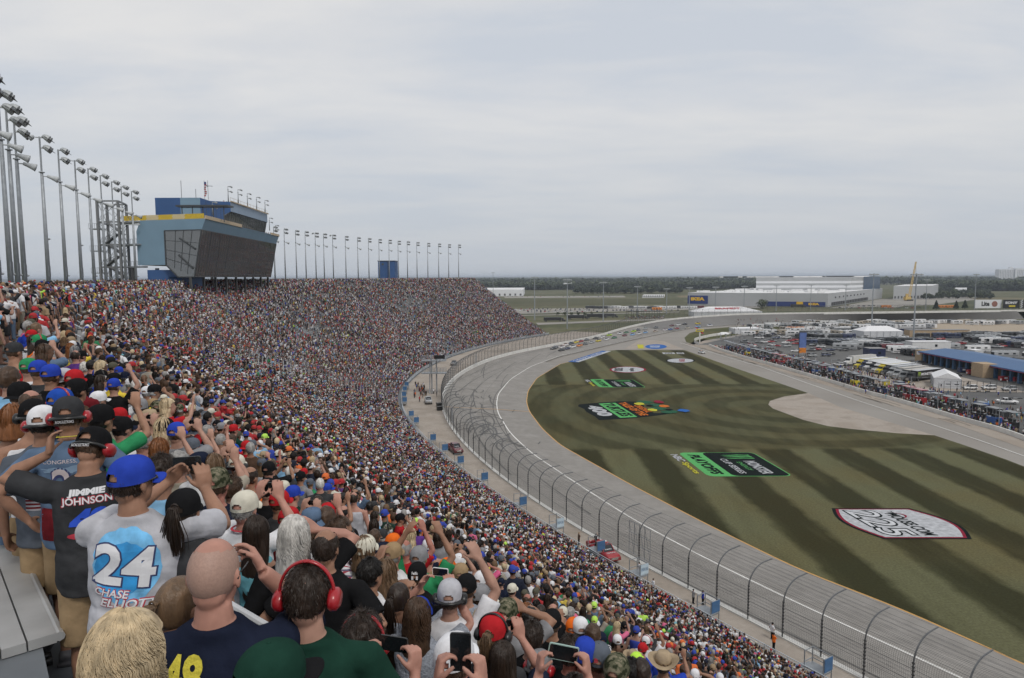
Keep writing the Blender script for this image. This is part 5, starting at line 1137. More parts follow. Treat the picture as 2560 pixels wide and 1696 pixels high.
# nobody may stand between the lens and the people placed by hand
def blocks(c):
    dep, x, y, z, h, u, v, k, s_ = c
    if dep > 6: return False
    for lab, hu, hv, hp in HEROES:
        hd = hp.y; 
        if dep < hd-.05 and abs(u-hu) < 34+150/dep and v < hv+60+120/dep: return True
    return dep < 2.1
cand = [c for c in cand if not blocks(c)]
N_IND = 300-len(HEROES)
TOPC = ['black']*11+['charcoal']*8+['grey']*8+['white']*13+['red']*9+['navy']*9+['royal']*5+['teal']*2+['green']*2+['forest']*2+['orange']*3+['yellow']*2+['lime']+['pink']*2+['maroon']*3+['brown']*2+['khaki']*2+['cream']*2+['denim']*3+['heather']*3+['lightgrey']*6+['purple']*1+['slate']*5+['sky']*3+['camo']
CAPC = ['black']*8+['charcoal']*3+['white']*6+['red']*6+['navy']*5+['royal']*5+['grey']*4+['khaki']*3+['cream']*2+['camo']*3+['orange']*2+['green']+['slate']*2+['lime']
ri = random.Random(21); posew = ['down']*14+['downf']*8+['phone']*2+['phonef']*2+['hips']*3+['fold']*3+['wave']*1+['clap']*2+['brow']+['heavy']*5
LB = set(l for l, *_ in HEROES)
PW_ = dict(phone='filming with a phone', phonef='holding up a phone', wave='one arm raised', cheer='both arms raised', hips='hands on hips', fold='arms folded', clap='hands together', brow='shading the eyes', heavy='heavily built')
def short(l): return l.split(',')[0].replace('person in ', 'person in ')
def mklabel(desc, pose, u, v):
    near = sorted(HEROES, key=lambda h: (h[1]-u)**2+((h[2]-v)*1.3)**2)
    for n_ in range(1, 40):
        for (l, hu, hv, _) in near[:22]:
            du, dv = u-hu, v-hv; rel = ('right of' if du > 0 else 'left of') if abs(du) > abs(dv)*1.2 else ('above' if dv < 0 else 'below')
            far_ = 'just ' if math.hypot(du, dv) < 60 else ''; w = l.split(); t = ' '.join(w[:9])
            for ps in ('', PW_.get(pose, '')):
                lab = desc+(', '+ps if ps else '')+', '+(('second ', 'third ', 'fourth ')[n_-2] if 1 < n_ < 5 else '')+far_+rel+' the '+t
                wl = lab.split()
                if len(wl) > 16:
                    cut_ = len(wl)-16; t2_ = ' '.join(w[:max(4, min(9, len(w))-cut_)]); lab = desc+(', '+ps if ps else '')+', '+far_+rel+' the '+t2_
                    if len(lab.split()) > 16: continue
                for tail in (' with', ' and', ' in', ' of', ' the', ' a', ' under', ' beside', ' by', ' at', ' left', ' between', ' bright', ' dark', ' light', ' royal', ' black', ' red'):
                    if lab.endswith(tail): lab = lab[:-len(tail)]
                lab = lab.rstrip(',')
                if lab not in LB: LB.add(lab); return lab
    return desc
for c in cand[:N_IND]:
    dep, x, y, z, h, u, v, k, s_ = c
    pose = ri.choice(posew); topc = ri.choice(TOPC); fem = pose in ('downf', 'phonef'); skin = ri.choice(['fair', 'fair', 'tan', 'tan', 'pink', 'red', 'brown'])
    kw = dict(hair=ri.choice(['long', 'wavy', 'pony', 'bob', 'long']) if fem else ri.choice(['short', 'crop', 'short', 'balding', 'thick']), hairc=ri.choice(['black', 'darkbrown', 'darkbrown', 'brown', 'brown', 'lightbrown', 'auburn', 'blonde', 'blonde', 'grey'] if fem else ['black', 'darkbrown', 'darkbrown', 'brown', 'brown', 'lightbrown', 'grey', 'grey', 'white']))
    hd = HWORD.get(kw['hairc'], kw['hairc'])+' hair'
    if ri.random() < (.62 if not fem else .2): kw['cap'] = ri.choice(CAPC); kw['back'] = ri.random() < .15; hd = word(kw['cap'])+' cap'
    elif ri.random() < .05: kw['hat'] = ('straw', 'tan'); hd = 'straw hat'
    if ri.random() < .17: kw['phones'] = (ri.random() < .4, ri.choice([M_REDP, M_BLACKP, M_BLACKP, M_YELP, M_SILV])); hd += ' and headset'
    if kw.get('phones') and kw.get('hat'): kw.pop('phones'); hd = 'straw hat'
    if fem and kw.get('hair') in ('pony',) and not kw.get('cap'): hd = hd.replace(' hair', ' ponytail')
    desc = 'person in %s shirt, %s' % (word(topc), hd)
    lab = mklabel(desc, pose, u, v)
    p = V3((x, y, z)); yaw = lookyaw(p)+ri.gauss(0, 20); root = person_root(p, yaw, h, lab)
    t = template(pose, ri.choice(['tee', 'tee', 'tee', 'tank']) if fem or pose == 'down' else 'tee', ri.choice(['shorts', 'pants']), .015 if dep < 7 else .018, dep < 6)
    sh_, *_u = dress(root, t, skin, topc, ri.choice(['khaki', 'denim', 'black', 'stone', 'navy', 'charcoal']), fine=dep < 6, **kw)
    if dep < 8.5 and ri.random() < .5 and t.shirt.name.startswith('shirt'):
        lightc = sum(CLOTH[topc]) < .9; mm = ri.choice([M_PRW, M_PRY, M_PRR, M_FW] if lightc else [M_PRN, M_PRR, M_PRB]); tx = ri.choice(['3', '24', '88', '18', '4', '48', '11', '78', '42', 'RACING', '22'])
        its = [(tx, -.10, -.10, .20, .17 if len(tx) < 3 else .05, 0, 1, dict(bold=.04, shear=ri.choice([0, .15])))]+([('#poly', [(-.11, .10), (.11, .10), (.11, .125), (-.11, .125)], 0, 1)] if ri.random() < .5 else [])
        decal(sh_, its, V3((0, -.1, 1.24)), V3((1, 0, 0)), V3((0, 0, 1)), [mm])
    if pose in ('phone',): phone(root, V3((0, .375, 1.665)), Matrix.Identity(4), 'black phone held up by the '+' '.join(lab.replace('filming with a phone, ', '').split()[:9]))
    if dep < 13: HEROES.append((lab, u, v, p))
# ---------------------------------------------------------------- everybody further away: one instanced crowd
def seedmat(name, salt, cols, rough=.85):
    m = bpy.data.materials.new(name); m.use_nodes = True; t = m.node_tree; N, L = t.nodes, t.links; b = N['Principled BSDF']; b.inputs['Roughness'].default_value = rough; b.inputs['Specular IOR Level'].default_value = .2
    at = N.new('ShaderNodeAttribute'); at.attribute_type = 'INSTANCER'; at.attribute_name = 'seed'
    ad_ = N.new('ShaderNodeMath'); ad_.inputs[1].default_value = salt; L.new(at.outputs['Fac'], ad_.inputs[0]); wn = N.new('ShaderNodeTexWhiteNoise'); wn.noise_dimensions = '1D'; L.new(ad_.outputs[0], wn.inputs['W'])
    r = N.new('ShaderNodeValToRGB'); r.color_ramp.interpolation = 'CONSTANT'; n = len(cols); L.new(wn.outputs['Value'], r.inputs[0])
    tot = float(sum(w for _, w in cols)); acc = 0; r.color_ramp.elements.remove(r.color_ramp.elements[1])
    for i, (c, w) in enumerate(cols):
        if i == 0: r.color_ramp.elements[0].position = 0; r.color_ramp.elements[0].color = (*c, 1)
        else: r.color_ramp.elements.new(acc/tot).color = (*c, 1)
        acc += w
    L.new(r.outputs[0], b.inputs['Base Color']); return m
def mute(c): m_ = sum(c)/3; return tuple((m_+(x-m_)*.9)*.95+.0 for x in c)
cc = lambda lst: [(mute(CLOTH[c]), w) for c, w in lst]
CM = [seedmat('crowd_skin', .1, [(( .31, .185, .14), 5), ((.25, .14, .095), 4), ((.35, .20, .155), 3), ((.10, .06, .04), 2)], .6),
      seedmat('crowd_shirt', .37, cc([('black', 30), ('charcoal', 14), ('grey', 5), ('white', 26), ('red', 11), ('navy', 9), ('royal', 6), ('teal', 2), ('green', 2), ('forest', 2), ('orange', 3), ('yellow', 1.5), ('lime', .8), ('pink', 2), ('maroon', 4), ('brown', 3), ('khaki', 3), ('cream', 2), ('denim', 4), ('heather', 4), ('lightgrey', 9), ('purple', 2), ('slate', 6), ('sky', 5), ('stone', 4)])),
      seedmat('crowd_legs', .61, cc([('khaki', 4), ('denim', 6), ('black', 4), ('stone', 3), ('navy', 3), ('charcoal', 3)])),
      seedmat('crowd_hair', .83, [(HAIRC['black'], 6), (HAIRC['darkbrown'], 7), (HAIRC['brown'], 5), (HAIRC['lightbrown'], 3), (HAIRC['blonde'], 2), (HAIRC['grey'], 2), (HAIRC['auburn'], 1)], .6),
      seedmat('crowd_cap', .19, cc([('black', 8), ('charcoal', 3), ('white', 7), ('red', 6), ('navy', 5), ('royal', 5), ('grey', 4), ('khaki', 3), ('cream', 2), ('camo', 3), ('orange', 2), ('slate', 3), ('lime', .6)])), M_BLACKP]
def joinmesh(name, parts):
    V_, Fs, Mi = [], [], []; off_ = 0
    for me, M, mi in parts:
        V_ += [tuple(M @ v.co) if M else tuple(v.co) for v in me.vertices]; Fs += [tuple(i+off_ for i in p.vertices) for p in me.polygons]; Mi += [mi]*len(me.polygons); off_ = len(V_)
    m = bpy.data.meshes.new(name); m.from_pydata(V_, [], Fs)
    for q in CM: m.materials.append(q)
    m.polygons.foreach_set('material_index', Mi); m.polygons.foreach_set('use_smooth', [True]*len(Fs)); m.update(); return m
cc_ = bpy.data.collections.new('crowd_figures'); nvar = 0
for pose, topk, leg, hr_, cp_, ph_ in [('down', 'tee', 'shorts', 'short', 0, 0), ('down', 'tee', 'pants', None, 1, 0), ('downf', 'tee', 'shorts', 'long', 0, 0), ('downf', 'tank', 'pants', 'bob', 0, 0), ('phone', 'tee', 'shorts', None, 1, 1), ('phonef', 'tee', 'pants', 'wavy', 0, 0), ('hips', 'tee', 'shorts', None, 1, 0), ('fold', 'tee', 'shorts', 'balding', 0, 0),
      ('heavy', 'tee', 'shorts', None, 1, 0), ('clap', 'tee', 'pants', 'thick', 0, 0), ('wave', 'tee', 'shorts', None, 1, 0), ('cheer', 'tee', 'shorts', 'short', 0, 0), ('brow', 'tee', 'pants', None, 1, 0), ('heavy', 'tee', 'pants', 'short', 0, 0), ('down', 'tank', 'shorts', None, 1, 0), ('clap', 'tee', 'shorts', 'crop', 0, 0)]:
    t = template(pose, topk, leg, .022); parts = [(t.body, None, 0), (t.shirt, None, 1), (t.legs, None, 2)]
    parts.append((hairget(hr_ or 'undercap', False), t.M, 3))
    if cp_: d_, b_ = capget(False); parts += [(d_, t.M, 4), (b_, t.M, 4)]
    o = bpy.data.objects.new('crowd_figure_%02d' % nvar, joinmesh('crowd_figure', parts)); cc_.objects.link(o); nvar += 1
pts, rot, sc_, idx, sd_ = [], [], [], [], []
vw = np.array([12, 14, 5, 4, 2, 2, 4, 4, 7, 2, .7, .4, 1, 5, 7, 3.]); vw /= vw.sum()
def addp(x, y, z, yaw, h, iv=None):
    pts.append((x, y, z)); rot.append(-R(yaw)); sc_.append(h/1.775*MU); idx.append(int(sr.choice(16, p=vw)) if iv is None else iv); sd_.append(sr.uniform(0, 90))
for c in cand[N_IND:]:
    dep, x, y, z, h, u, v, k, s_ = c
    yaw = lookyaw(V3((x, y, z)))+sr.normal(0, 24) if k < NR else sr.uniform(-180, 180); addp(x, y, z, yaw, h)
EXTRA = []                                              # filled by the pit wall further down
def make_crowd():
    me = bpy.data.meshes.new('crowd'); me.from_pydata(pts, [], [])
    for n_, ty, val in (('rot', 'FLOAT', rot), ('scl', 'FLOAT', sc_), ('fig', 'INT', idx), ('seed', 'FLOAT', sd_)):
        a = me.attributes.new(n_, ty, 'POINT'); a.data.foreach_set('value', val)
    o = bpy.data.objects.new('crowd', me); COL.objects.link(o)
    tag(o, 'dense crowd of standing spectators filling the distant seats and the pit wall', 'crowd', kind='stuff')
    ng = bpy.data.node_groups.new('crowd', 'GeometryNodeTree'); ng.interface.new_socket('Geometry', in_out='INPUT', socket_type='NodeSocketGeometry'); ng.interface.new_socket('Geometry', in_out='OUTPUT', socket_type='NodeSocketGeometry')
    N, L = ng.nodes, ng.links; gi, go = N.new('NodeGroupInput'), N.new('NodeGroupOutput'); ci = N.new('GeometryNodeCollectionInfo'); ci.inputs['Collection'].default_value = cc_; ci.inputs['Separate Children'].default_value = True; ci.inputs['Reset Children'].default_value = True
    ip = N.new('GeometryNodeInstanceOnPoints'); ip.inputs['Pick Instance'].default_value = True
    def na(n_, ty): q = N.new('GeometryNodeInputNamedAttribute'); q.data_type = ty; q.inputs['Name'].default_value = n_; return q.outputs['Attribute']
    cx = N.new('ShaderNodeCombineXYZ'); L.new(na('rot', 'FLOAT'), cx.inputs['Z']); e2r = N.new('FunctionNodeEulerToRotation'); L.new(cx.outputs[0], e2r.inputs[0])
    cs = N.new('ShaderNodeCombineXYZ'); sv = na('scl', 'FLOAT'); [L.new(sv, cs.inputs[i]) for i in range(3)]
    L.new(gi.outputs[0], ip.inputs['Points']); L.new(ci.outputs[0], ip.inputs['Instance']); L.new(na('fig', 'INT'), ip.inputs['Instance Index']); L.new(e2r.outputs[0], ip.inputs['Rotation']); L.new(cs.outputs[0], ip.inputs['Scale'])
    L.new(ip.outputs[0], go.inputs[0]); md = o.modifiers.new('crowd', 'NODES'); md.node_group = ng; print('CROWD', len(pts))
    return o
# ================================================================ light poles along the top of the stand
FD = FC.at(FC.S, DBACK-.1); FU = None
def along(u, d, z=ZTOP, lo=0, hi=348):
    """where the ray column u crosses the curve at offset d"""
    q = np.arange(lo, hi, .5); x, y, nx, ny, th = FC.at(q, d); uu = [CX+F_PX*a/(b*math.cos(PITCH)-(z-EYE)*math.sin(PITCH)) for a, b in zip(x, y)]
    ok = [i for i in range(len(q)) if y[i] > 3]; uo = [uu[i] for i in ok]; qq = [q[i] for i in ok]; s_ = float(np.interp(u, uo, qq)); return s_
M_POLE = mat('pole_grey', (.30, .32, .34), .5, .35); M_LAMP = mat('lamp_housing', (.36, .38, .39), .55, .1); M_LENS = mat('lamp_underside', (.13, .13, .14), .4); M_HORN = mat('horn_speaker', (.42, .44, .45), .5)
def lamp_head(b, c, d, s=1.0):
    # floodlight: bowl pointing along d and down, with louvres
    up = V3((0, 0, 1)); d = V3(d).normalized(); a = (d*.75-up*.45).normalized()
    sd = d.cross(up).normalized(); M4 = Matrix((sd, a.cross(sd)*-1, a)).transposed().to_4x4()
    b.rings([((0, 0, -.42*s), .10*s, .10*s), ((0, 0, -.30*s), .26*s, .24*s), ((0, 0, -.05*s), .40*s, .34*s), ((0, 0, .28*s), .44*s, .38*s)], 10, mi=0, M=Matrix.Translation(c) @ M4)
    for k in range(3): b.box(V3(c)+a*(.16+.11*k)*s-up*.0, (.86*s, .03, .60*s*(1-.12*k)), M=M4, mi=1)
def light_pole(loc, dirv, H_, label, extra=False, horn=True, group='floodlight poles along the top of the grandstand', s=1.0, full=True):
    t = empty('light_pole', loc, 0, label, 'light pole', group); d = V3(dirv).normalized()
    b = MB(); b.tube([(0, 0, 0), (0, 0, H_*.40), (0, 0, H_*.775)], [.24*s, .20*s, .155*s], 12); b.box((0, 0, H_*.775), (.42*s, .42*s, .12)); b.build('pole', M_POLE, t, True)
    b = MB(); b.tube([(0, 0, H_*.775), (0, 0, H_)], [.10*s, .09*s], 8); b.build('mast', M_POLE, t)
    sd = V3((-d.y, d.x, 0))
    for k, (zz, n) in enumerate(((H_-.1, 2), (H_-1.25, 2))):
        b = MB(); b.beam((0, 0, zz), d*.35+V3((0, 0, zz)), .12, mi=0); b.beam(d*.35-sd*.7+V3((0, 0, zz)), d*.35+sd*.7+V3((0, 0, zz)), .1, mi=0)
        for j in (-1, 1): lamp_head(b, d*.75+sd*.5*j+V3((0, 0, zz-.05)), d, 1.0*s)
        b.build('floodlight', [M_LAMP, M_LENS], t)
    if extra: b = MB(); b.beam((0, 0, H_-.1), -d*.4+V3((0, 0, H_-.1)), .1); lamp_head(b, -d*.8+V3((0, 0, H_-.15)), -d, .85*s); b.build('floodlight', [M_LAMP, M_LENS], t)
    if horn:
        b = MB(); z = H_*.75; M4 = Matrix.Translation(d*.9+V3((0, 0, z-.1))) @ V3((0, 0, 1)).rotation_difference((d-V3((0, 0, .35))).normalized()).to_matrix().to_4x4()
        b.beam((0, 0, z), d*.6+V3((0, 0, z)), .1); b.rings([((0, 0, -.4), .16, .16), ((0, 0, 0), .21, .21), ((0, 0, .62), .36, .34), ((0, 0, .67), .40, .38)], 14, M=M4); b.build('horn_speaker', M_HORN, t, True)
        if full:
            b = MB(); b.box(V3((0, 0, H_*.14))+d*.02, (.34, .34, 1.2)); b.build('junction_box', M_POLE, t)
            b = MB(); z = H_*(.34 if extra else .10); b.tube([(0, 0, z), sd*.5+V3((0, 0, z+.3)), sd*.9+V3((0, 0, z+.25))], .03, 5); b.ball(sd*1.1+V3((0, 0, z+.2)), (.3, .2, .12), 8, 6); b.build('service_lamp', M_LAMP, t)
    return t
ord_ = ['leftmost', 'second', 'third', 'fourth', 'fifth', 'sixth', 'seventh', 'eighth', 'ninth', 'tenth', 'eleventh', 'twelfth', 'thirteenth', 'fourteenth', 'fifteenth', 'sixteenth', 'seventeenth', 'eighteenth', 'nineteenth', 'twentieth']
near_u = [(0, 170), (28, 218), (44, 260), (60, 297), (115, 325), (155, 350), (191, 372), (220, 390), (247, 405), (272, 420), (293, 432), (316, 443)]
far_u = [(637, 518), (661, 524), (687, 528), (709, 530), (732, 533), (751, 535), (772, 538), (801, 541), (829, 544), (854, 546), (878, 548), (901, 549), (922, 552), (943, 553), (965, 555), (990, 557), (1015, 558), (1038, 560), (1061, 560)]
for grp, lst, words_ in (('near', near_u, 'left of the press box'), ('far', far_u, 'right of the press box')):
    for i, (u, vt) in enumerate(lst):
        s_ = along(u*DK, DBACK-.1); x, y, nx, ny, th = FC.at(s_, DBACK-.1); dep = y*math.cos(PITCH)
        Hh = 17.7 if grp == 'near' else 17.0
        Hh = .5*Hh+.5*((640-vt)*DK/F_PX*y/math.cos(PITCH)+EYE-ZTOP)
        light_pole((float(x), float(y), ZTOP), (-float(nx), -float(ny), 0), Hh, 'tall grey floodlight pole, %s %s of the row %s' % (ord_[i], 'from the left', words_) if i else 'tall grey floodlight pole, leftmost of the row '+words_, extra=(i in (4, 6)), full=(grp == 'near'))
# ================================================================ press box
M_PB1 = mat('cladding_blue_grey', rgb(118, 146, 166), .6, var=.05, scale=.3); M_PB2 = mat('cladding_dark_blue', rgb(50, 84, 132), .6, var=.06, scale=.3); M_PB3 = mat('cladding_pale_blue', rgb(132, 150, 170), .6, var=.05, scale=.3)
M_GLASS = bpy.data.materials.new('dark_glass'); M_GLASS.use_nodes = True; b_ = M_GLASS.node_tree.nodes['Principled BSDF']; b_.inputs['Base Color'].default_value = (.055, .06, .06, 1); b_.inputs['Roughness'].default_value = .06; b_.inputs['Specular IOR Level'].default_value = .9; b_.inputs['IOR'].default_value = 1.9
tn = M_GLASS.node_tree; nz_ = tn.nodes.new('ShaderNodeTexNoise'); nz_.inputs['Scale'].default_value = .35; bp_ = tn.nodes.new('ShaderNodeBump'); bp_.inputs['Strength'].default_value = .02; tn.links.new(nz_.outputs[0], bp_.inputs['Height']); tn.links.new(bp_.outputs[0], b_.inputs['Normal'])
M_MULL = mat('mullion', (.05, .055, .06), .5); M_ROOFT = mat('roof_grey', (.22, .22, .22), .8); M_YEL = mat('banner_yellow', (.60, .42, .04), .7); M_CREAM = mat('banner_cream', (.62, .60, .56), .7); M_TAN = mat('tan_wrap', (.45, .36, .25), .8)
pbx = empty('press_box', (-66, 150, 26), 0, 'large blue grey press box with sloping glass front raised over the seats', 'press box'); PB0 = pbx.location.copy()
def pv(u, v, y): return far(u, v, y)
A1 = pv(486.4, 692.8, 136.5); A2 = pv(503.6, 574.8, 136.0); A3 = pv(514, 546.4, 135.7)          # near front corner: glass foot, glass head, roof edge
sl = (A3-A1)
def farc(y): pass
B1 = pv(676.6, 691, 195); B2 = pv(690.4, 606.7, 194.6); B3 = pv(697, 586, 194.4)
hB = A1.z; B1.z = A1.z; B2.z = A2.z; B3.z = A3.z
C1 = pv(419, 692.8, 139); W1 = pv(350, 548, 140)                                             # end wall
zr = A3.z; zg = A2.z; zb = A1.z; zw = pv(353, 663.5, 140).z
ddir = (B1-A1); ddir.z = 0; ddir.normalize(); back = V3((-ddir.y, ddir.x, 0))
def L(p): return p-PB0
depthb = (W1-A3).length
A3b = V3((W1.x, W1.y, zr)); off_b = A3b-A3; B3b = B3+off_b
b = MB()                                               # blue band (roof edge) and end wall
A2o = V3((A2.x, A2.y, zg)); B2o = V3((B2.x, B2.y, zg))
G3 = A3+off_b*.42
b.add([L(p) for p in (A3, B3, B2o, A2o)], [(0, 1, 2, 3)]); 
A2w = A2o+off_b; G2 = A2o+off_b*.56; 
b.add([L(p) for p in (A3, A3+off_b, A2w, A2o)], [(0, 3, 2, 1)])
Wb = V3((A2w.x, A2w.y, zw)); Gb = V3((G2.x, G2.y, zw))
b.add([L(p) for p in (G2, A2w, Wb, Gb)], [(0, 1, 2, 3)]); be = MB(); be.add([L(p) for p in (B2o, B2o+off_b, V3((B2o.x, B2o.y, zw))+off_b, V3((B1.x, B1.y, zb)))], [(0, 1, 2, 3)]); be.build('end_glazing', mat('end_glass', (.10, .12, .13), .1), pbx); b.add([L(p) for p in (B3, B3b, B2o+off_b, B2o)], [(0, 1, 2, 3)])
b.add([L(p) for p in (A3+off_b, B3b, V3((B3b.x, B3b.y, zw)), Wb)], [(0, 1, 2, 3)])
b.build('wall', M_PB1, pbx)
b = MB(); b.add([L(p+V3((0, 0, -.25))) for p in (A3, B3, B3b, A3+off_b)], [(0, 1, 2, 3)]); b.build('roof', M_ROOFT, pbx)
b = MB(); fz = V3((0, 0, .05)); b.add([L(p) for p in (A1, B1, B3b-V3((0, 0, zr-zb)), V3((G2.x, G2.y, zb)))], [(0, 1, 2, 3)]); b.add([L(p) for p in (Gb, Wb, V3((B3b.x, B3b.y, zw)), V3((B3b.x, B3b.y, zw))-off_b*.56)], [(0, 1, 2, 3)])
b.build('underside', M_DKSTEEL, pbx)
b = MB(); b.add([L(p) for p in (A2o, B2o, B1, A1)], [(0, 1, 2, 3)]); gl_ = b.build('front_glazing', M_GLASS, pbx)
b = MB(); n_ = 40
for i in range(n_+1):
    f = i/n_; b.beam(L(A2o.lerp(B2o, f)), L(A1.lerp(B1, f)), .16 if i % 4 == 0 else .09)
for f in (.0, .30, .62, .93, 1): b.beam(L(A2o.lerp(A1, f)), L(B2o.lerp(B1, f)), .12 if f in (.0, 1) else .06)
b.build('mullion', M_MULL, gl_)
b = MB(); K1 = V3((G2.x, G2.y, zw)); K2 = A1+off_b*.25; K2.z = zb
b.add([L(p) for p in (G2, A2o, A1, K2, K1)], [(0, 4, 3, 2, 1)]); gs_ = b.build('side_glazing', M_GLASS, pbx)
b = MB()
for p, q in ((G2, K1), (A2o, A1), (K1, K2), (K2, A1), (G2, A2o)): b.beam(L(p), L(q), .22)
for f in (.3, .52, .75): b.beam(L(G2.lerp(A2o, f)), L(K1.lerp(A1, f)), .10)
for f in (.28, .55, .8): b.beam(L(G2.lerp(K1, f)), L(A2o.lerp(A1, f)), .10)
for o_ in (.2, .62):                                    # stairs seen through the end glass
    b.beam(L(G2.lerp(A2o, .42).lerp(K1.lerp(A1, .42), o_)), L(G2.lerp(A2o, .92).lerp(K1.lerp(A1, .92), o_+.22)), .3)
b.build('mullion', M_MULL, gs_)
b = MB()
for f in [i/8 for i in range(9)]:                       # front row of columns standing among the seats
    p = A1.lerp(B1, f)+back*.8; k, d, z, q = zfloor(p.x, p.y); b.beam((p.x-PB0.x, p.y-PB0.y, z-PB0.z), (p.x-PB0.x, p.y-PB0.y, zb-PB0.z), .42)
for f in [i/5 for i in range(6)]:
    p = A1.lerp(B1, f)+off_b*.95; b.beam((p.x-PB0.x, p.y-PB0.y, ZTOP-3-PB0.z), (p.x-PB0.x, p.y-PB0.y, zb-PB0.z+2), .6)
b.build('column', M_DKSTEEL, pbx)
b = MB(); e0, e1 = pv(620*DK/DK*.0+395, 693, 150), None
q0 = A1+off_b*.45+ddir*6; b.box((q0.x-PB0.x, q0.y-PB0.y, ZTOP-PB0.z+1.2), (7, 10, 4.2)); b.build('service_core', M_PB2, pbx)
# banners on the roof edge
b = MB(); y0 = A3+off_b*1.28; 
def rail_banner(P0, P1, h, mi0, chk=False):
    b.add([L(P0), L(P1), L(P1+V3((0, 0, h))), L(P0+V3((0, 0, h)))], [(0, 1, 2, 3)], mi0)
    b.add([L(P0+back*.1), L(P1+back*.1), L(P1+back*.1+V3((0, 0, h))), L(P0+back*.1+V3((0, 0, h)))], [(3, 2, 1, 0)], mi0)
n_b = V3((off_b.y, -off_b.x, 0)).normalized()
P0, P1 = y0+n_b*-.0, A3+off_b*.02
fr = [(0, .30, 0), (.30, .45, 2), (.45, .62, 0), (.62, .77, 2), (.77, 1, 0)]
for a, c, m_ in fr:
    if m_ == 0: b.add([L(P0.lerp(P1, a)), L(P0.lerp(P1, c)), L(P0.lerp(P1, c)+V3((0, 0, 1))), L(P0.lerp(P1, a)+V3((0, 0, 1)))], [(0, 1, 2, 3)], 0)
    else:
        for i in range(14):
            for j in range(4):
                p = P0.lerp(P1, a+(c-a)*i/14); q = P0.lerp(P1, a+(c-a)*(i+1)/14); b.add([L(p+V3((0, 0, j*.25))), L(q+V3((0, 0, j*.25))), L(q+V3((0, 0, j*.25+.25))), L(p+V3((0, 0, j*.25+.25)))], [(0, 1, 2, 3)], 0 if (i+j) % 2 else 1)
b.build('checkered_banner', [M_YEL, M_CREAM], pbx)
b = MB(); U0 = 163.0; f0 = .40; f1 = .86
q = A3.lerp(B3, f0); b.beam(L(A3+V3((0, 0, .25))), L(q+V3((0, 0, .25))), .35, .7); q2 = A3.lerp(B3, .86); b.beam(L(q2+V3((0, 0, .2))), L(B3+V3((0, 0, .2))), .35, .6); b.build('tan_parapet', M_TAN, pbx)
# upper storey
Ua = pv(576, 505, 163); Ub = pv(668, 536, 195); zt = Ua.z; Ub.z = zt; zm = pv(576, 529, 163).z; zl = zr-.1
Ga = pv(568, 558, 163.5); Ga.z = zl; Gb2 = pv(660, 581, 195); Gb2.z = zl
b = MB(); ob = off_b*.75
b.add([L(p) for p in (Ua, Ub, V3((Ub.x, Ub.y, zm)), V3((Ua.x, Ua.y, zm)))], [(0, 1, 2, 3)]); b.build('upper_band', M_PB3, pbx)
b = MB(); e2 = pv(500, 505, 160); e2.z = zt
b.add([L(p) for p in (Ua, e2, V3((e2.x, e2.y, zl)), V3((Ua.x, Ua.y, zm)))], [(0, 1, 2, 3)]); b.add([L(p) for p in (Ub, Ub+ob, V3((Ub.x, Ub.y, zl))+ob, V3((Ub.x, Ub.y, zm)))], [(3, 2, 1, 0)])
bk0 = pv(387, 495, 152); bk0.z = pv(387, 495, 152).z; bk1 = pv(500, 495, 152); bk1.z = bk0.z; bk2 = pv(450, 495, 152); bk2.z = bk0.z
b.add([L(p) for p in (bk0, bk2, V3((bk2.x, bk2.y, zl)), V3((bk0.x, bk0.y, zl)))], [(0, 1, 2, 3)])
b.add([L(bk1), L(bk1+V3((1.5, 9, -.8))), L(V3((bk1.x+1.5, bk1.y+9, zl))), L(V3((bk1.x, bk1.y, zl)))], [(0, 1, 2, 3)])
b.add([L(bk0), L(bk0+V3((-4, 40, 0))), L(V3((bk0.x-4, bk0.y+40, zl))), L(V3((bk0.x, bk0.y, zl)))], [(0, 1, 2, 3)])
b.build('upper_wall', M_PB2, pbx)
b = MB(); b.add([L(p) for p in (bk2, bk1, V3((bk1.x, bk1.y, zl)), V3((bk2.x, bk2.y, zl)))], [(0, 1, 2, 3)]); b.build('pale_panel', M_PB1, pbx)
b = MB(); b.add([L(p+V3((0, 0, -.2))) for p in (Ua, Ub, Ub+ob, bk0+V3((-4, 40, 0)), bk0, bk1, e2)], [tuple(range(7))]); b.build('upper_roof', M_ROOFT, pbx)
b = MB(); b.add([L(p) for p in (V3((Ua.x-.3, Ua.y+.3, zm)), V3((Ub.x-.3, Ub.y, zm)), Gb2, Ga)], [(0, 1, 2, 3)]); b.add([L(p) for p in (V3((Ua.x-.3, Ua.y+.3, zm)), V3((e2.x+2, e2.y, zm)), V3((e2.x+2, e2.y, zl)), Ga)], [(0, 3, 2, 1)]); ug = b.build('upper_glazing', M_GLASS, pbx)
b = MB()
for i in range(21): f = i/20; b.beam(L(V3((Ua.x-.3, Ua.y+.3, zm)).lerp(V3((Ub.x-.3, Ub.y, zm)), f)), L(Ga.lerp(Gb2, f)), .12)
b.build('mullion', M_MULL, ug)
b = MB(); b.beam(L(Ua+V3((.1, 0, .12))), L(Ub+V3((.3, 0, .12))), .3, .25)
for i in range(13): p = Ua.lerp(Ub, i/12); b.beam(L(p), L(p+V3((0, 0, 1.0))), .05)
b.beam(L(Ua+V3((0, 0, 1))), L(Ub+V3((0, 0, 1))), .05); b.build('roof_railing', M_TAN, pbx)
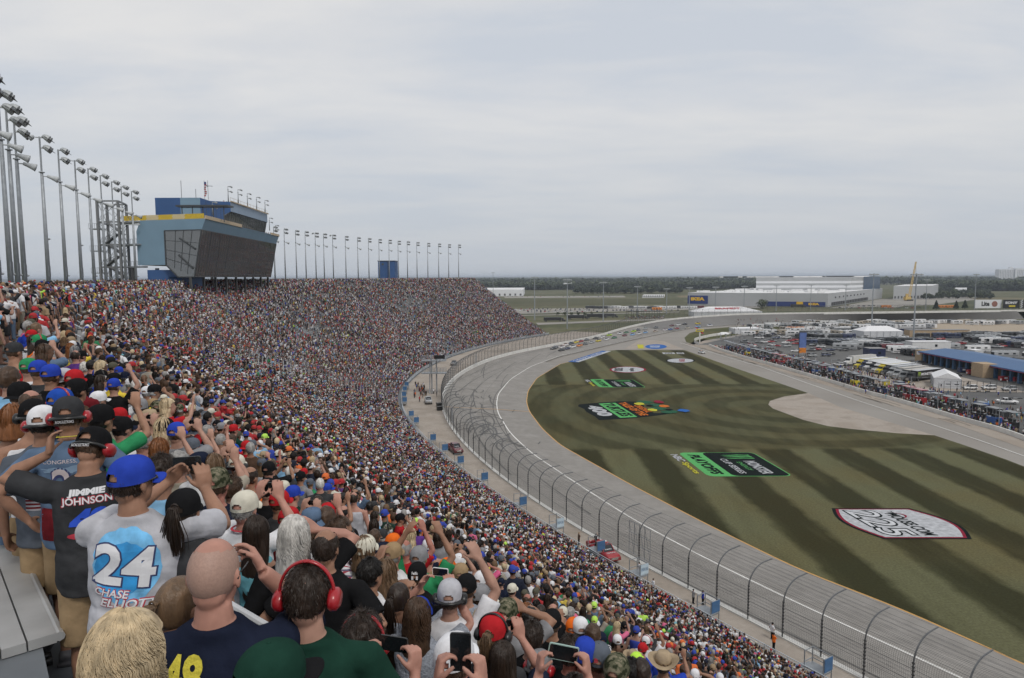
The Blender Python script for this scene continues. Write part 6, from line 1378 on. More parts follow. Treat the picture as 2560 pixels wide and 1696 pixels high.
b = MB(); t0_ = A3+off_b*.55+ddir*7; [b.beam(L(t0_+V3((i*2.2, 0, 0))), L(t0_+V3((i*2.2, 0, 3.3))), .15) for i in range(5)]; b.box(L(t0_+V3((4.4, 1, 3.4))), (11, 3, .35)); [b.beam(L(t0_+V3((6+i, -2, 0))), L(t0_+V3((6+i, -2, 4.5-i*.4))), .05) for i in range(4)]; b.build('roof_canopy', M_MULL, pbx)
b = MB(); p = pv(705/1.0+0, 500, 200)
for (u, v0, v1, yy) in ((454, 495, 452, 152), (490, 497, 473, 152)): a_ = pv(u, v0, yy); c_ = pv(u, v1, yy); b.tube([L(a_), L(V3((a_.x, a_.y, c_.z)))], .07, 5)
b.build('antenna', M_POLE, pbx)
# flag on its pole, antenna with a cross arm
a_ = pv(512, 498, 158); t = empty('flag', a_, 0, 'striped national flag hanging beside its pole on the press box roof', 'flag'); b = MB(); b.tube([(0, 0, 0), (0, 0, 4.2)], .05, 6); b.build('flag_pole', M_POLE, t)
b = MB(); 
for j in range(13): b.box((.22+.10*math.sin(j*.9), .05*math.cos(j*1.3), 3.6-j*.24), (.42, .08, .24), mi=j % 2)
b.box((.25, -.03, 3.5), (.40, .08, .7), mi=2); b.build('flag_cloth', [mat('flag_red', (.35, .03, .04), .8), mat('flag_white', (.55, .55, .56), .8), mat('flag_blue', (.04, .06, .18), .8)], t)
a_ = pv(521, 500, 160); t = empty('antenna_mast', a_, 0, 'thin antenna mast with a cross arm beside the roof flag', 'antenna'); b = MB(); b.tube([(0, 0, 0), (0, 0, 4.4)], .06, 6); b.beam((-.3, 0, 3.2), (1.1, 0, 3.1), .12); b.ball((-.1, 0, 3.2), .22, 8, 6); b.build('mast', M_POLE, t)
for i, (u, v0, v1, yy) in enumerate([(571, 505, 466, 164), (596, 511, 474, 170), (619, 516, 484, 177), (642, 524, 493, 184), (663, 531, 501, 192)]):
    a_ = pv(u, v0, yy); c_ = pv(u, v1, yy); light_pole(a_, (.98, .2, 0), c_.z-a_.z, 'short floodlight mast on the press box roof, %s from the left' % ord_[i].replace('leftmost', 'first'), horn=False, group='floodlight masts on the press box roof', s=.55)
for i, (u, v0, v1, yy) in enumerate([(674, 577, 545, 194), (689, 581, 563, 194), (532, 538, 505, 150)]):
    a_ = pv(u, v0, yy); c_ = pv(u, v1, yy); light_pole(a_, (.98, .2, 0), c_.z-a_.z, ['short floodlight mast on the right lower roof of the press box', 'lowest floodlight mast at the right corner of the press box', 'short floodlight mast behind the roof guests of the press box'][i], horn=False, group='floodlight masts on the press box roof', s=.5)
for i in range(60):                                    # guests and cameras on the roofs (in the crowd)
    f = sr.uniform(0, 1); p = Ua.lerp(Ub, f)+V3((-.9-sr.uniform(0, 1), 0, -.9)); addp(p.x, p.y, p.z, 100, 1.7)
for i in range(36):
    f = sr.uniform(.03, .36) if i < 24 else sr.uniform(.88, .98); p = A3.lerp(B3, f)+V3((-1.0-sr.uniform(0, 2), 0, -.5)); addp(p.x, p.y, p.z, 100, 1.7)
# ================================================================ stair tower behind the press box
tw = empty('stair_tower', pv(279, 693, 141), 0, 'open steel stair tower left of the press box', 'stair tower'); T0 = tw.location.copy(); T0.z = ZTOP-1; tw.location = T0
def tv(u, v, y): return pv(u, v, y)-T0
cs = [(253, 140), (305, 140), (277, 147), (325, 147)]; ztw = pv(253, 503, 140).z-T0.z; cols_ = [V3((pv(u, 693, y).x-T0.x, y-T0.y, 0)) for u, y in cs]
b = MB()
for c_ in cols_: b.beam(c_, c_+V3((0, 0, ztw)), .42)
lv = [0.3, .27*ztw, .52*ztw, .77*ztw, ztw]
for z in lv:
    for i, j in ((0, 1), (1, 3), (3, 2), (2, 0)): b.beam(cols_[i]+V3((0, 0, z)), cols_[j]+V3((0, 0, z)), .28)
b.build('frame', mat('tower_grey', (.16, .165, .17), .5), tw)
b = MB()
for k in range(4):
    for i, j in ((0, 1), (1, 3), (3, 2), (2, 0)): b.beam(cols_[i]+V3((0, 0, lv[k])), cols_[j]+V3((0, 0, lv[k+1])), .08); b.beam(cols_[j]+V3((0, 0, lv[k])), cols_[i]+V3((0, 0, lv[k+1])), .08)
b.build('bracing', M_GALV, tw)
b = MB(); m0 = cols_[0].lerp(cols_[2], .5); m1 = cols_[1].lerp(cols_[3], .5)
for k in range(3):
    za, zm_, zc = lv[k], (lv[k]+lv[k+1])/2, lv[k+1]; l0 = m0.lerp(m1, .15); l1 = m0.lerp(m1, .85)
    for (p, q) in ((l0+V3((0, -1, za)), l1+V3((0, -1, zm_))), (l1+V3((0, 1.2, zm_)), l0+V3((0, 1.2, zc)))):
        b.beam(p, q, 1.3, .22)
        for h in (.55, 1.05): b.beam(p+V3((0, -.6, h)), q+V3((0, -.6, h)), .06)
        for f in np.linspace(0, 1, 8): b.beam(p.lerp(q, f)+V3((0, -.6, 0)), p.lerp(q, f)+V3((0, -.6, 1.05)), .04)
b.build('stair_flight', mat('tower_grey', (.16, .165, .17), .5), tw)
b = MB()
for k in range(1, 4):
    z = lv[k]; p = m1+V3((0, 0, z)); q = V3((W1.x-T0.x, W1.y-T0.y, z)); b.beam(p, q, 2.2, .3); b.beam(p+V3((0, -1.1, 1.1)), q+V3((0, -1.1, 1.1)), .06)
    for f in np.linspace(0, 1, 10): b.beam(p.lerp(q, f)+V3((0, -1.1, 0)), p.lerp(q, f)+V3((0, -1.1, 1.1)), .05)
    p2 = m0+V3((-2.4, 0, z-1.2)); b.beam(m0+V3((0, 0, z-1.2)), p2, 2.0, .2); b.beam(m0+V3((0, -1, z-.1)), p2+V3((0, -1, 1.1)), .06)
    for f in np.linspace(0, 1, 7): b.beam(m0.lerp(p2, f)*1+V3((0, -1, (z-1.2)*(1-f)-(0 if f else 0))) if 0 else V3((m0.x-2.4*f, m0.y-1, z-1.2)), V3((m0.x-2.4*f, m0.y-1, z-.1)), .05)
b.build('landing', M_GALV, tw)
b = MB(); p = tv(306, 562, 139); q = tv(350, 562, 139); b.tube([V3((p.x, p.y, 0)), p, q], .16, 8); b.build('white_pipe', M_HORN, tw)
# distant blue tower behind the far seats
s_ = along(976, DBACK+3); x, y, *_ = FC.at(s_, DBACK+4); t = empty('elevator_tower', (float(x), float(y), ZTOP-8), 0, 'small dark blue elevator tower behind the far seats', 'tower'); wd = 41/F_PX*float(y); hh_ = (693-653)/F_PX*float(y)+EYE-ZTOP+8
b = MB(); b.box((0, 0, hh_/2), (wd, 8, hh_)); b.build('wall', M_PB2, t); b = MB(); b.box((0, 0, hh_+.1), (wd+.4, 8.4, .3)); b.build('roof', M_MULL, t); b = MB(); b.box((wd*.1, -4.05, hh_/2), (.25, .08, hh_)); b.build('seam', M_MULL, t)
b = MB(); b.box((-wd*.22, -4.04, hh_-1.4), (.9, .06, .9)); b.build('vent', M_MULL, t)
# ================================================================ paint on the grass
MW, MK = mat('field_paint_white', (.40, .41, .43), .95, spec=.03, var=.22, scale=1.5), mat('field_paint_black', (.012, .016, .016), .95, spec=.03, var=.2)
MG, MR = mat('field_paint_green', (.10, .36, .12), .95, spec=.03, var=.12), mat('field_paint_red', (.22, .02, .04), .95, spec=.03); MB_, MO, MY = mat('field_paint_blue', (.035, .12, .36), .95, spec=.03), mat('field_paint_orange', (.50, .14, .03), .95, spec=.03), mat('field_paint_yellow', (.45, .42, .05), .95, spec=.03)
MDG = mat('field_paint_dark_green', (.03, .10, .06), .95, spec=.03)
def logo(label, o, r, u, z=.03):
    """returns a thing and a function that places layered paint in the logo's own axes (0..1 along reading and up)"""
    t = empty('painted_logo', (*o, 0), 0, label, 'painted logo', 'sponsor logos painted on the infield grass'); r, u = V2(r), V2(u); lay = [z]
    def P_(x, y): p = r*x+u*y; return (p.x, p.y)
    def poly(name, pts, m, new=True):
        if new: lay[0] += .012
        bm = bmesh.new(); vs = [bm.verts.new((*P_(*p), lay[0])) for p in pts]; es = [bm.edges.new((vs[i], vs[(i+1) % len(vs)])) for i in range(len(vs))]; bmesh.ops.triangle_fill(bm, use_beauty=True, edges=es, normal=(0, 0, 1)); me = bpy.data.meshes.new(name); bm.to_mesh(me); bm.free(); me.materials.append(m); return link(me, name, t)
    def txt(s, x, y, w, h, m, bold=0, shear=0, new=True):
        if new: lay[0] += .012
        b = MB(); a = r*x+u*y; put_text(b, s, (a.x, a.y, lay[0]), (r.x*w, r.y*w, 0), (u.x*h, u.y*h, 0), 0, shear=shear, bold=bold); return b.build('lettering', m, t)
    return t, poly, txt
def rrect(x0, y0, x1, y1, r, n=6, rx=None):
    out_ = []
    for cx, cy, a in ((x1-r, y1-r, 0), (x0+r, y1-r, 90), (x0+r, y0+r, 180), (x1-r, y0+r, 270)):
        for i in range(n+1): q = R(a+90*i/n); out_.append((cx+r*math.cos(q), cy+r*math.sin(q)))
    return out_
def claws(poly, x0, y0, s_, m):
    for i in range(3):
        a = x0+i*.075*s_; poly('claw_mark', [(a, y0+.42*s_), (a+.045*s_, y0+.43*s_), (a+.03*s_, y0+.28*s_), (a+.04*s_, y0+.12*s_), (a+.02*s_, y0), (a+.012*s_, y0+.15*s_), (a-.005*s_, y0+.25*s_), (a+.01*s_, y0+.36*s_)], m, new=(i == 0))
t, poly, txt = logo('grey painted shield reading THE HOUSE.COM 225 with black and red border', g(2000+335/4.227, 1200+303/4.227), (1.1, -10.8), (10.3, -.1))
def shield(k):
    c = .5; f = lambda x, y: (c+(x-c)*k, c+(y-c)*k)
    return [f(0, .0)]+[f(x, -.16*math.sin(math.pi*x)+.0) for x in np.linspace(.1, .9, 9)]+[f(1, .0)]+[f(1, y) for y in (.5,)]+[f(1.0, 1.0)]+[f(x, 1+.20*math.sin(math.pi*x)) for x in np.linspace(.9, .1, 9)]+[f(0, 1.0)]
poly('border', shield(1.0), MK); poly('border', shield(.94), MR); poly('panel', shield(.89), MW)
txt('225', .08, .07, .84, .42, MK, bold=.045); txt('225', .099, .094, .801, .372, mat('digit_white', (.52, .53, .55), .95, spec=.03), bold=.0); txt('THE', .13, .60, .15, .08, MK, bold=.02); txt('HOUSE.COM', .20, .54, .70, .16, MK, bold=.02, new=False)
poly('roof_arc', [(.16+.22*i/10, .66+.11*math.sin(math.pi*i/10)) for i in range(11)]+[(.38-.22*i/10, .66+.08*math.sin(math.pi*i/10)) for i in range(11)], MR)
def playoffs(label, o, r, u):
    t, poly, txt = logo(label, o, r, u)
    poly('border', rrect(0, 0, 1, 1, .09), MG); poly('panel', rrect(.012, .30, .988, .985, .08), MK)
    txt('PLAYOFFS', .10, .08, .82, .15, MK, bold=.05, shear=.15); claws(poly, .12, .50, .9, MG)
    txt('MONSTER', .40, .68, .52, .15, MW, bold=.03); txt('ENERGY', .44, .58, .34, .06, MG, new=False); txt('CUP SERIES', .30, .42, .60, .085, MW, bold=.02, new=False); txt('NBC', .10, -.14, .30, .10, MW, bold=.03); txt('Sports', .45, -.14, .45, .10, MY, bold=.03, new=False)
playoffs('near black and green PLAYOFFS logo painted on the grass', (29.2, 117.6), (1.2, -14.4), (13.2, 0))
a0, a1, a2 = V2(g(1400+290/3.92, 820+505/3.92)), V2(g(1400+715/3.92, 820+508/3.92)), V2(g(1400+385/3.92, 820+583/3.92)); playoffs('far black and green PLAYOFFS logo painted on the grass', a0, a2-a0, a1-a0)
t, poly, txt = logo('TALES OF THE TURTLES 400 lettering in green, orange and white on the grass', (16, 163), (3.0, -17.5), (14, 4.5))
poly('shadow', [(-.02, .02), (.10, -.04), (.3, 0), (.5, -.03), (.8, 0), (1.02, -.02), (1.05, .5), (1.0, .95), (.93, 1.3), (.85, .98), (.45, 1.0), (.1, 1.15), (-.05, .8), (-.06, .4)], MK)
txt('400', .12, .08, .70, .24, MW, bold=.06); poly('green_bar', [(.02, .36), (.98, .34), (1.0, .62), (.04, .66)], MG); txt('TURTLES', .06, .40, .86, .20, MK, bold=.05); txt('TALES OF THE', .05, .70, .90, .14, MO, bold=.04); txt('ORIGINAL', .30, .87, .5, .12, MO, bold=.03, new=False)
st = random.Random(4)
for cx, cy, rx, ry, m in ((.14, 1.16, .13, .15, MDG), (.38, 1.22, .11, .14, MDG), (.62, 1.18, .12, .15, MDG), (.86, 1.25, .11, .16, MDG), (.24, 1.02, .10, .09, MY), (.68, 1.04, .09, .08, MY), (.50, 1.34, .09, .09, MO), (.20, 1.40, .12, .08, MR), (.86, 1.50, .10, .10, MB_), (.40, 1.12, .05, .06, MK), (.75, 1.30, .06, .06, MK)):
    poly('paint_patch', [(cx+rx*math.cos(a)*st.uniform(.75, 1.1), cy+ry*math.sin(a)*st.uniform(.8, 1.1)) for a in np.linspace(0, 6.0, 16)], m)
def oval(label, u0, v0, su, sv, rim, words_, m2):
    c = V2(g(u0, v0)); ru = V2(g(u0+su, v0))-c; rv = V2(g(u0, v0+sv))-c
    t, poly, txt = logo(label, c-ru*.0, rv, ru); E_ = lambda k: [(k*math.cos(a), k*math.sin(a)) for a in np.linspace(0, 2*math.pi, 40, endpoint=False)]
    poly('border', E_(1), rim); poly('panel', E_(.88), MW)
    for s_, x, y, w, h, m in words_: txt(s_, x, y, w, h, m, bold=.03)
cx, cy = 1400+665/3.92, 820+410/3.92
oval('white oval logo with red rim between the two stripe bands', cx, cy, 46, 8, MR, [('chicagoland', -.5, .05, 1.1, .35, MK), ('300', -.5, -.75, 1.0, .5, MK)], MR)
oval('farther white oval logo with black rim near the pit road', 1400+1180/3.92, 820+322/3.92, 37, 6, MK, [('LOGO' if 0 else 'SPEEDWAY', -.6, -.1, 1.2, .4, MR)], MK)
q = [V2(g(1420, 905)), V2(g(1446, 906.5)), V2(g(1533, 882)), V2(g(1505, 877.5))]; t, poly, txt = logo('long blue and white CREDIT ONE strip along the grass edge', q[0], q[3]-q[0], q[1]-q[0])
poly('panel', [(0, 0), (1, 0), (1, 1), (0, 1)], MB_); poly('white_band', [(.02, .62), (1, .55), (1, 1), (.02, 1)], MW); txt('CAMPING WORLD', .05, .16, .85, .32, MW, bold=.04); txt('400', .45, .68, .3, .2, MB_)
q = [V2(g(1600, 866)), V2(g(1598, 873)), V2(g(1664, 867)), V2(g(1660, 874))]; t, poly, txt = logo('round blue and yellow logo painted on the concrete wedge', V2(g(1640, 867)), V2(g(1640, 873))-V2(g(1640, 861)), V2(g(1666, 867))-V2(g(1612, 867)))
poly('panel', [(.5*math.cos(a)*.95, .5*math.sin(a)) for a in np.linspace(0, 6.1, 26)], MB_); txt('10', -.2, -.3, .4, .5, MW, bold=.04); poly('yellow_band', [(-.4, -.9), (.4, -.8), (.4, -.55), (-.4, -.6)], MY)
for u0, w_ in ((1655, 30), (1690, 18)):
    t, poly, txt = logo('small white painted bar on the far grass, %s of two' % ('longer left' if u0 == 1655 else 'shorter right'), V2(g(u0, 882)), V2(g(u0+3, 885.5))-V2(g(u0, 882)), V2(g(u0+w_, 882))-V2(g(u0, 882))); poly('panel', [(0, 0), (1, 0), (1, 1), (0, 1)], MW); txt('NASCAR' if 0 else 'SPEED', .1, .2, .8, .6, MK)
# ================================================================ vehicles
M_TYRE = mat('tyre', (.018, .018, .018), .8); M_RIM = mat('wheel_rim', (.25, .25, .26), .4, .6); M_WIN = mat('car_window', (.02, .024, .028), .12); M_CHR = mat('chrome_trim', (.5, .5, .5), .25, .8); M_HL = mat('headlamp', (.6, .6, .58), .2)
PAINT = {}
def paint(c, nm):
    if nm not in PAINT: PAINT[nm] = mat('paint_'+nm, c, .32, var=.06, scale=1, coat=.5)
    return PAINT[nm]
PC = dict(white=(.62, .62, .62), black=(.02, .02, .022), silver=(.33, .34, .35), grey=(.12, .125, .13), red=(.30, .015, .02), blue=(.03, .10, .32), yellow=(.60, .48, .03), orange=(.62, .20, .02), lime=(.40, .60, .03), navy=(.02, .03, .08), green=(.03, .16, .07), tan=(.36, .31, .24), maroon=(.12, .015, .02), sky=(.16, .32, .55), dark=(.035, .037, .04))
def loft(b, secs, mi=0):
    # secs: list of (y, [(x,z)...]) same count, closed loops
    n = len(secs[0][1]); vs = [(x, y, z) for y, pr in secs for x, z in pr]
    fs = [(i*n+j, i*n+(j+1) % n, (i+1)*n+(j+1) % n, (i+1)*n+j) for i in range(len(secs)-1) for j in range(n)]; fs += [tuple(range(n-1, -1, -1)), tuple((len(secs)-1)*n+j for j in range(n))]
    b.add(vs, fs, mi)
def sec(y, w, z0, z1, r=.12, tw=.9):
    h = w/2; return (y, [(-h, z0), (-h, z0+(z1-z0)*.6), (-h*tw, z1-r*.25), (-h*tw*.9, z1), (h*tw*.9, z1), (h*tw, z1-r*.25), (h, z0+(z1-z0)*.6), (h, z0)])
def wheels(t, xs, ys, r, w=.24):
    for x in xs:
        for y in ys:
            b = MB(); b.tube([(x-w/2, y, r), (x+w/2, y, r)], r, 14); wh = b.build('wheel', M_TYRE, t); b = MB(); sx = 1 if x > 0 else -1; b.tube([(x+sx*(w/2), y, r), (x+sx*(w/2+.012), y, r)], r*.6, 10); b.build('rim', M_RIM, wh)
def stock_car(col, label=None, num=None, col2=None):
    t = empty('race_car', (0, 0, 0), 0, label, 'race car', 'race cars running on the banked track'); m = paint(PC[col], col); m2 = paint(PC[col2 or col], col2 or col); L_, w = 4.9, 1.95
    b = MB(); loft(b, [sec(-2.45, w*.94, .20, .86), sec(-2.2, w, .14, .93), sec(-1.0, w, .14, .94), sec(.0, w, .14, .88), sec(1.3, w, .12, .82), sec(2.1, w*.98, .10, .68), sec(2.45, w*.86, .10, .48)]); b.build('body', m, t, True)
    b = MB(); loft(b, [sec(-1.75, 1.5, .88, .92), sec(-1.0, 1.45, .88, 1.27, tw=.86), sec(.15, 1.42, .85, 1.30, tw=.84), sec(.95, 1.5, .80, .86)], 0); b.box((0, -.42, 1.305), (1.12, 1.15, .02), mi=1); b.build('cabin', [M_WIN, m2], t)
    b = MB(); b.box((0, -2.38, 1.02), (1.5, .28, .03)); b.box((0, -2.5, .98), (1.5, .03, .14)); b.build('spoiler', m2, t)
    b = MB(); b.box((0, 2.30, .52), (1.2, .35, .03)); b.box((0, 1.5, .822), (.9, 1.0, .01)); b.build('hood_graphic', m2, t)
    if num: 
        bb = MB(); put_text(bb, num, (-.34, -.1, 1.322), (0, -.62, 0), (.68, 0, 0), bold=.05); bb.build('roof_number', M_PRW if col != 'white' and (col2 or col) != 'white' else M_BLACKP, t)
    for sx in (-1, 1): b = MB(); b.box((sx*.62, 2.33, .55), (.3, .10, .12)); b.build('headlight', M_HL, t)
    wheels(t, (-.84, .84), (-1.45, 1.45), .34); return t
zc_ = [(1386+u*DK*0, 0, 0) for u in ()]
cars = [(620,916,'dark','white'),(632,907,'grey','blue'),(688,930,'black','grey'),(690,905,'white','red'),(722,885,'white','orange'),(735,915,'navy','white'),(768,873,'dark','sky'),(783,902,'white','silver'),(808,862,'yellow','navy'),(840,890,'orange','red'),(850,854,'red','white'),(887,878,'grey','black'),(900,843,'grey','silver'),(942,864,'silver','white'),(977,829,'black','white'),(1000,850,'yellow','black'),(1030,819,'white','silver'),(1068,838,'white','navy'),(1092,801,'lime','black'),(1133,824,'green','dark'),(1182,788,'white','dark'),(1222,805,'maroon','red'),(1236,778,'green','tan'),(1288,797,'sky','blue'),(1298,768,'lime','green'),(1336,757,'grey','black'),(1343,789,'white','black'),(1395,747,'silver','green'),(1397,779,'sky','silver'),(1480,769,'tan','red'),(1486,738,'grey','dark'),(1563,758,'white','red'),(1608,751,'blue','white'),(1619,719,'maroon','white'),(1664,743,'red','white'),(1676,714,'white','silver'),(1729,708,'dark','navy'),(1752,739,'tan','dark'),(1839,701,'yellow','maroon'),(1838,729,'sky','silver'),(1940,718,'white','blue')]
nums = ['78','42','18','4','11','5','48','2','20','24','1','31','77','14','21','88','22','41','92','10','3','19','6','9','27','43','34','37','13','95','32','38','47','15','72','23','33','7','66','51','83']
SURF = BVHTree.FromPolygons([Vector(v) for j in range(6) for v in M5[j]], [(j*260+i, j*260+i+1, (j+1)*260+i+1, (j+1)*260+i) for j in range(5) for i in range(259)])
carcol = dict(dark='charcoal')
for i, (zx, zy, c1, c2) in enumerate(cars):
    u, v = 1200+zx/3.3814, 600+(zy+9)/3.3814; h = SURF.ray_cast(EYEV, ray(u, v).normalized())
    p = h[0] if h[0] else V3((*g(u, v, .5), .5)); nrm = h[1] if h[0] else V3((0, 0, 1)); nrm = nrm if nrm.z > 0 else -nrm
    j = int(np.argmin((LL[:, 0]-p.x)**2+(LL[:, 1]-p.y)**2)); d = V3((LL[j, 0]-LL[min(j+3, 259), 0], LL[j, 1]-LL[min(j+3, 259), 1], 0)).normalized()
    pos = 'lane nearer the wall' if i % 2 else 'lane nearer the grass'
    t = stock_car(c1, '%s race car with %s trim and roof number %s in the %s' % (carcol.get(c1, c1), c2, nums[i], 'leading pack' if i < 14 else 'middle of the train' if i < 29 else 'tail of the train'), nums[i], c2)
    side = d.cross(nrm).normalized(); d2 = nrm.cross(side).normalized(); t.matrix_world = Matrix.Translation(p+nrm*.03) @ Matrix((side, d2, nrm)).transposed().to_4x4() @ Matrix.Scale(MU, 4)
def car(kind, col, label, group=None, parts=True):
    t = empty('parked_car' if kind != 'pickup' else 'pickup_truck', (0, 0, 0), 0, label, 'car' if kind != 'pickup' else 'pickup truck', group); m = paint(PC[col], col)
    if kind == 'sedan':
        L_, w, zb_, zr_ = 4.6, 1.8, .95, 1.42; cab = [(-1.75, .93, 1.5), (-1.1, 1.40, 1.3), (.2, 1.42, 1.3), (1.0, .95, 1.5)]
    elif kind == 'suv': L_, w, zb_, zr_ = 4.8, 1.92, 1.12, 1.75; cab = [(-2.3, 1.1, 1.6), (-2.1, 1.68, 1.45), (.2, 1.75, 1.42), (1.05, 1.12, 1.6)]
    else: L_, w, zb_, zr_ = 5.8, 2.02, 1.22, 1.92; cab = [(-.95, 1.2, 1.7), (-.85, 1.85, 1.55), (.75, 1.92, 1.5), (1.45, 1.24, 1.7)]
    hL = L_/2; z0 = .30 if kind == 'sedan' else .42
    b = MB()
    if kind != 'pickup': loft(b, [sec(-hL, w*.9, z0+.1, zb_-.12), sec(-hL+.2, w, z0, zb_), sec(0, w, z0, zb_), sec(1.0, w, z0, zb_-.02), sec(hL-.35, w*.98, z0, zb_-.14), sec(hL, w*.86, z0+.05, zb_-.35)])
    else:
        loft(b, [sec(-.95, w, z0, zb_), sec(1.3, w, z0, zb_), sec(hL-.25, w*.98, z0, zb_-.06), sec(hL, w*.94, z0+.05, zb_-.16)]); b.box((0, (-hL-.95)/2, z0+.22), (w*.95, hL-.95, .3))
        for sx in (-1, 1): b.box((sx*(w/2-.06), (-hL-.95)/2, (z0+zb_)/2+.1), (.12, hL-.95, zb_-z0-.2))
        b.box((0, -hL+.05, (z0+zb_)/2+.1), (w*.95, .1, zb_-z0-.2))
    b.build('body', m, t, True)
    b = MB(); loft(b, [sec(y, ww, zb_-.05, zz, tw=.9) for y, zz, ww in cab], 0); b.build('windows', M_WIN, t)
    b = MB(); b.box((0, (cab[1][0]+cab[2][0])/2, cab[1][1]+.03), (cab[1][2]*.86, cab[2][0]-cab[1][0]+.1, .05))
    for sx in (-1, 1):
        for y0, z0_, y1, z1 in ((cab[1][0], cab[1][1], cab[0][0], cab[0][1]), (cab[2][0], cab[2][1], cab[3][0], cab[3][1]), ((cab[1][0]+cab[2][0])/2, cab[1][1], (cab[1][0]+cab[2][0])/2, zb_)): b.beam((sx*cab[1][2]*.45, y0, z0_), (sx*.46*cab[0][2], y1, z1), .07)
    b.build('roof', m, t)
    if parts:
        for sx in (-1, 1):
            b = MB(); b.box((sx*w*.36, hL-.06, zb_-.36), (.34, .12, .18)); b.build('headlight', M_HL, t); b = MB(); b.box((sx*w*.42, -hL+.02, zb_-.25), (.2, .08, .25)); b.build('tail_light', paint(PC['red'], 'red'), t)
        b = MB(); b.box((0, hL-.02, zb_-.42), (w*.5, .10, .3)); b.build('grille', M_CHR if kind == 'pickup' else M_BLACKP, t)
    r = .33 if kind == 'sedan' else .38 if kind == 'suv' else .42; wheels(t, (-w/2+.12, w/2-.12), (-L_*.30, L_*.31), r); return t
def place(t, p, ang): t.location = p; t.rotation_euler = (0, 0, ang); t.scale = (MU,)*3
for (u, v, c, lab) in ((1508, 1392, 'red', 'dark red pickup truck with white hood lettering on the service road'), (1138, 1130, 'maroon', 'maroon pickup truck farther along the service road'), (1071, 1008, 'silver', 'silver pickup truck beside the camera crew on the service road'), (1135, 913, 'grey', 'grey pickup truck parked at the far bend of the service road')):
    x, y = g(u, v, 2.3); i = int(np.argmin((FC.x-x)**2+(FC.y-y)**2)); t = car('pickup', c, lab); place(t, (x, y, 2.33), FC.th[i]+math.pi+(-.12 if c == 'red' else 0)); t['group'] = 'pickup trucks on the service road'; sc2 = 1.0
    b = MB(); put_text(b, 'TOYOTA', (.62, 2.15, 1.245), (-1.24, .0, 0), (0, -.34, 0), bold=.03); b.build('hood_lettering', M_PRW, t); b = MB(); put_text(b, 'TUNDRA', (.5, 1.32, 1.36), (-1.0, 0, 0), (0, -.12, .14), bold=.02); b.build('windshield_lettering', M_PRW, t)
    if c == 'red':
        b = MB(); b.box((0, -.05, 2.02), (1.0, .3, .12)); b.build('light_bar', M_HL, t)
        ps = t.location+V3((-math.sin(FC.th[i]+math.pi-.12)*-1.5, math.cos(FC.th[i]+math.pi-.12)*-1.5, .55)); r_ = person_root(ps, 30, 1.75, 'photographer in black standing in the bed of the red pickup', 'people on the service road'); dress(r_, template('phonef', 'tee', 'pants', .018), 'tan', 'black', 'black', hair='short', hairc='black')
t = car('sedan', 'white', 'white pace car with roof lights driving on the pit road'); place(t, (*g(1754, 884), 0.05), R(200)); t['category'] = 'pace car'
b = MB(); b.box((0, -.3, 1.5), (.9, .25, .1)); b.build('light_bar', paint(PC['orange'], 'orange'), t)
# people standing on the service road
for u, v, h, tp, sk, lab, pose, cp in [(1930, 1599, 1.8, 'white', 'tan', 'man in white shirt, black trousers and dark hat standing by the fence', 'hips', 'black'), (1757+0, 1513, 1.72, 'royal', 'tan', 'woman in royal blue shirt leaning on the front rail', 'downf', None), (1733, 1510, 1.75, 'grey', 'tan', 'man in grey hoodie on the front rail platform', 'fold', None), (1447, 1362, 1.75, 'olive' if 0 else 'brown', 'tan', 'man in brown jacket behind the red pickup', 'fold', 'khaki'), (1598, 1440, 1.78, 'white', 'tan', 'guard in white and navy beside a blue gate platform', 'hips', None), (1633, 1482, 1.72, 'white', 'fair', 'person in white and blue shirt at the front rail', 'down', None), (1934, 1625, 1.78, 'orange', 'tan', 'man in orange shirt at the front rail near the bottom', 'fold', None), (1084, 985, 1.75, 'white', 'tan', 'man in white shirt walking beside the silver pickup', 'down', None), (1049, 1005, 1.75, 'red', 'tan', 'man in red beside the camera crew', 'down', None), (1061, 975, 1.75, 'black', 'tan', 'camera operator in black near the far gates', 'phonef', None), (1092, 992, 1.7, 'black', 'tan', 'crew member in black by the fence gate', 'hips', None)]:
    x, y = g(u, v, 2.3); r_ = person_root(V3((x, y, 2.33)), 70 if v > 1100 else sr.uniform(0, 360), h, lab, 'people on the service road'); kw = dict(cap=cp) if cp else {}
    dress(r_, template(pose, 'tee', 'pants', .018), sk, tp, 'black', hair='short', hairc='black', **kw)
for k in range(26): x, y = g(sr.uniform(1035, 1068), sr.uniform(965, 1000), 2.3); addp(x, y, 2.33, sr.uniform(0, 360), 1.75)
# camera platform tower by the finish line
x, y = g(1086, 985, 2.3); t = empty('flag_stand', (x, y, 2.3), 0, 'steel flag stand tower with two platforms beside the finish line', 'flag stand'); b = MB()
for sx in (-.6, .6): b.beam((sx, 0, 0), (sx, 0, 9.5), .3)
b.build('column', M_GALV, t)
for zz in (5.2, 8.3):
    b = MB(); b.box((0, 0, zz), (6.0, 2.2, .2)); 
    for f in np.linspace(-3, 3, 9): b.beam((f, -1.1, zz), (f, -1.1, zz+1.1), .06); b.beam((f, 1.1, zz), (f, 1.1, zz+1.1), .06)
    for sy in (-1.1, 1.1): b.beam((-3, sy, zz+1.1), (3, sy, zz+1.1), .08); b.beam((-3, sy, zz+.55), (3, sy, zz+.55), .05)
    b.build('platform', M_GALV, t)
b = MB(); b.box((1.5, -1.2, 9.3), (2.6, .1, .9)); b.build('sign_panel', M_BLACKP, t); b = MB(); b.beam((0, 0, 9.5), (4.5, 0, 9.5), .15); b.beam((-1.2, .3, 0), (-1.2, 2, 8.3), .2); b.build('brace', M_GALV, t)
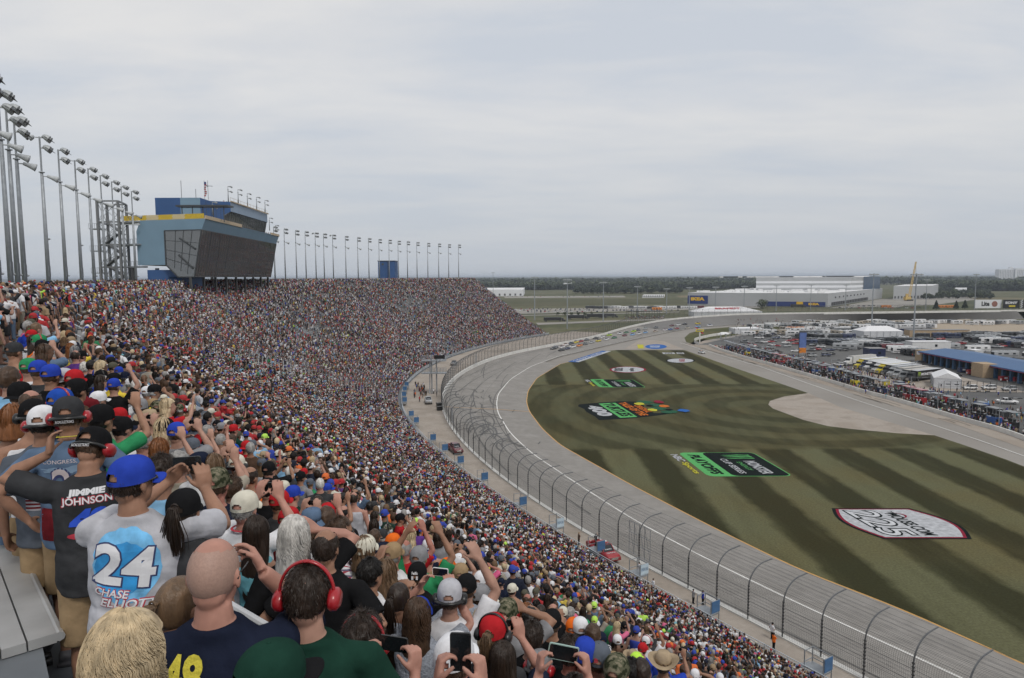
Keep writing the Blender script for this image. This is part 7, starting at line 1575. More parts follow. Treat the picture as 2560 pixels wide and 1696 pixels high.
for u, v, s_ in ((1098, 1017, .9), (1099, 1026, .8)): x, y = g(u, v, 2.3); t = empty('loudspeaker_box', (x, y, 2.32), .3, 'black equipment box on the service road, %s of two' % ('farther' if v < 1020 else 'nearer'), 'box'); b = MB(); b.box((0, 0, .4), (1.2, 1.0, .8)); b.build('case', M_BLACKP, t); b = MB(); b.box((0, 0, .82), (1.25, 1.05, .05)); b.build('lid', M_DKSTEEL, t)
# ================================================================ infield paddock
def A_(x, y): return (2100+x/4.9, 780+y/4.9)
def B__(x, y): return (1700+x/5.146, 780+y/5.146)
def C_(x, y): return (1700+x/2.752, 600+y/2.752)
SC_ = {'motorhome', 'trailer', 'truck', 'car', 'pickup truck', 'bus', 'school bus', 'cart'}
def ordn(i): return ['first', 'second', 'third', 'fourth', 'fifth', 'sixth', 'seventh', 'eighth', 'ninth', 'tenth', 'eleventh', 'twelfth', 'thirteenth', 'fourteenth', 'fifteenth', 'sixteenth', 'seventeenth', 'eighteenth', 'nineteenth', 'twentieth', 'twentyfirst', 'twentysecond', 'twentythird', 'twentyfourth', 'twentyfifth', 'twentysixth', 'twentyseventh', 'twentyeighth', 'twentyninth', 'thirtieth'][i]
M_TENT = mat('tent_white', (.68, .68, .69), .8, var=.05); M_TENTS = mat('tent_wall', (.52, .53, .55), .8); M_TANW = mat('tan_block_wall', (.38, .28, .18), .9); M_GBLUE = mat('garage_roof_blue', rgb(44, 86, 130), .5, var=.06, scale=.5); M_PIL = mat('garage_pillar_blue', rgb(48, 84, 118), .6)
def coach(col, label, kind='coach'):
    t = empty('motorhome' if kind == 'coach' else 'travel_trailer', (0, 0, 0), 0, label, 'motorhome' if kind == 'coach' else 'trailer', 'motorhomes parked in the infield'); m = paint(PC[col], col); L_ = 12 if kind == 'coach' else 9; h = 3.5 if kind == 'coach' else 3.2; w = 2.6
    b = MB(); loft(b, [sec(-L_/2, w*.98, .45, h-.05, r=.3), sec(-L_/2+.2, w, .4, h, r=.3), sec(L_/2-.5, w, .4, h, r=.3), sec(L_/2, w*.92, .5, h-.5, r=.3)]); b.build('body', m, t)
    b = MB()
    if kind == 'coach': b.box((0, L_/2-.02, 2.15), (2.1, .25, 1.5))
    for sx in (-1, 1):
        for y, l_ in ((L_*.28, 1.6), (.3, 2.2), (-L_*.3, 1.4)): b.box((sx*(w/2+.0), y, 2.2), (.06, l_, .7))
    b.build('windows', M_WIN, t)
    b = MB(); b.box((0, L_*.2, h+.13), (1.0, 1.1, .25)); b.box((0, -L_*.2, h+.13), (1.0, 1.1, .25)); b.box((.5, 0, h+.08), (.4, .4, .15)); b.build('roof_unit', M_LAMP, t)
    b = MB()
    for sx in (-1, 1): b.box((sx*(w/2+.012), 0, 1.15), (.03, L_*.92, .35)); 
    b.build('side_stripe', paint(PC['grey'], 'grey'), t); wheels(t, (-w/2+.15, w/2-.15), (-L_*.28, L_*.33) if kind == 'coach' else (-.5, .6), .48, .28); return t
def hauler(col, label, txt_=None, topc='white'):
    t = empty('race_hauler', (0, 0, 0), 0, label, 'truck', 'race haulers parked side by side'); m = paint(PC[col], col); b = MB(); b.box((0, -4, 2.55), (2.6, 16, 3.0)); b.build('trailer', m, t); b = MB(); b.box((0, -4, 4.09), (2.5, 15.8, .06)); b.build('trailer_roof', paint(PC[topc], topc), t)
    b = MB(); loft(b, [sec(4.4, 2.3, .7, 3.6, r=.3), sec(5.6, 2.3, .7, 3.5, r=.3), sec(6.2, 2.2, .7, 2.1, r=.2), sec(7.9, 1.9, .6, 1.8, r=.2)]); b.build('cab', m, t); b = MB(); b.box((0, 5.95, 2.75), (2.0, .35, .75)); b.build('windshield', M_WIN, t); b = MB(); b.box((0, 7.93, 1.15), (1.3, .08, .9)); b.build('grille', M_CHR, t)
    wheels(t, (-1.1, 1.1), (-10.5, -9.3, 3.0, 7.0), .5, .3)
    if txt_: 
        b = MB(); put_text(b, txt_, (-1.32, 1.5, 2.2), (0, -7.5, 0), (0, 0, 1.0), bold=.04); b.build('lettering', M_PRW, t); b = MB()
        for i in range(3): y = 3.3-i*.55; b.add([(-1.32, y, 3.6), (-1.32, y-.35, 3.65), (-1.32, y-.2, 1.7)], [(0, 1, 2)])
        b.build('claw_mark', paint(PC['lime'], 'lime'), t)
    return t
def put(t, uv, ang, z=.04, off=(0, 0)): x, y = g(*uv); t.location = (x+off[0], y+off[1], z); t.rotation_euler = (0, 0, R(ang)); t.scale = (MU,)*3 if t.get('category') in SC_ else (1, 1, 1); return t
seq = random.Random(3)
for row, lst in (('front coach row', [(60,375,'black'),(135,390,'silver'),(205,400,'white'),(415,445,'dark'),(475,450,'maroon'),(560,470,'white'),(625,490,'white'),(730,510,'black'),(785,515,'dark'),(860,525,'black')]), ('right coach row', [(1500,345,'black'),(1580,355,'dark'),(1680,365,'white'),(1790,370,'white'),(1860,385,'dark'),(1925,395,'black'),(2000,410,'navy'),(2080,420,'dark'),(2215,435,'white')]), ('rear coach row', [(1850,545,'silver'),(1520,470,'white'),(2240,560,'white'),(1000,430,'white'),(1160,440,'silver')])):
    for i, (x, y, c) in enumerate(lst): t = put(coach(c, '%s motor coach, %s in the %s of the paddock' % (dict(dark='charcoal').get(c, c), ordn(i), row)), A_(x+70, y+22), 90+seq.uniform(-8, 4)); t.location.x += 3
for rown, v0, us_, n in (('back', 811, (1990, 2560), 30), ('middle', 820, (1880, 2340), 28), ('nearer', 830, (1960, 2150), 12), ('black', 848, (2010, 2130), 9), ('lower', 862, (2020, 2160), 9), ('upper', 838, (1870, 2140), 15), ('inner', 872, (2110, 2290), 9), ('right', 853, (2440, 2580), 7), ('right back', 843, (2300, 2580), 11), ('yard', 858, (2190, 2330), 7)):
    for i in range(n):
        u = us_[0]+(us_[1]-us_[0])*(i+.2*seq.random())/n; c = seq.choice(['white', 'white', 'white', 'tan', 'silver', 'white', 'grey'] if v0 < 840 else ['black', 'dark', 'dark', 'silver', 'black', 'navy'])
        k = seq.choice(['coach', 'trail']); put(coach(c, '%s %s, %s from the left in the %s camper row' % (dict(dark='charcoal').get(c, c), 'motorhome' if k == 'coach' else 'travel trailer', ordn(i), rown), k), (u, v0+seq.uniform(-2.5, 3)), seq.choice([90, 70, 100, 20])+seq.uniform(-9, 9))
fr_ = [(70,600,'white'),(200,640,'yellow'),(262,655,'navy'),(312,664,'white'),(365,680,'black'),(412,694,'white'),(465,706,'yellow'),(530,722,'dark'),(600,740,'silver'),(670,765,'silver'),(745,790,'grey')]
hv = V2(g(*A_(840, 862)))-V2(g(*A_(1345, 800))); ha = math.degrees(math.atan2(-hv.x, hv.y))
for i, (x, y, c) in enumerate(fr_):
    p = V2(g(*A_(x, y+62)))-hv.normalized()*5.6; t = hauler(c, '%s race hauler, %s from the left in the hauler line' % (c if c != 'dark' else 'charcoal', ordn(i)), None, seq.choice(['white', 'white', 'silver', 'red', 'tan'])); t.location = (p.x, p.y, .05); t.rotation_euler = (0, 0, R(ha)); t.scale = (MU,)*3
p = V2(g(*A_(835, 862)))-hv.normalized()*5.6; t = hauler('black', 'black race hauler with green claw mark and MONSTER lettering, nearest in line', 'MONSTER', 'silver'); t.location = (p.x, p.y, .05); t.rotation_euler = (0, 0, R(ha)); t.scale = (MU,)*3
b = t.children[-2]; 
for k, (x, y, w_, c) in enumerate([(1880,595,'white',0),(1550,930,'white',1),(1780,930,'white',1),(2030,945,'silver',1),(400,520,'silver',0),(440,505,'white',1),(350,545,'white',0),(620,395,'white',1),(840,262,'white',1),(920,620,'black',1),(1370,770,'black',0)]):
    put(car('suv' if c else 'sedan', w_, '%s %s, %s' % (w_, 'suv' if c else 'sedan', ['alone on the grass behind the garage', 'left of three at the chain fence', 'middle of three at the chain fence', 'right of three behind the black gantry', 'left of two between the coaches', 'right of two between the coaches', 'beside the blue merchandise stand', 'behind the white box trailer', 'beside the blue container', 'at the left end of the garage', 'behind the white marquee'][k]), 'cars parked in the paddock'), A_(x+40, y+25), 90 if k > 0 else 85, .06)
t = put(car('pickup', 'white', 'white pickup truck with loaded bed standing on the dark asphalt'), A_(2040, 1130), -100, .06)
for k in range(215):
    x, y = 0, 0; u = seq.uniform(1790, 2560); v = seq.uniform(828, 925); e_ = u-1790
    if v > 850+.24*e_ or (u > 2105 and v > 884): continue
    if (u > 2290 and v > 872) or (2147 < u < 2245 and v < 845) or (2330 < u < 2470 and v < 846): continue
    c = seq.choice(['white', 'silver', 'black', 'grey', 'dark', 'red', 'white', 'navy']); put(car(seq.choice(['sedan', 'suv', 'pickup']), c, '%s vehicle number %d between the coaches and campers' % (c, k) if 0 else '%s vehicle among the campers, %s from the left' % (dict(dark='charcoal').get(c, c), ordn(k % 30)+(['', ' of the second cluster', ' of the third cluster', ' of the fourth cluster', ' of the fifth cluster'][k//30] if k < 150 else [' near the pit boxes', ' by the tents', ' at the rear'][(k-150)//30])), 'cars parked in the paddock', parts=False), (u, v), seq.choice([90, -90, 60])+seq.uniform(-10, 10), .06)
# garage
ga, gb_ = V2(g(2307, 906.5)), V2(g(2539, 957.5)); gd_ = (gb_-ga); gd_.normalize(); gn = V2((-gd_.y, gd_.x)); gn = gn if gn.y > 0 else -gn; gl = (gb_-ga).length; t = empty('garage_building', (*ga, .04), math.atan2(gd_.y, gd_.x), 'long open fronted garage with blue roof and blue pillars', 'garage'); gl += 30
b = MB(); b.add([(-.5, -1.6, 3.9), (gl, -1.6, 3.9), (gl, 8, 5.0), (-.5, 8, 5.0), (gl, 17.6, 3.9), (-.5, 17.6, 3.9)], [(0, 1, 2, 3), (3, 2, 4, 5)]); b.add([(-.5, -1.6, 3.55), (gl, -1.6, 3.55), (gl, -1.6, 3.9), (-.5, -1.6, 3.9)], [(0, 1, 2, 3)]); b.build('roof', M_GBLUE, t)
b = MB(); b.box((gl/2-.2, -1.64, 3.52), (gl, .06, .1)); b.build('eave_trim', M_PRR, t)
b = MB(); [b.box((1+i*3.4, 0, 1.9), (.8, .8, 3.8)) for i in range(int(gl/3.4))]; b.build('pillar_row', M_PIL, t)
b = MB(); b.box((gl/2, 5, 1.9), (gl, .3, 3.8)); b.build('back_wall', M_BLACKP, t)
b = MB(); b.box((-2.2, 6.5, 2.1), (4, 14, 4.2)); b.box((35.2, -.5, 2.1), (5.5, 6, 4.2)); b.build('end_wall', M_TANW, t); b = MB(); b.box((-2.2, -.55, 3.1), (1.8, .06, 1.2)); b.build('wall_sign', M_PRW, t)
def tent(label, uv, w, d, h, rise, ang, peaks=1, wall=True):
    t = put(empty('tent', (0, 0, 0), 0, label, 'tent'), uv, ang); b = MB(); a = w/2; q = d/2; r_ = rise
    b.add([(-a, -q, h), (a, -q, h), (a, q, h), (-a, q, h), (-a+(0 if peaks == 0 else a*.5), 0, h+r_), (a-(0 if peaks == 0 else a*.5), 0, h+r_)], [(0, 1, 5, 4), (2, 3, 4, 5), (1, 2, 5), (3, 0, 4)]); b.build('roof', M_TENT, t)
    b = MB(); n = max(2, int(w/3))
    for i in range(n+1):
        for y in (-q, q): b.beam((-a+w*i/n, y, 0), (-a+w*i/n, y, h), .12)
    b.build('pole_row', M_GALV, t)
    if wall: b = MB(); b.box((0, 0, h*.5), (w*.99, d*.98, h*.98)); b.build('wall', M_TENTS, t)
    return t
tent('large white marquee with peaked roof among the motor coaches', A_(455, 300), 20, 12, 3, 2.4, 0)
tent('white ridge tent with open black end near the chain fence', A_(1290, 905), 11, 6.5, 2.7, 1.5, 62, 0)
t = tent('long white tent lettered BRANDT outside the turn', (1812, 790), 54, 14, 3.6, 3.6, 3, 1); b = MB(); put_text(b, 'BRANDT', (-9, -3.9, 5.35), (20, 0, 0), (0, 2.2, 1.15), bold=.05); b.build('lettering', M_PRR, t)
tent('small white canopy behind the pit entrance crowd', B__(560, 350), 5, 4, 2.4, 1, 10, wall=False)
tent('white canopy with spectators on top beside the campers', B__(850, 280), 16, 8, 3, .6, 5)
for i, (x, y, c) in enumerate([(1610,770,'red'),(1720,775,'black'),(1815,795,'black'),(2080,850,'red'),(2170,860,'red'),(2010,850,'red'),(1500,745,'navy')]):
    t = put(empty('pit_cart', (0, 0, 0), 0, '%s equipment cart, %s beside the blue garage' % (c, ordn(i)), 'cart', 'equipment carts beside the garage'), A_(x, y), 0); b = MB(); b.box((0, 0, 1.1), (3.4, 1.8, 1.6)); b.build('body', paint(PC[c], c), t); b = MB(); b.box((0, -.93, 1.3), (1.2, .05, .6)); b.build('emblem', M_PRW, t); wheels(t, (-1.2, 1.2), (-.6, .6), .28, .2)
# pit wall and the pit boxes behind it
pwl = smooth_poly([g(*B__(370, 440)), g(*B__(520, 500)), g(*B__(800, 590)), g(*B__(1100, 670)), g(*B__(1400, 755)), g(*B__(2060, 950)), g(*A_(300, 1000)), g(*A_(600, 1075)), g(*A_(1000, 1190)), g(*A_(1430, 1320)), g(*A_(1900, 1450)), g(*A_(2140, 1530)), g(2700, 1160)], 140)
pth = []
for i in range(140):
    d = V2(pwl[min(i+1, 139)])-V2(pwl[max(i-1, 0)]); d.normalize(); pth.append((pwl[i][0], pwl[i][1], 0, -d.y, d.x))
pth = [(x, y, z, (nx if nx > 0 else -nx), (ny if nx > 0 else -ny)) for x, y, z, nx, ny in pth]
b = MB(); b.sweep(pth, [(0, 0), (0, .9), (.35, .9), (.35, 0)]); tag(b.build('pit_wall', M_WALL), 'low white pit wall between pit road and the crew area', 'wall')
ent = smooth_poly([g(*B__(250, 428)), g(*B__(205, 415)), g(*B__(183, 395)), g(*B__(190, 375)), g(*B__(260, 350)), g(*B__(420, 315)), g(*B__(640, 288)), g(*B__(800, 262))], 60); pe = [(x, y, 0, 0, .35) for x, y in ent]
b = MB(); b.sweep(pe, [(0, 0), (0, 1.3), (1, 1.3), (1, 0)]); tag(b.build('entry_wall', M_WALL), 'curved white wall at the pit entrance below the fuel sign', 'wall')
b = MB(); q = [(*g(u, v), 0, 0, .5) for u, v in ((2150, 812), (2300, 809), (2560, 807), (2900, 806))]; b.sweep(q, [(0, 0), (0, 1.1), (1, 1.1), (1, 0)]); tag(b.build('inner_wall', M_WALL), 'white wall between the inside verge and the campers', 'wall')
bc = ['black', 'black', 'dark', 'navy', 'red', 'black', 'dark', 'blue', 'grey', 'black', 'yellow', 'black', 'dark', 'red', 'black', 'navy']
for i in range(38):
    j = 8+int(i*126/38); x, y, _, nx, ny = pth[j]; c = bc[(i*7) % 16]; ang = math.atan2(ny, nx); o = V3((x+nx*4.6, y+ny*4.6, .03))
    side = ['upper', 'middle', 'lower'][min(2, i//13)]; t = empty('pit_box', o, ang, '%s pit box with canopy, %s along the %s pit wall' % (dict(dark='charcoal').get(c, c), ordn(i % 13), side), 'pit box', 'pit boxes behind the pit wall'); t.scale = (.85,)*3
    b = MB(); b.box((0, 0, .95), (1.8, 3.0, 1.5)); b.build('cabinet', paint(PC[c], c), t); b = MB(); [b.beam((sx*.8, sy*1.4, 1.7), (sx*.8, sy*1.4, 3.9), .07) for sx in (-1, 1) for sy in (-1, 1)]; b.build('frame', M_GALV, t)
    b = MB(); b.box((0, 0, 3.95), (2.2, 3.5, .12)); b.build('canopy', paint(PC['red' if c == 'red' else 'dark'], 'red' if c == 'red' else 'dark'), t); b = MB(); [b.box((.2, sy*.7, 2.0), (.5, .5, .6)) for sy in (-1, 0, 1)]; b.build('seat', M_BLACKP, t)
    b = MB(); [b.tube([(-1.6+.02*k, -2.6+k*.0, .16+k*.24), (-1.6+.02*k, -2.6, .38+k*.24)], .33, 10) for k in range(4)]; b.build('tyre_stack', M_TYRE, t)
    if i % 2 == 0: 
        t = empty('pit_lamp', o+V3((nx*-2.6, ny*-2.6, 0)), ang, 'thin grey pit lamp post with two dark lamps, %s along the wall' % ordn(i//2), 'lamp post', 'pit lamp posts'); b = MB(); b.tube([(0, 0, 0), (0, 0, 6.4)], .07, 6); b.beam((0, 0, 6.4), (4.2, 0, 6.2), .07); b.build('post', M_GALV, t); b = MB(); b.box((2.2, 0, 6.2), (.9, .25, .18)); b.box((4.2, 0, 6.1), (.9, .25, .18)); b.build('lamp', M_BLACKP, t)
for k in range(1700):
    j = sr.randint(6, 132); x, y, _, nx, ny = pth[j]; o = sr.uniform(.8, 9) if sr.rand() < .6 else sr.uniform(9, 20); addp(x+nx*o+sr.uniform(-1, 1), y+ny*o+sr.uniform(-1, 1), .03, sr.uniform(0, 360), 1.75)
for k in range(260): x, y = g(sr.uniform(1835, 2080), sr.uniform(812, 842)); addp(x, y, 3.05 if sr.rand() < .3 else .03, sr.uniform(0, 360), 1.72)
for k in range(60): x, y = g(sr.uniform(2150, 2540), sr.uniform(890, 1000)); addp(x, y, .05, sr.uniform(0, 360), 1.75)
for i in range(46):
    j = 6+int(i*128/46); x, y, _, nx, ny = pth[j]; c = bc[(i*5+3) % 16]; o_ = seq.uniform(9.5, 15); side = ['upper', 'middle', 'lower'][min(2, i//16)]
    t = empty('tool_cart', (x+nx*o_, y+ny*o_, .03), math.atan2(ny, nx)+seq.uniform(-.3, .3), '%s tool cart, %s along the %s row behind the pit boxes' % (dict(dark='charcoal').get(c, c), ordn(i % 16), side), 'tool cart', 'tool carts behind the pit boxes'); b = MB(); b.box((0, 0, .9), (seq.uniform(1.2, 2.4), seq.uniform(1.6, 3.4), 1.5)); b.build('cabinet', paint(PC[c], c), t); b = MB(); b.box((0, 0, 1.7+.0), (1.5, 2.0, .08)); b.build('lid', M_GALV, t); b = MB(); [b.tube([(-.9, sy*.7, .2), (-.9, sy*.7, .2+.01), (.9, sy*.7, .2)], .18, 8) for sy in (-1, 1)]; b.build('wheels', M_TYRE, t)
# banner pillar, fuel sign, tall infield light masts, chain fence
t = put(empty('banner_tower', (0, 0, 0), 0, 'tall blue banner tower with orange foot and white trailer', 'banner tower'), B__(1570, 570), 0); b = MB(); b.box((0, 0, 6.2), (2.6, .8, 5.8)); b.build('banner', mat('banner_blue', rgb(84, 106, 160), .6, var=.25, scale=.6), t); b = MB(); b.box((0, -.02, 2.2), (2.6, .82, 2.0)); b.build('orange_panel', paint(PC['orange'], 'orange'), t); b = MB(); [b.beam((sx*1.35, 0, 0), (sx*1.35, 0, 9.6), .16) for sx in (-1, 1)]; b.beam((-1.35, 0, 9.4), (1.35, 0, 9.4), .5); b.build('frame', M_DKSTEEL, t)
t = put(empty('fuel_sign', (0, 0, 0), 0, 'red and yellow arrow shaped fuel sign reading SUNOCO on a pole', 'sign'), B__(252, 395), 0); b = MB(); b.tube([(0, 0, 0), (0, 0, 4.8)], .3, 8); b.build('pole', M_WALL, t); b = MB(); b.prism([(-1.9, 0), (1.6, 0), (2.0, .6), (1.6, 1.2), (-1.6, 1.2), (-1.9, .6)], -.12, .12); b.v = [(x, z, y+5.1) for x, y, z in b.v]; b.build('sign_panel', paint(PC['yellow'], 'yellow'), t); b = MB(); put_text(b, 'SUNOCO', (-1.5, -.135, 5.4), (2.9, 0, 0), (0, 0, .6), bold=.04); b.build('lettering', paint(PC['blue'], 'blue'), t); b = MB(); b.prism([(-2.4, 7.3), (-1.8, 7.3), (1.9, 4.2), (1.3, 4.0)], -.08, -.0); b.v = [(x, z+.25, y) for x, y, z in b.v]; b.build('arrow', M_PRR, t)
def mast(u, vb, vt, label, z=0, n=4):
    x, y = g(u, vb, z); hh = (EYE+y*ray(u, vt).z/ray(u, vt).y)-z; t = empty('floodlight_mast', (x, y, z), 0, label, 'floodlight mast', 'tall masts around the turn'); b = MB(); b.tube([(0, 0, 0), (0, 0, hh)], [.42, .22], 8); b.build('mast', M_POLE, t); b = MB(); b.beam((-2.6, 0, hh-.3), (2.6, 0, hh-.3), .25); b.beam((-2.0, 0, hh-1.4), (2.0, 0, hh-1.4), .2); [b.box((-2.3+i*1.15, -.3, hh-.6), (.8, .8, .5)) for i in range(5)]; b.build('lamp_rack', M_LAMP, t)
for i, a in enumerate([(1233, 745, 681), (1336.6, 801, 692), (1418, 822, 698), (1508, 804, 705), (1593, 792, 715), (1666, 786, 721), (1722.6, 785, 718), (1788, 786, 717), (1859.5, 783, 715), (1940, 778, 712), (2026, 777, 711), (2113, 776, 711), (2314, 776, 699), (2436, 774, 685)]): mast(*a, 'tall floodlight mast outside the turn, %s from the left' % ordn(i))
mast(2178.6, 826, 684, 'tall floodlight mast rising from the campers, left of two'); mast(2282.7, 864.7, 684, 'tall floodlight mast beside the white box trailer, right of two')
fa, fb = V2(g(*A_(1270, 985))), V2(g(*A_(2254, 995))); t = empty('chain_fence', (*fa, 0), 0, 'dark chain link fence in front of the three parked cars', 'fence'); b = MB(); n = 14
for i in range(n+1): q = (fb-fa)*1.15*i/n; b.beam((q.x, q.y, 0), (q.x, q.y, 3.0), .08)
q = (fb-fa)*1.15; [b.beam((0, 0, h), (q.x, q.y, h), .06) for h in (.05, 1.5, 3.0)]; b.build('frame', M_DKSTEEL, t)
for x, y, w_, c, nm, lab in ((760, 290, 12, 'navy', 'container', 'dark blue container beside the tan wall'), (1210, 310, 30, 'tan', 'building', 'low tan service building behind the coaches'), (1110, 470, 16, 'white', 'box_trailer', 'large white box trailer with a small dark window'), (1690, 590, 3, 'white', 'box_trailer', 'tiny white kiosk near the dark sedan'), (450, 565, 6, 'navy', 'merchandise_stand', 'blue merchandise stand behind the hauler roofs')):
    t = put(empty(nm, (0, 0, 0), 0, lab, nm.replace('_', ' ')), A_(x, y), 0); b = MB(); b.box((0, 2, 1.8), (w_, 5, 3.4)); b.build('wall', M_TANW if c == 'tan' else paint(PC[c], c), t); b = MB(); b.box((0, 2, 3.56), (w_+.3, 5.3, .12)); b.build('roof', M_ROOFT if c != 'white' else M_TENT, t); b = MB(); b.box((w_*.12, -.53, 1.9), (1.0, .06, 1.0)); b.build('window', M_WIN, t)
# ================================================================ beyond the turn
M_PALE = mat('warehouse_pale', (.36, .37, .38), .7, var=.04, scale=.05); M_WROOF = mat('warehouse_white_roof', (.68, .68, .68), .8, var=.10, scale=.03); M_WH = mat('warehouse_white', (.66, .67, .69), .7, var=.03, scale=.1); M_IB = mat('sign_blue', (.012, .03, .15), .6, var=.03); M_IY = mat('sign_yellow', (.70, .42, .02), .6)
def prism_b(b, P3, z0, z1, mi=0, roof=1):
    n = len(P3); vs = [(p[0], p[1], z0) for p in P3]+[(p[0], p[1], z1) for p in P3]; b.add(vs, [(i, (i+1) % n, n+(i+1) % n, n+i) for i in range(n)], mi); b.add([(p[0], p[1], z1) for p in P3], [tuple(range(n))], roof)
ik_ = empty('warehouse', (0, 0, 0), 0, 'huge white and grey furniture warehouse with blue IKEA signs', 'warehouse'); A0, B0, C0_ = V2(g(1719, 762.5)), V2(g(2069, 767)), V2(g(2205, 745)); D0_ = A0+C0_-B0; hl = 13.4
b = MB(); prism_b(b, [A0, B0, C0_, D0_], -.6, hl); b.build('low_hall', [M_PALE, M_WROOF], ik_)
b = MB(); rv_ = random.Random(2)
for k in range(90): q = A0+(B0-A0)*rv_.uniform(.03, .97)+(C0_-B0)*rv_.uniform(.03, .9); b.box((q.x, q.y, hl+.9), (rv_.uniform(3, 9), rv_.uniform(2, 4), rv_.uniform(1, 2)))
b.build('roof_units', M_WROOF, ik_)
HA, HB, HC = V2((.3582*850, 850)), V2((.497*825, 825)), V2((.5395*930, 930)); HD = HA+HC-HB; zt_ = 29.4
b = MB(); lev = [hl-.5, 16.5, 19.3, 22, 24.6, zt_]
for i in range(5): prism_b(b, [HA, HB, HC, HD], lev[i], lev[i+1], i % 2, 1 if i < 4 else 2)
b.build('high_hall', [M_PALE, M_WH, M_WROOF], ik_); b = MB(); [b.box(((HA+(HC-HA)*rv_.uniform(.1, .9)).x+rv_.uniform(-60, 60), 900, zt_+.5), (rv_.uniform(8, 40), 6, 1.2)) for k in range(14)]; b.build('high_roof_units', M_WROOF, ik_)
q0, q1 = HB.lerp(HC, .40), HC; nn2 = V2((q1.y-q0.y, -(q1.x-q0.x))).normalized()*.4; b = MB(); b.add([(*(q0+nn2), hl), (*(q1+nn2), hl), (*(q1+nn2), zt_+.3), (*(q0+nn2), zt_+.3)], [(0, 1, 2, 3)]); b.build('dark_glass_bay', mat('dark_blue_cladding', (.03, .06, .11), .4, var=.3, scale=.2), ik_)
def onwall(P0, P1, f0, f1, z0, z1, m, nm, txt_=None, tm=None, tb=(0, 0, 1, 1), off=.5):
    a = P0.lerp(P1, f0); c = P0.lerp(P1, f1); n = V2((P1.y-P0.y, -(P1.x-P0.x))).normalized()*off; b = MB(); b.add([(*(a+n), z0), (*(c+n), z0), (*(c+n), z1), (*(a+n), z1)], [(0, 1, 2, 3)]); o = b.build(nm, m, ik_)
    if txt_: 
        n2 = n*1.6; r_ = c-a; s0 = a+r_*tb[0]+n2; b = MB(); put_text(b, txt_, (*s0, z0+(z1-z0)*tb[1]), (r_.x*tb[2], r_.y*tb[2], 0), (0, 0, (z1-z0)*tb[3]), bold=.07); b.build('lettering', tm, o)
onwall(A0, B0, 0, .155, 1.4, 10.2, M_IB, 'sign_panel', 'IKEA', M_IY, (.16, .38, .68, .42)); onwall(A0, B0, .582, .985, -.2, 4.6, M_IB, 'sign_band', 'IKEA', M_IY, (.72, .3, .18, .5)); onwall(A0, B0, .79, .835, -.2, 4.7, M_IY, 'yellow_door_panel', off=.9)
b = MB(); n = V2((C0_.y-B0.y, -(C0_.x-B0.x))).normalized()*.4
for k in range(22): q = B0.lerp(C0_, .06+k*.028)+n; b.box((q.x, q.y, 2.2), (1.2, 6.0, 3.2), rz=math.atan2((C0_-B0).y, (C0_-B0).x)-math.pi/2)
for k in range(9): q = B0.lerp(C0_, .1+k*.06)+n; b.box((q.x, q.y, 8.6), (1.0, 2.4, 1.4), rz=math.atan2((C0_-B0).y, (C0_-B0).x)-math.pi/2)
b.build('loading_door', M_DKSTEEL, ik_)
def hall(label, pts, top, m=M_PALE, name='warehouse', cat='warehouse'):
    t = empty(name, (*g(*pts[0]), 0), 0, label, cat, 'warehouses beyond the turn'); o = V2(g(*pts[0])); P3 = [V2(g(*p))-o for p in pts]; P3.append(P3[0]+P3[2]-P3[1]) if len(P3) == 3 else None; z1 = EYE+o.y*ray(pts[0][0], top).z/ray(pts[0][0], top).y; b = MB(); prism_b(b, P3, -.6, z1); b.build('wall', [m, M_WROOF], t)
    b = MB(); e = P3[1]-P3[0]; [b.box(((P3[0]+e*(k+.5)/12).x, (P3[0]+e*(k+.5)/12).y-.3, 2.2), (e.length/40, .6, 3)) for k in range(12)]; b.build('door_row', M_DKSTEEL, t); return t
hall('plain grey hall behind the crane, right of the striped warehouse', [(2233, 748), (2330, 746), (2345, 738)], 715.5); hall('long white warehouse seen past the end of the grandstand', [(1150, 741), (1308, 740), (1312, 733)], 725, M_WH); hall('small white building in front of the woods left of the blue sign', [(1605, 744), (1660, 744), (1662, 741)], 739.5, M_WH)
hall('low white sheds by the woods, right of the crane', [(2385, 731), (2415, 731), (2417, 728)], 722, M_WH)
# tower block, crane, water tower
t = empty('apartment_tower', (2517/1700*0+ (2517-CX)/F_PX*2500, 2500, 0), 0, 'pale apartment tower standing above the distant woods', 'apartment tower'); b = MB(); b.box((-14, 0, 24), (56, 22, 56)); b.box((28, -4, 26), (30, 22, 58)); b.build('wall', M_WH, t); b = MB()
for i in range(14):
    for j in range(14): b.box((-38+i*6, -15.2 if i > 9 else -11.2, 4+j*3.4), (2.6, .4, 1.7))
b.build('window_grid', mat('far_window', (.10, .12, .14), .4), t); b = MB(); b.box((6, 0, 57), (12, 10, 6)); b.build('roof_house', M_WH, t)
x, y = g(2272, 752); t = empty('crane', (x, y, 0), 0, 'tall yellow lattice boom crane beside the grey hall', 'crane'); tip = far(2290, 655, y)-V3((x, y, 0)); b = MB(); M_CRN = mat('crane_yellow', (.55, .38, .12), .6); f0 = V3((0, 0, 3))
for a in ((-1, 0), (1, 0)):
    b.beam(f0+V3((a[0]*1.3, 0, 0)), tip+V3((a[0]*.5, 0, 0)), .55)
for k in range(26): p0_ = f0.lerp(tip, k/26); p1_ = f0.lerp(tip, (k+1)/26); s_ = 1 if k % 2 else -1; b.beam(p0_+V3((s_*1.2, 0, 0)), p1_-V3((s_*1.0, 0, 0)), .35)
b.build('boom', M_CRN, t); b = MB(); b.box((-2, 0, 2.6), (7, 5, 4)); b.box((-3, 0, 6), (2, 2, 5)); b.build('cab', M_CRN, t); b = MB(); b.box((0, -2.2, .7), (8, 1.2, 1.6)); b.box((0, 2.2, .7), (8, 1.2, 1.6)); b.build('track', M_BLACKP, t)
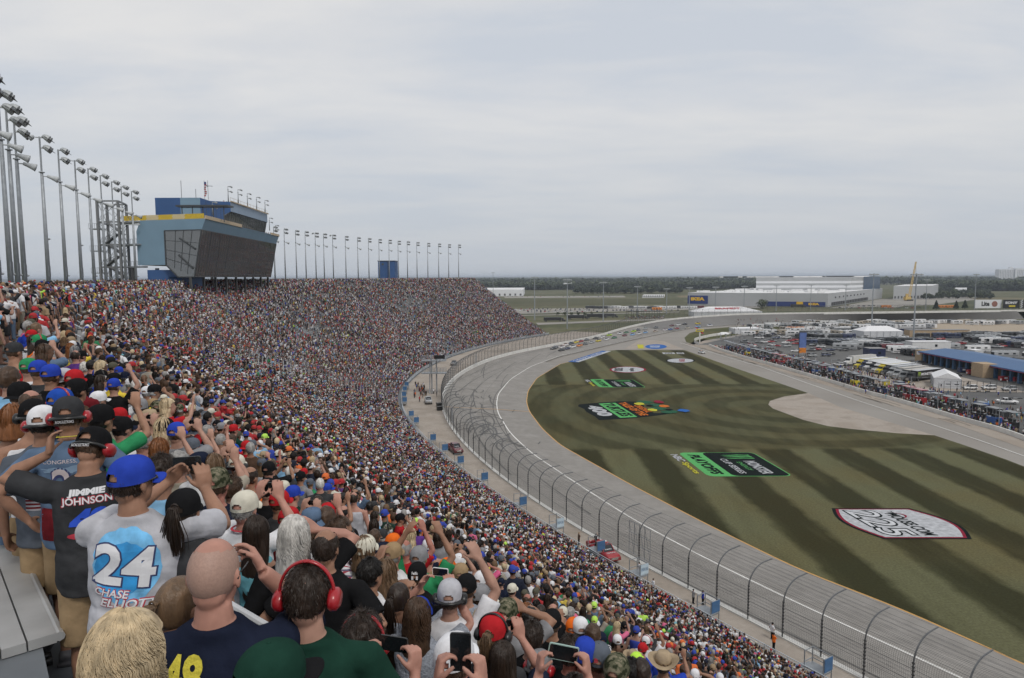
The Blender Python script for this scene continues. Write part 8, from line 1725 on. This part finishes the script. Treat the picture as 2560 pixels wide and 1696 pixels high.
b = MB(); b.beam((tip.x, 0, tip.z), (tip.x+1, 0, tip.z-22), .25); b.build('hoist_line', M_DKSTEEL, t)
for u, v0, v1, c, w_ in ((2436, 771, 750, 'lite', 66), (2507, 771, 750, 'sony', 40), (2550, 771, 750, 'dark', 60)):
    x, y = g(u, 773); px = y/F_PX/.99; z0, z1 = EYE+y*ray(u, v0).z/ray(u, v0).y, EYE+y*ray(u, v1).z/ray(u, v1).y; t = empty('billboard', (x, y, 0), 0, dict(lite='white billboard reading Lite with a red brown emblem', sony='black billboard reading SONY at the right', dark='dark billboard with a checkered edge at the right border')[c], 'billboard'); b = MB(); b.box((w_*px/2, 0, (z0+z1)/2), (w_*px, .5, z1-z0)); p_ = b.build('panel', M_WH if c == 'lite' else M_BLACKP, t); h_ = z1-z0
    b = MB(); [b.beam((w_*px*f, .1, 0), (w_*px*f, .1, z0), .4) for f in (.1, .5, .9)]; b.build('leg', M_GALV, t)
    if c != 'dark': b = MB(); put_text(b, 'Lite' if c == 'lite' else 'SONY', (w_*px*(.25 if c == 'lite' else .12), -.3, z0+h_*(.25 if c == 'lite' else .5)), (w_*px*(.3 if c == 'lite' else .76), 0, 0), (0, 0, h_*(.55 if c == 'lite' else .3)), bold=.05); b.build('lettering', M_BLACKP if c == 'lite' else M_WH, p_)
    if c == 'lite': b = MB(); b.tube([(w_*px*.74, -.26, z0+h_*.5), (w_*px*.74, -.4, z0+h_*.5)], h_*.34, 20); b.build('emblem', mat('emblem_brown', (.25, .10, .07), .7), p_)
    if c == 'sony': b = MB(); b.box((w_*px*.55, -.28, z0+h_*.25), (w_*px*.4, .04, h_*.2)); b.build('small_print', paint(PC['yellow'], 'yellow'), p_)
    if c == 'dark': b = MB(); [b.box((.5+(i % 2)*1.0, -.28, z0+h_*(i+.5)/8), (1, .04, h_/8)) for i in range(8)]; b.build('checker', M_WH, p_)
# paved lots, lanes and fields
def lots(nm, pts, m, z): tag(poly_fill(nm, P(pts), z, m), kind='structure')
M_LOT = layered('lot_gravel', [(.22, .21, .19), (.30, .28, .25)], .02, fine=.1); M_DRY = layered('dry_field', [(.12, .10, .055), (.20, .165, .10), (.10, .095, .05)], .01, fine=.15, fscale=.1)
lots('parking_lot', [(1280, 772), (1900, 762), (1900, 769), (1290, 784)], M_LOT, -.5); lots('far_lot', [(1260, 741), (1560, 739), (1565, 743), (1262, 745)], M_LOT, -.5); lots('service_lane', [(1340, 806), (1700, 794), (1760, 789), (1760, 791), (1700, 797), (1345, 811)], M_LOT, -.45); lots('side_lane', [(1300, 787), (1700, 778), (1700, 780), (1300, 789)], M_LOT, -.45)
lots('loading_yard', [(2070, 770), (2330, 762), (2470, 745), (2400, 740), (2200, 747)], M_LOT, -.5); lots('dry_strip', [(1690, 739), (1870, 734), (1870, 739), (1700, 744)], M_DRY, -.48); lots('dry_field', [(2420, 744), (2900, 738), (2900, 746), (2440, 748)], M_DRY, -.48); lots('far_road', [(2200, 768), (2450, 732), (2455, 732), (2240, 768)], M_LOT, -.44); lots('meadow', [(1200, 748), (1700, 747), (1720, 758), (1240, 766)], layered('meadow_green', [(.06, .065, .028), (.085, .08, .04)], .01), -.49)
# parked cars outside the turn: single small bodies
cb_ = {}
def farcar(c):
    if c not in cb_: b = MB(); loft(b, [sec(-2.3, 1.7, .3, .9), sec(-2.1, 1.85, .25, 1.0), sec(2.0, 1.85, .25, .9), sec(2.3, 1.7, .3, .65)], 0); loft(b, [sec(-1.8, 1.55, .95, 1.0), sec(-1.1, 1.5, .95, 1.5), sec(.3, 1.5, .95, 1.5), sec(1.1, 1.55, .85, .95)], 1); b.box((0, -.4, 1.52), (1.25, 1.3, .05)); cb_[c] = b.mesh('parked_car', [paint(PC[c], c), M_WIN])
    return cb_[c]
n_ = 0
for ri_, (u0, u1, v, st_) in enumerate([(1300, 1560, 776, 7.2), (1320, 1520, 779.5, 7.6), (1290, 1470, 773, 7), (1270, 1540, 741.5, 8), (2100, 2300, 770, 9.5), (2120, 2240, 765, 9), (1560, 1700, 776, 11)]):
    u = u0; k = 0
    while u < u1:
        c = seq.choice(['white', 'silver', 'white', 'black', 'grey', 'red', 'dark', 'white', 'navy', 'tan']); o = link(farcar(c), 'parked_car'); o.location = (*g(u, v+seq.uniform(-.6, .6)), -.45); o.rotation_euler = (0, 0, R(seq.choice([0, 180])+seq.uniform(-6, 6))); o.scale = (MU,)*3; tag(o, '%s car parked %s from the left in the %s' % (dict(dark='charcoal').get(c, c), ordn(k % 30)+(' after thirtieth' if k > 29 else ''), ['middle row outside the turn', 'nearest row outside the turn', 'farthest row outside the turn', 'distant lot before the woods', 'front row of the loading yard', 'back row of the loading yard', 'row beside the coaches'][ri_]), 'car', 'cars parked outside the turn'); u += st_*seq.uniform(1.2, 2.0); k += 1
for i in range(17):
    u = 1475+i*17+seq.uniform(-3, 3); c = seq.choice(['white', 'white', 'white', 'black', 'silver', 'maroon']); t = coach(c, '%s coach, %s from the left in the bus line outside the turn' % (c, ordn(i))); t.name = 'coach_bus'; t['category'] = 'bus'; t['group'] = 'buses parked outside the turn'; put(t, (u, 771+seq.uniform(-1, 1)), seq.choice([90, 75, 100]), -.45)
for i, (u, v, c, tx) in enumerate([(1392, 803, 'black', None), (1450, 797, 'black', 'MONSTER'), (1497, 794, 'black', 'MONSTER'), (1525, 793, 'dark', None), (2000, 768, 'black', None)]):
    t = hauler(c, 'dark trailer truck outside the turn, %s from the left%s' % (ordn(i), ' with white lettering' if tx else ''), tx, 'dark'); t['group'] = 'trucks outside the turn'; put(t, (u, v), -88, -.45)
for i, (u, v) in enumerate([(1642, 775), (2355, 769), (2378, 769), (2215, 769)]): t = coach('orange', 'orange yellow school bus outside the turn, %s from the left' % ordn(i)); t.name = 'school_bus'; t['category'] = 'school bus'; t['group'] = 'school buses'; put(t, (u, v), 90, -.45)
t = coach('orange', 'orange yellow school bus with people on its roof among the campers'); t.name = 'school_bus'; t['category'] = 'school bus'; put(t, B__(1480, 255), 88)
t = put(empty('bleacher', (0, 0, 0), 0, 'small dark viewing stand with stairs outside the turn', 'viewing stand'), (1610, 793), 0, -.45); b = MB(); b.box((0, 0, 5), (26, 8, .4)); [b.beam((x, y, 0), (x, y, 6.4), .25) for x in range(-13, 14, 4) for y in (-4, 4)]; b.build('platform', M_DKSTEEL, t); b = MB(); b.beam((-10, -4.5, 5), (2, -4.5, 0), 1.4, .3); b.build('stairs', M_GALV, t); b = MB(); b.box((-6, 0, 8), (12, 8, .2)); b.build('canopy', M_BLACKP, t)
for k in range(160): x, y = g(sr.uniform(1560, 1660), sr.uniform(791, 798)); addp(x, y, -.45, sr.uniform(0, 360), 1.75)
for k in range(120): x, y = g(sr.uniform(1740, 1990), sr.uniform(786, 789)); addp(x, y, .5, sr.uniform(0, 360), 1.75)
a_ = far(1413, 710, 900); t = empty('helicopter', a_, R(60), 'small white helicopter flying low over the far fields', 'helicopter'); b = MB(); b.tube([(0, -3, 0), (0, -1.6, .2), (0, 0, .1), (0, 1.8, 0), (0, 2.8, -.3)], [.3, .9, 1.2, 1.1, .3], 12); b.build('fuselage', M_WH, t, True); b = MB(); b.tube([(0, -2.6, .3), (0, -9, .7)], [.35, .12], 8); b.box((0, -9, 1.2), (.1, .9, 1.8)); b.build('tail_boom', M_WH, t); b = MB(); b.box((0, 0, 1.9), (.25, 11, .06)); b.box((0, 0, 1.9), (11, .25, .06)); b.tube([(0, 0, 1.1), (0, 0, 1.9)], .12, 6); b.build('rotor', M_DKSTEEL, t); b = MB(); [b.tube([(sx, -2, -1.6), (sx, 2.2, -1.6)], .07, 6) for sx in (-1.1, 1.1)]; b.build('skid', M_DKSTEEL, t)
# ================================================================ trees
M_LEAF = mat('leaf_green', (.068, .085, .040), .8, var=.45, scale=.25); M_LEAF2 = mat('leaf_dark', (.042, .056, .030), .8, var=.4, scale=.25); M_BARK = mat('bark', (.07, .055, .04), .9)
def crown_mesh(seed, h, r, leaf=.55, n=420, con=False):
    st = random.Random(seed); b = MB(); cl = [(st.uniform(-1, 1)*r*.5, st.uniform(-1, 1)*r*.5, h*st.uniform(.45, .85), r*st.uniform(.35, .6)) for _ in range(9)]
    for _ in range(n):
        if con: z = h*(1-st.random()**.6*.85); rr = r*(1-z/h)*st.uniform(.5, 1); a = st.uniform(0, 6.28); p = V3((rr*math.cos(a), rr*math.sin(a), z))
        else: cx, cy, cz, cr_ = st.choice(cl); d = V3((st.gauss(0, 1), st.gauss(0, 1), st.gauss(0, .8))).normalized(); p = V3((cx, cy, cz))+d*cr_*st.uniform(.6, 1.1)
        u_ = V3((st.gauss(0, 1), st.gauss(0, 1), st.gauss(0, .6))).normalized(); w_ = u_.cross(V3((st.gauss(0, 1), st.gauss(0, 1), 1))).normalized(); s_ = leaf*st.uniform(.6, 1.5); b.add([p-u_*s_, p-w_*s_*.7, p+u_*s_, p+w_*s_*.7], [(0, 1, 2, 3)])
    return b
for i, (u, v, h, r, con, lab) in enumerate([(2340, 775, 9, 3.4, True, 'dark conifer beside the loading yard, left of three'), (2412, 772, 8.5, 3.2, True, 'dark conifer beside the loading yard, middle of three'), (2390, 773, 8, 3, True, 'dark conifer beside the loading yard, right of three') , (1905, 771, 7.5, 7, False, 'broad green shrub in front of the warehouse wall')]+[(1395+k*17, 790, 3.6, 1.6, False, 'young tree beside the car rows, %s from the left' % ordn(k)) for k in range(6)]):
    t = put(empty('conifer' if con else 'tree', (0, 0, 0), 0, lab, 'tree', 'young trees beside the car rows' if i > 3 else None), (u, v), 0, -.5); crown_mesh(i, h, r, .6 if h > 5 else .35, 520 if i < 4 else 160, con).build('crown', M_LEAF2 if con else M_LEAF, t); b = MB(); b.tube([(0, 0, 0), (0, 0, h*.6)], [r*.08, r*.03], 7); [b.tube([(0, 0, h*.35), (r*.4*math.cos(a), r*.4*math.sin(a), h*.6)], [r*.04, r*.015], 5) for a in (0, 2, 4)]; b.build('trunk', M_BARK, t)
wc = bpy.data.collections.new('wood_trees')
for k in range(5):
    b = crown_mesh(50+k, 15, 7, 1.9, 260); b.m = [0]*len(b.f); bb = MB(); bb.tube([(0, 0, 0), (0, 0, 8)], [.5, .25], 5, 1); b.add(bb.v, bb.f, 1); wc.objects.link(bpy.data.objects.new('wood_tree_%d' % k, b.mesh('wood_tree', [M_LEAF if k % 2 else M_LEAF2, M_BARK])))
wp, ws, wr, wi_ = [], [], [], []
def wood(n, d0, d1, u0, u1, s0, s1, front=None):
    for _ in range(n):
        d = d0+(d1-d0)*sr.rand()**1.4; u = sr.uniform(u0, u1)
        if front is not None: d += 120*mnoise.noise(V3((u*.01, front, 0)))
        wp.append(((u-CX)/F_PX*d, d, -.6)); s_ = sr.uniform(s0, s1); ws.append((s_*sr.uniform(1.0, 1.5), s_*sr.uniform(1.0, 1.5), s_)); wr.append((0, 0, sr.uniform(0, 6.28))); wi_.append(int(sr.randint(0, 5)))
wood(2600, 1650, 2300, 1060, 1960, .8, 1.15, 1.0); wood(1900, 1500, 2400, 2300, 2680, .8, 1.2, 5.0); wood(2600, 2300, 5200, 1040, 2700, 1.1, 1.7); wood(700, 1350, 1520, 2400, 2680, .9, 1.2); wood(160, 1250, 1500, 1440, 1700, .4, .8); wood(260, 900, 1500, 2300, 2480, .25, .5)
def scatter(name, label, cat, P_, sc3, ro, ix, coll):
    me = bpy.data.meshes.new(name); me.from_pydata(P_, [], [])
    for n_2, ty, val in (('rot3', 'FLOAT_VECTOR', ro), ('scl3', 'FLOAT_VECTOR', sc3)): a = me.attributes.new(n_2, ty, 'POINT'); a.data.foreach_set('vector', np.array(val, dtype=np.float32).ravel())
    a = me.attributes.new('fig', 'INT', 'POINT'); a.data.foreach_set('value', ix); o = link(me, name); tag(o, label, cat, kind='stuff'); ng = bpy.data.node_groups.new(name, 'GeometryNodeTree'); ng.interface.new_socket('Geometry', in_out='INPUT', socket_type='NodeSocketGeometry'); ng.interface.new_socket('Geometry', in_out='OUTPUT', socket_type='NodeSocketGeometry'); N, L_ = ng.nodes, ng.links; gi, go, ci, ip = N.new('NodeGroupInput'), N.new('NodeGroupOutput'), N.new('GeometryNodeCollectionInfo'), N.new('GeometryNodeInstanceOnPoints')
    ci.inputs['Collection'].default_value = coll; ci.inputs['Separate Children'].default_value = True; ci.inputs['Reset Children'].default_value = True; ip.inputs['Pick Instance'].default_value = True
    def na(n_2, ty): q = N.new('GeometryNodeInputNamedAttribute'); q.data_type = ty; q.inputs['Name'].default_value = n_2; return q.outputs['Attribute']
    e2 = N.new('FunctionNodeEulerToRotation'); L_.new(na('rot3', 'FLOAT_VECTOR'), e2.inputs[0]); L_.new(gi.outputs[0], ip.inputs['Points']); L_.new(ci.outputs[0], ip.inputs['Instance']); L_.new(na('fig', 'INT'), ip.inputs['Instance Index']); L_.new(e2.outputs[0], ip.inputs['Rotation']); L_.new(na('scl3', 'FLOAT_VECTOR'), ip.inputs['Scale']); L_.new(ip.outputs[0], go.inputs[0]); md = o.modifiers.new(name, 'NODES'); md.node_group = ng
scatter('woodland', 'continuous dark green woods along the far edge of the fields', 'woods', wp, ws, wr, wi_, wc)
# far wooded rise that closes the horizon
b = MB(); nx_ = 160; vs = []
for j, (d, zz) in enumerate(((5200, -1), (6500, 9), (8500, 20), (11000, 30), (14000, 36), (20000, 34))):
    for i in range(nx_+1):
        x = -d*1.3+d*2.6*i/nx_; vs.append((x, d, zz+(6+zz*.12)*mnoise.noise(V3((x*.0011, d*.001, 0)))+(3 if j else 0)*mnoise.noise(V3((x*.006, d*.004, 3)))))
b.add(vs, [(j*(nx_+1)+i, j*(nx_+1)+i+1, (j+1)*(nx_+1)+i+1, (j+1)*(nx_+1)+i) for j in range(5) for i in range(nx_)]); tag(b.build('hills', layered('far_woods', [(.022, .032, .018), (.035, .045, .024), (.06, .058, .035)], .004, stretch=(1, .4, 1), fine=.3, fscale=.03), smooth=True), kind='structure')
x, d = (1567-CX)/F_PX*9500, 9500; t = empty('water_tower', (x, d, 22), 0, 'tiny white water tower on the horizon', 'water tower'); b = MB(); b.tube([(0, 0, -25), (0, 0, 20)], 3, 8); b.build('column', M_WH, t); b = MB(); b.ball((0, 0, 26), (14, 14, 9)); b.build('tank', M_WH, t)
# ================================================================ the air between here and the horizon
b = MB(); b.box((0, 9000, 29.2), (30000, 26000, 62)); hz = b.build('haze', None); hz.data.materials.clear()
hm = bpy.data.materials.new('haze'); hm.use_nodes = True; n = hm.node_tree.nodes; n.clear(); v_ = n.new('ShaderNodeVolumePrincipled'); o_ = n.new('ShaderNodeOutputMaterial'); hm.node_tree.links.new(v_.outputs[0], o_.inputs['Volume'])
v_.inputs['Color'].default_value = (.80, .88, 1, 1); v_.inputs['Density'].default_value = .00011; v_.inputs['Anisotropy'].default_value = .2; hz.data.materials.append(hm); tag(hz, kind='stuff')
make_crowd()
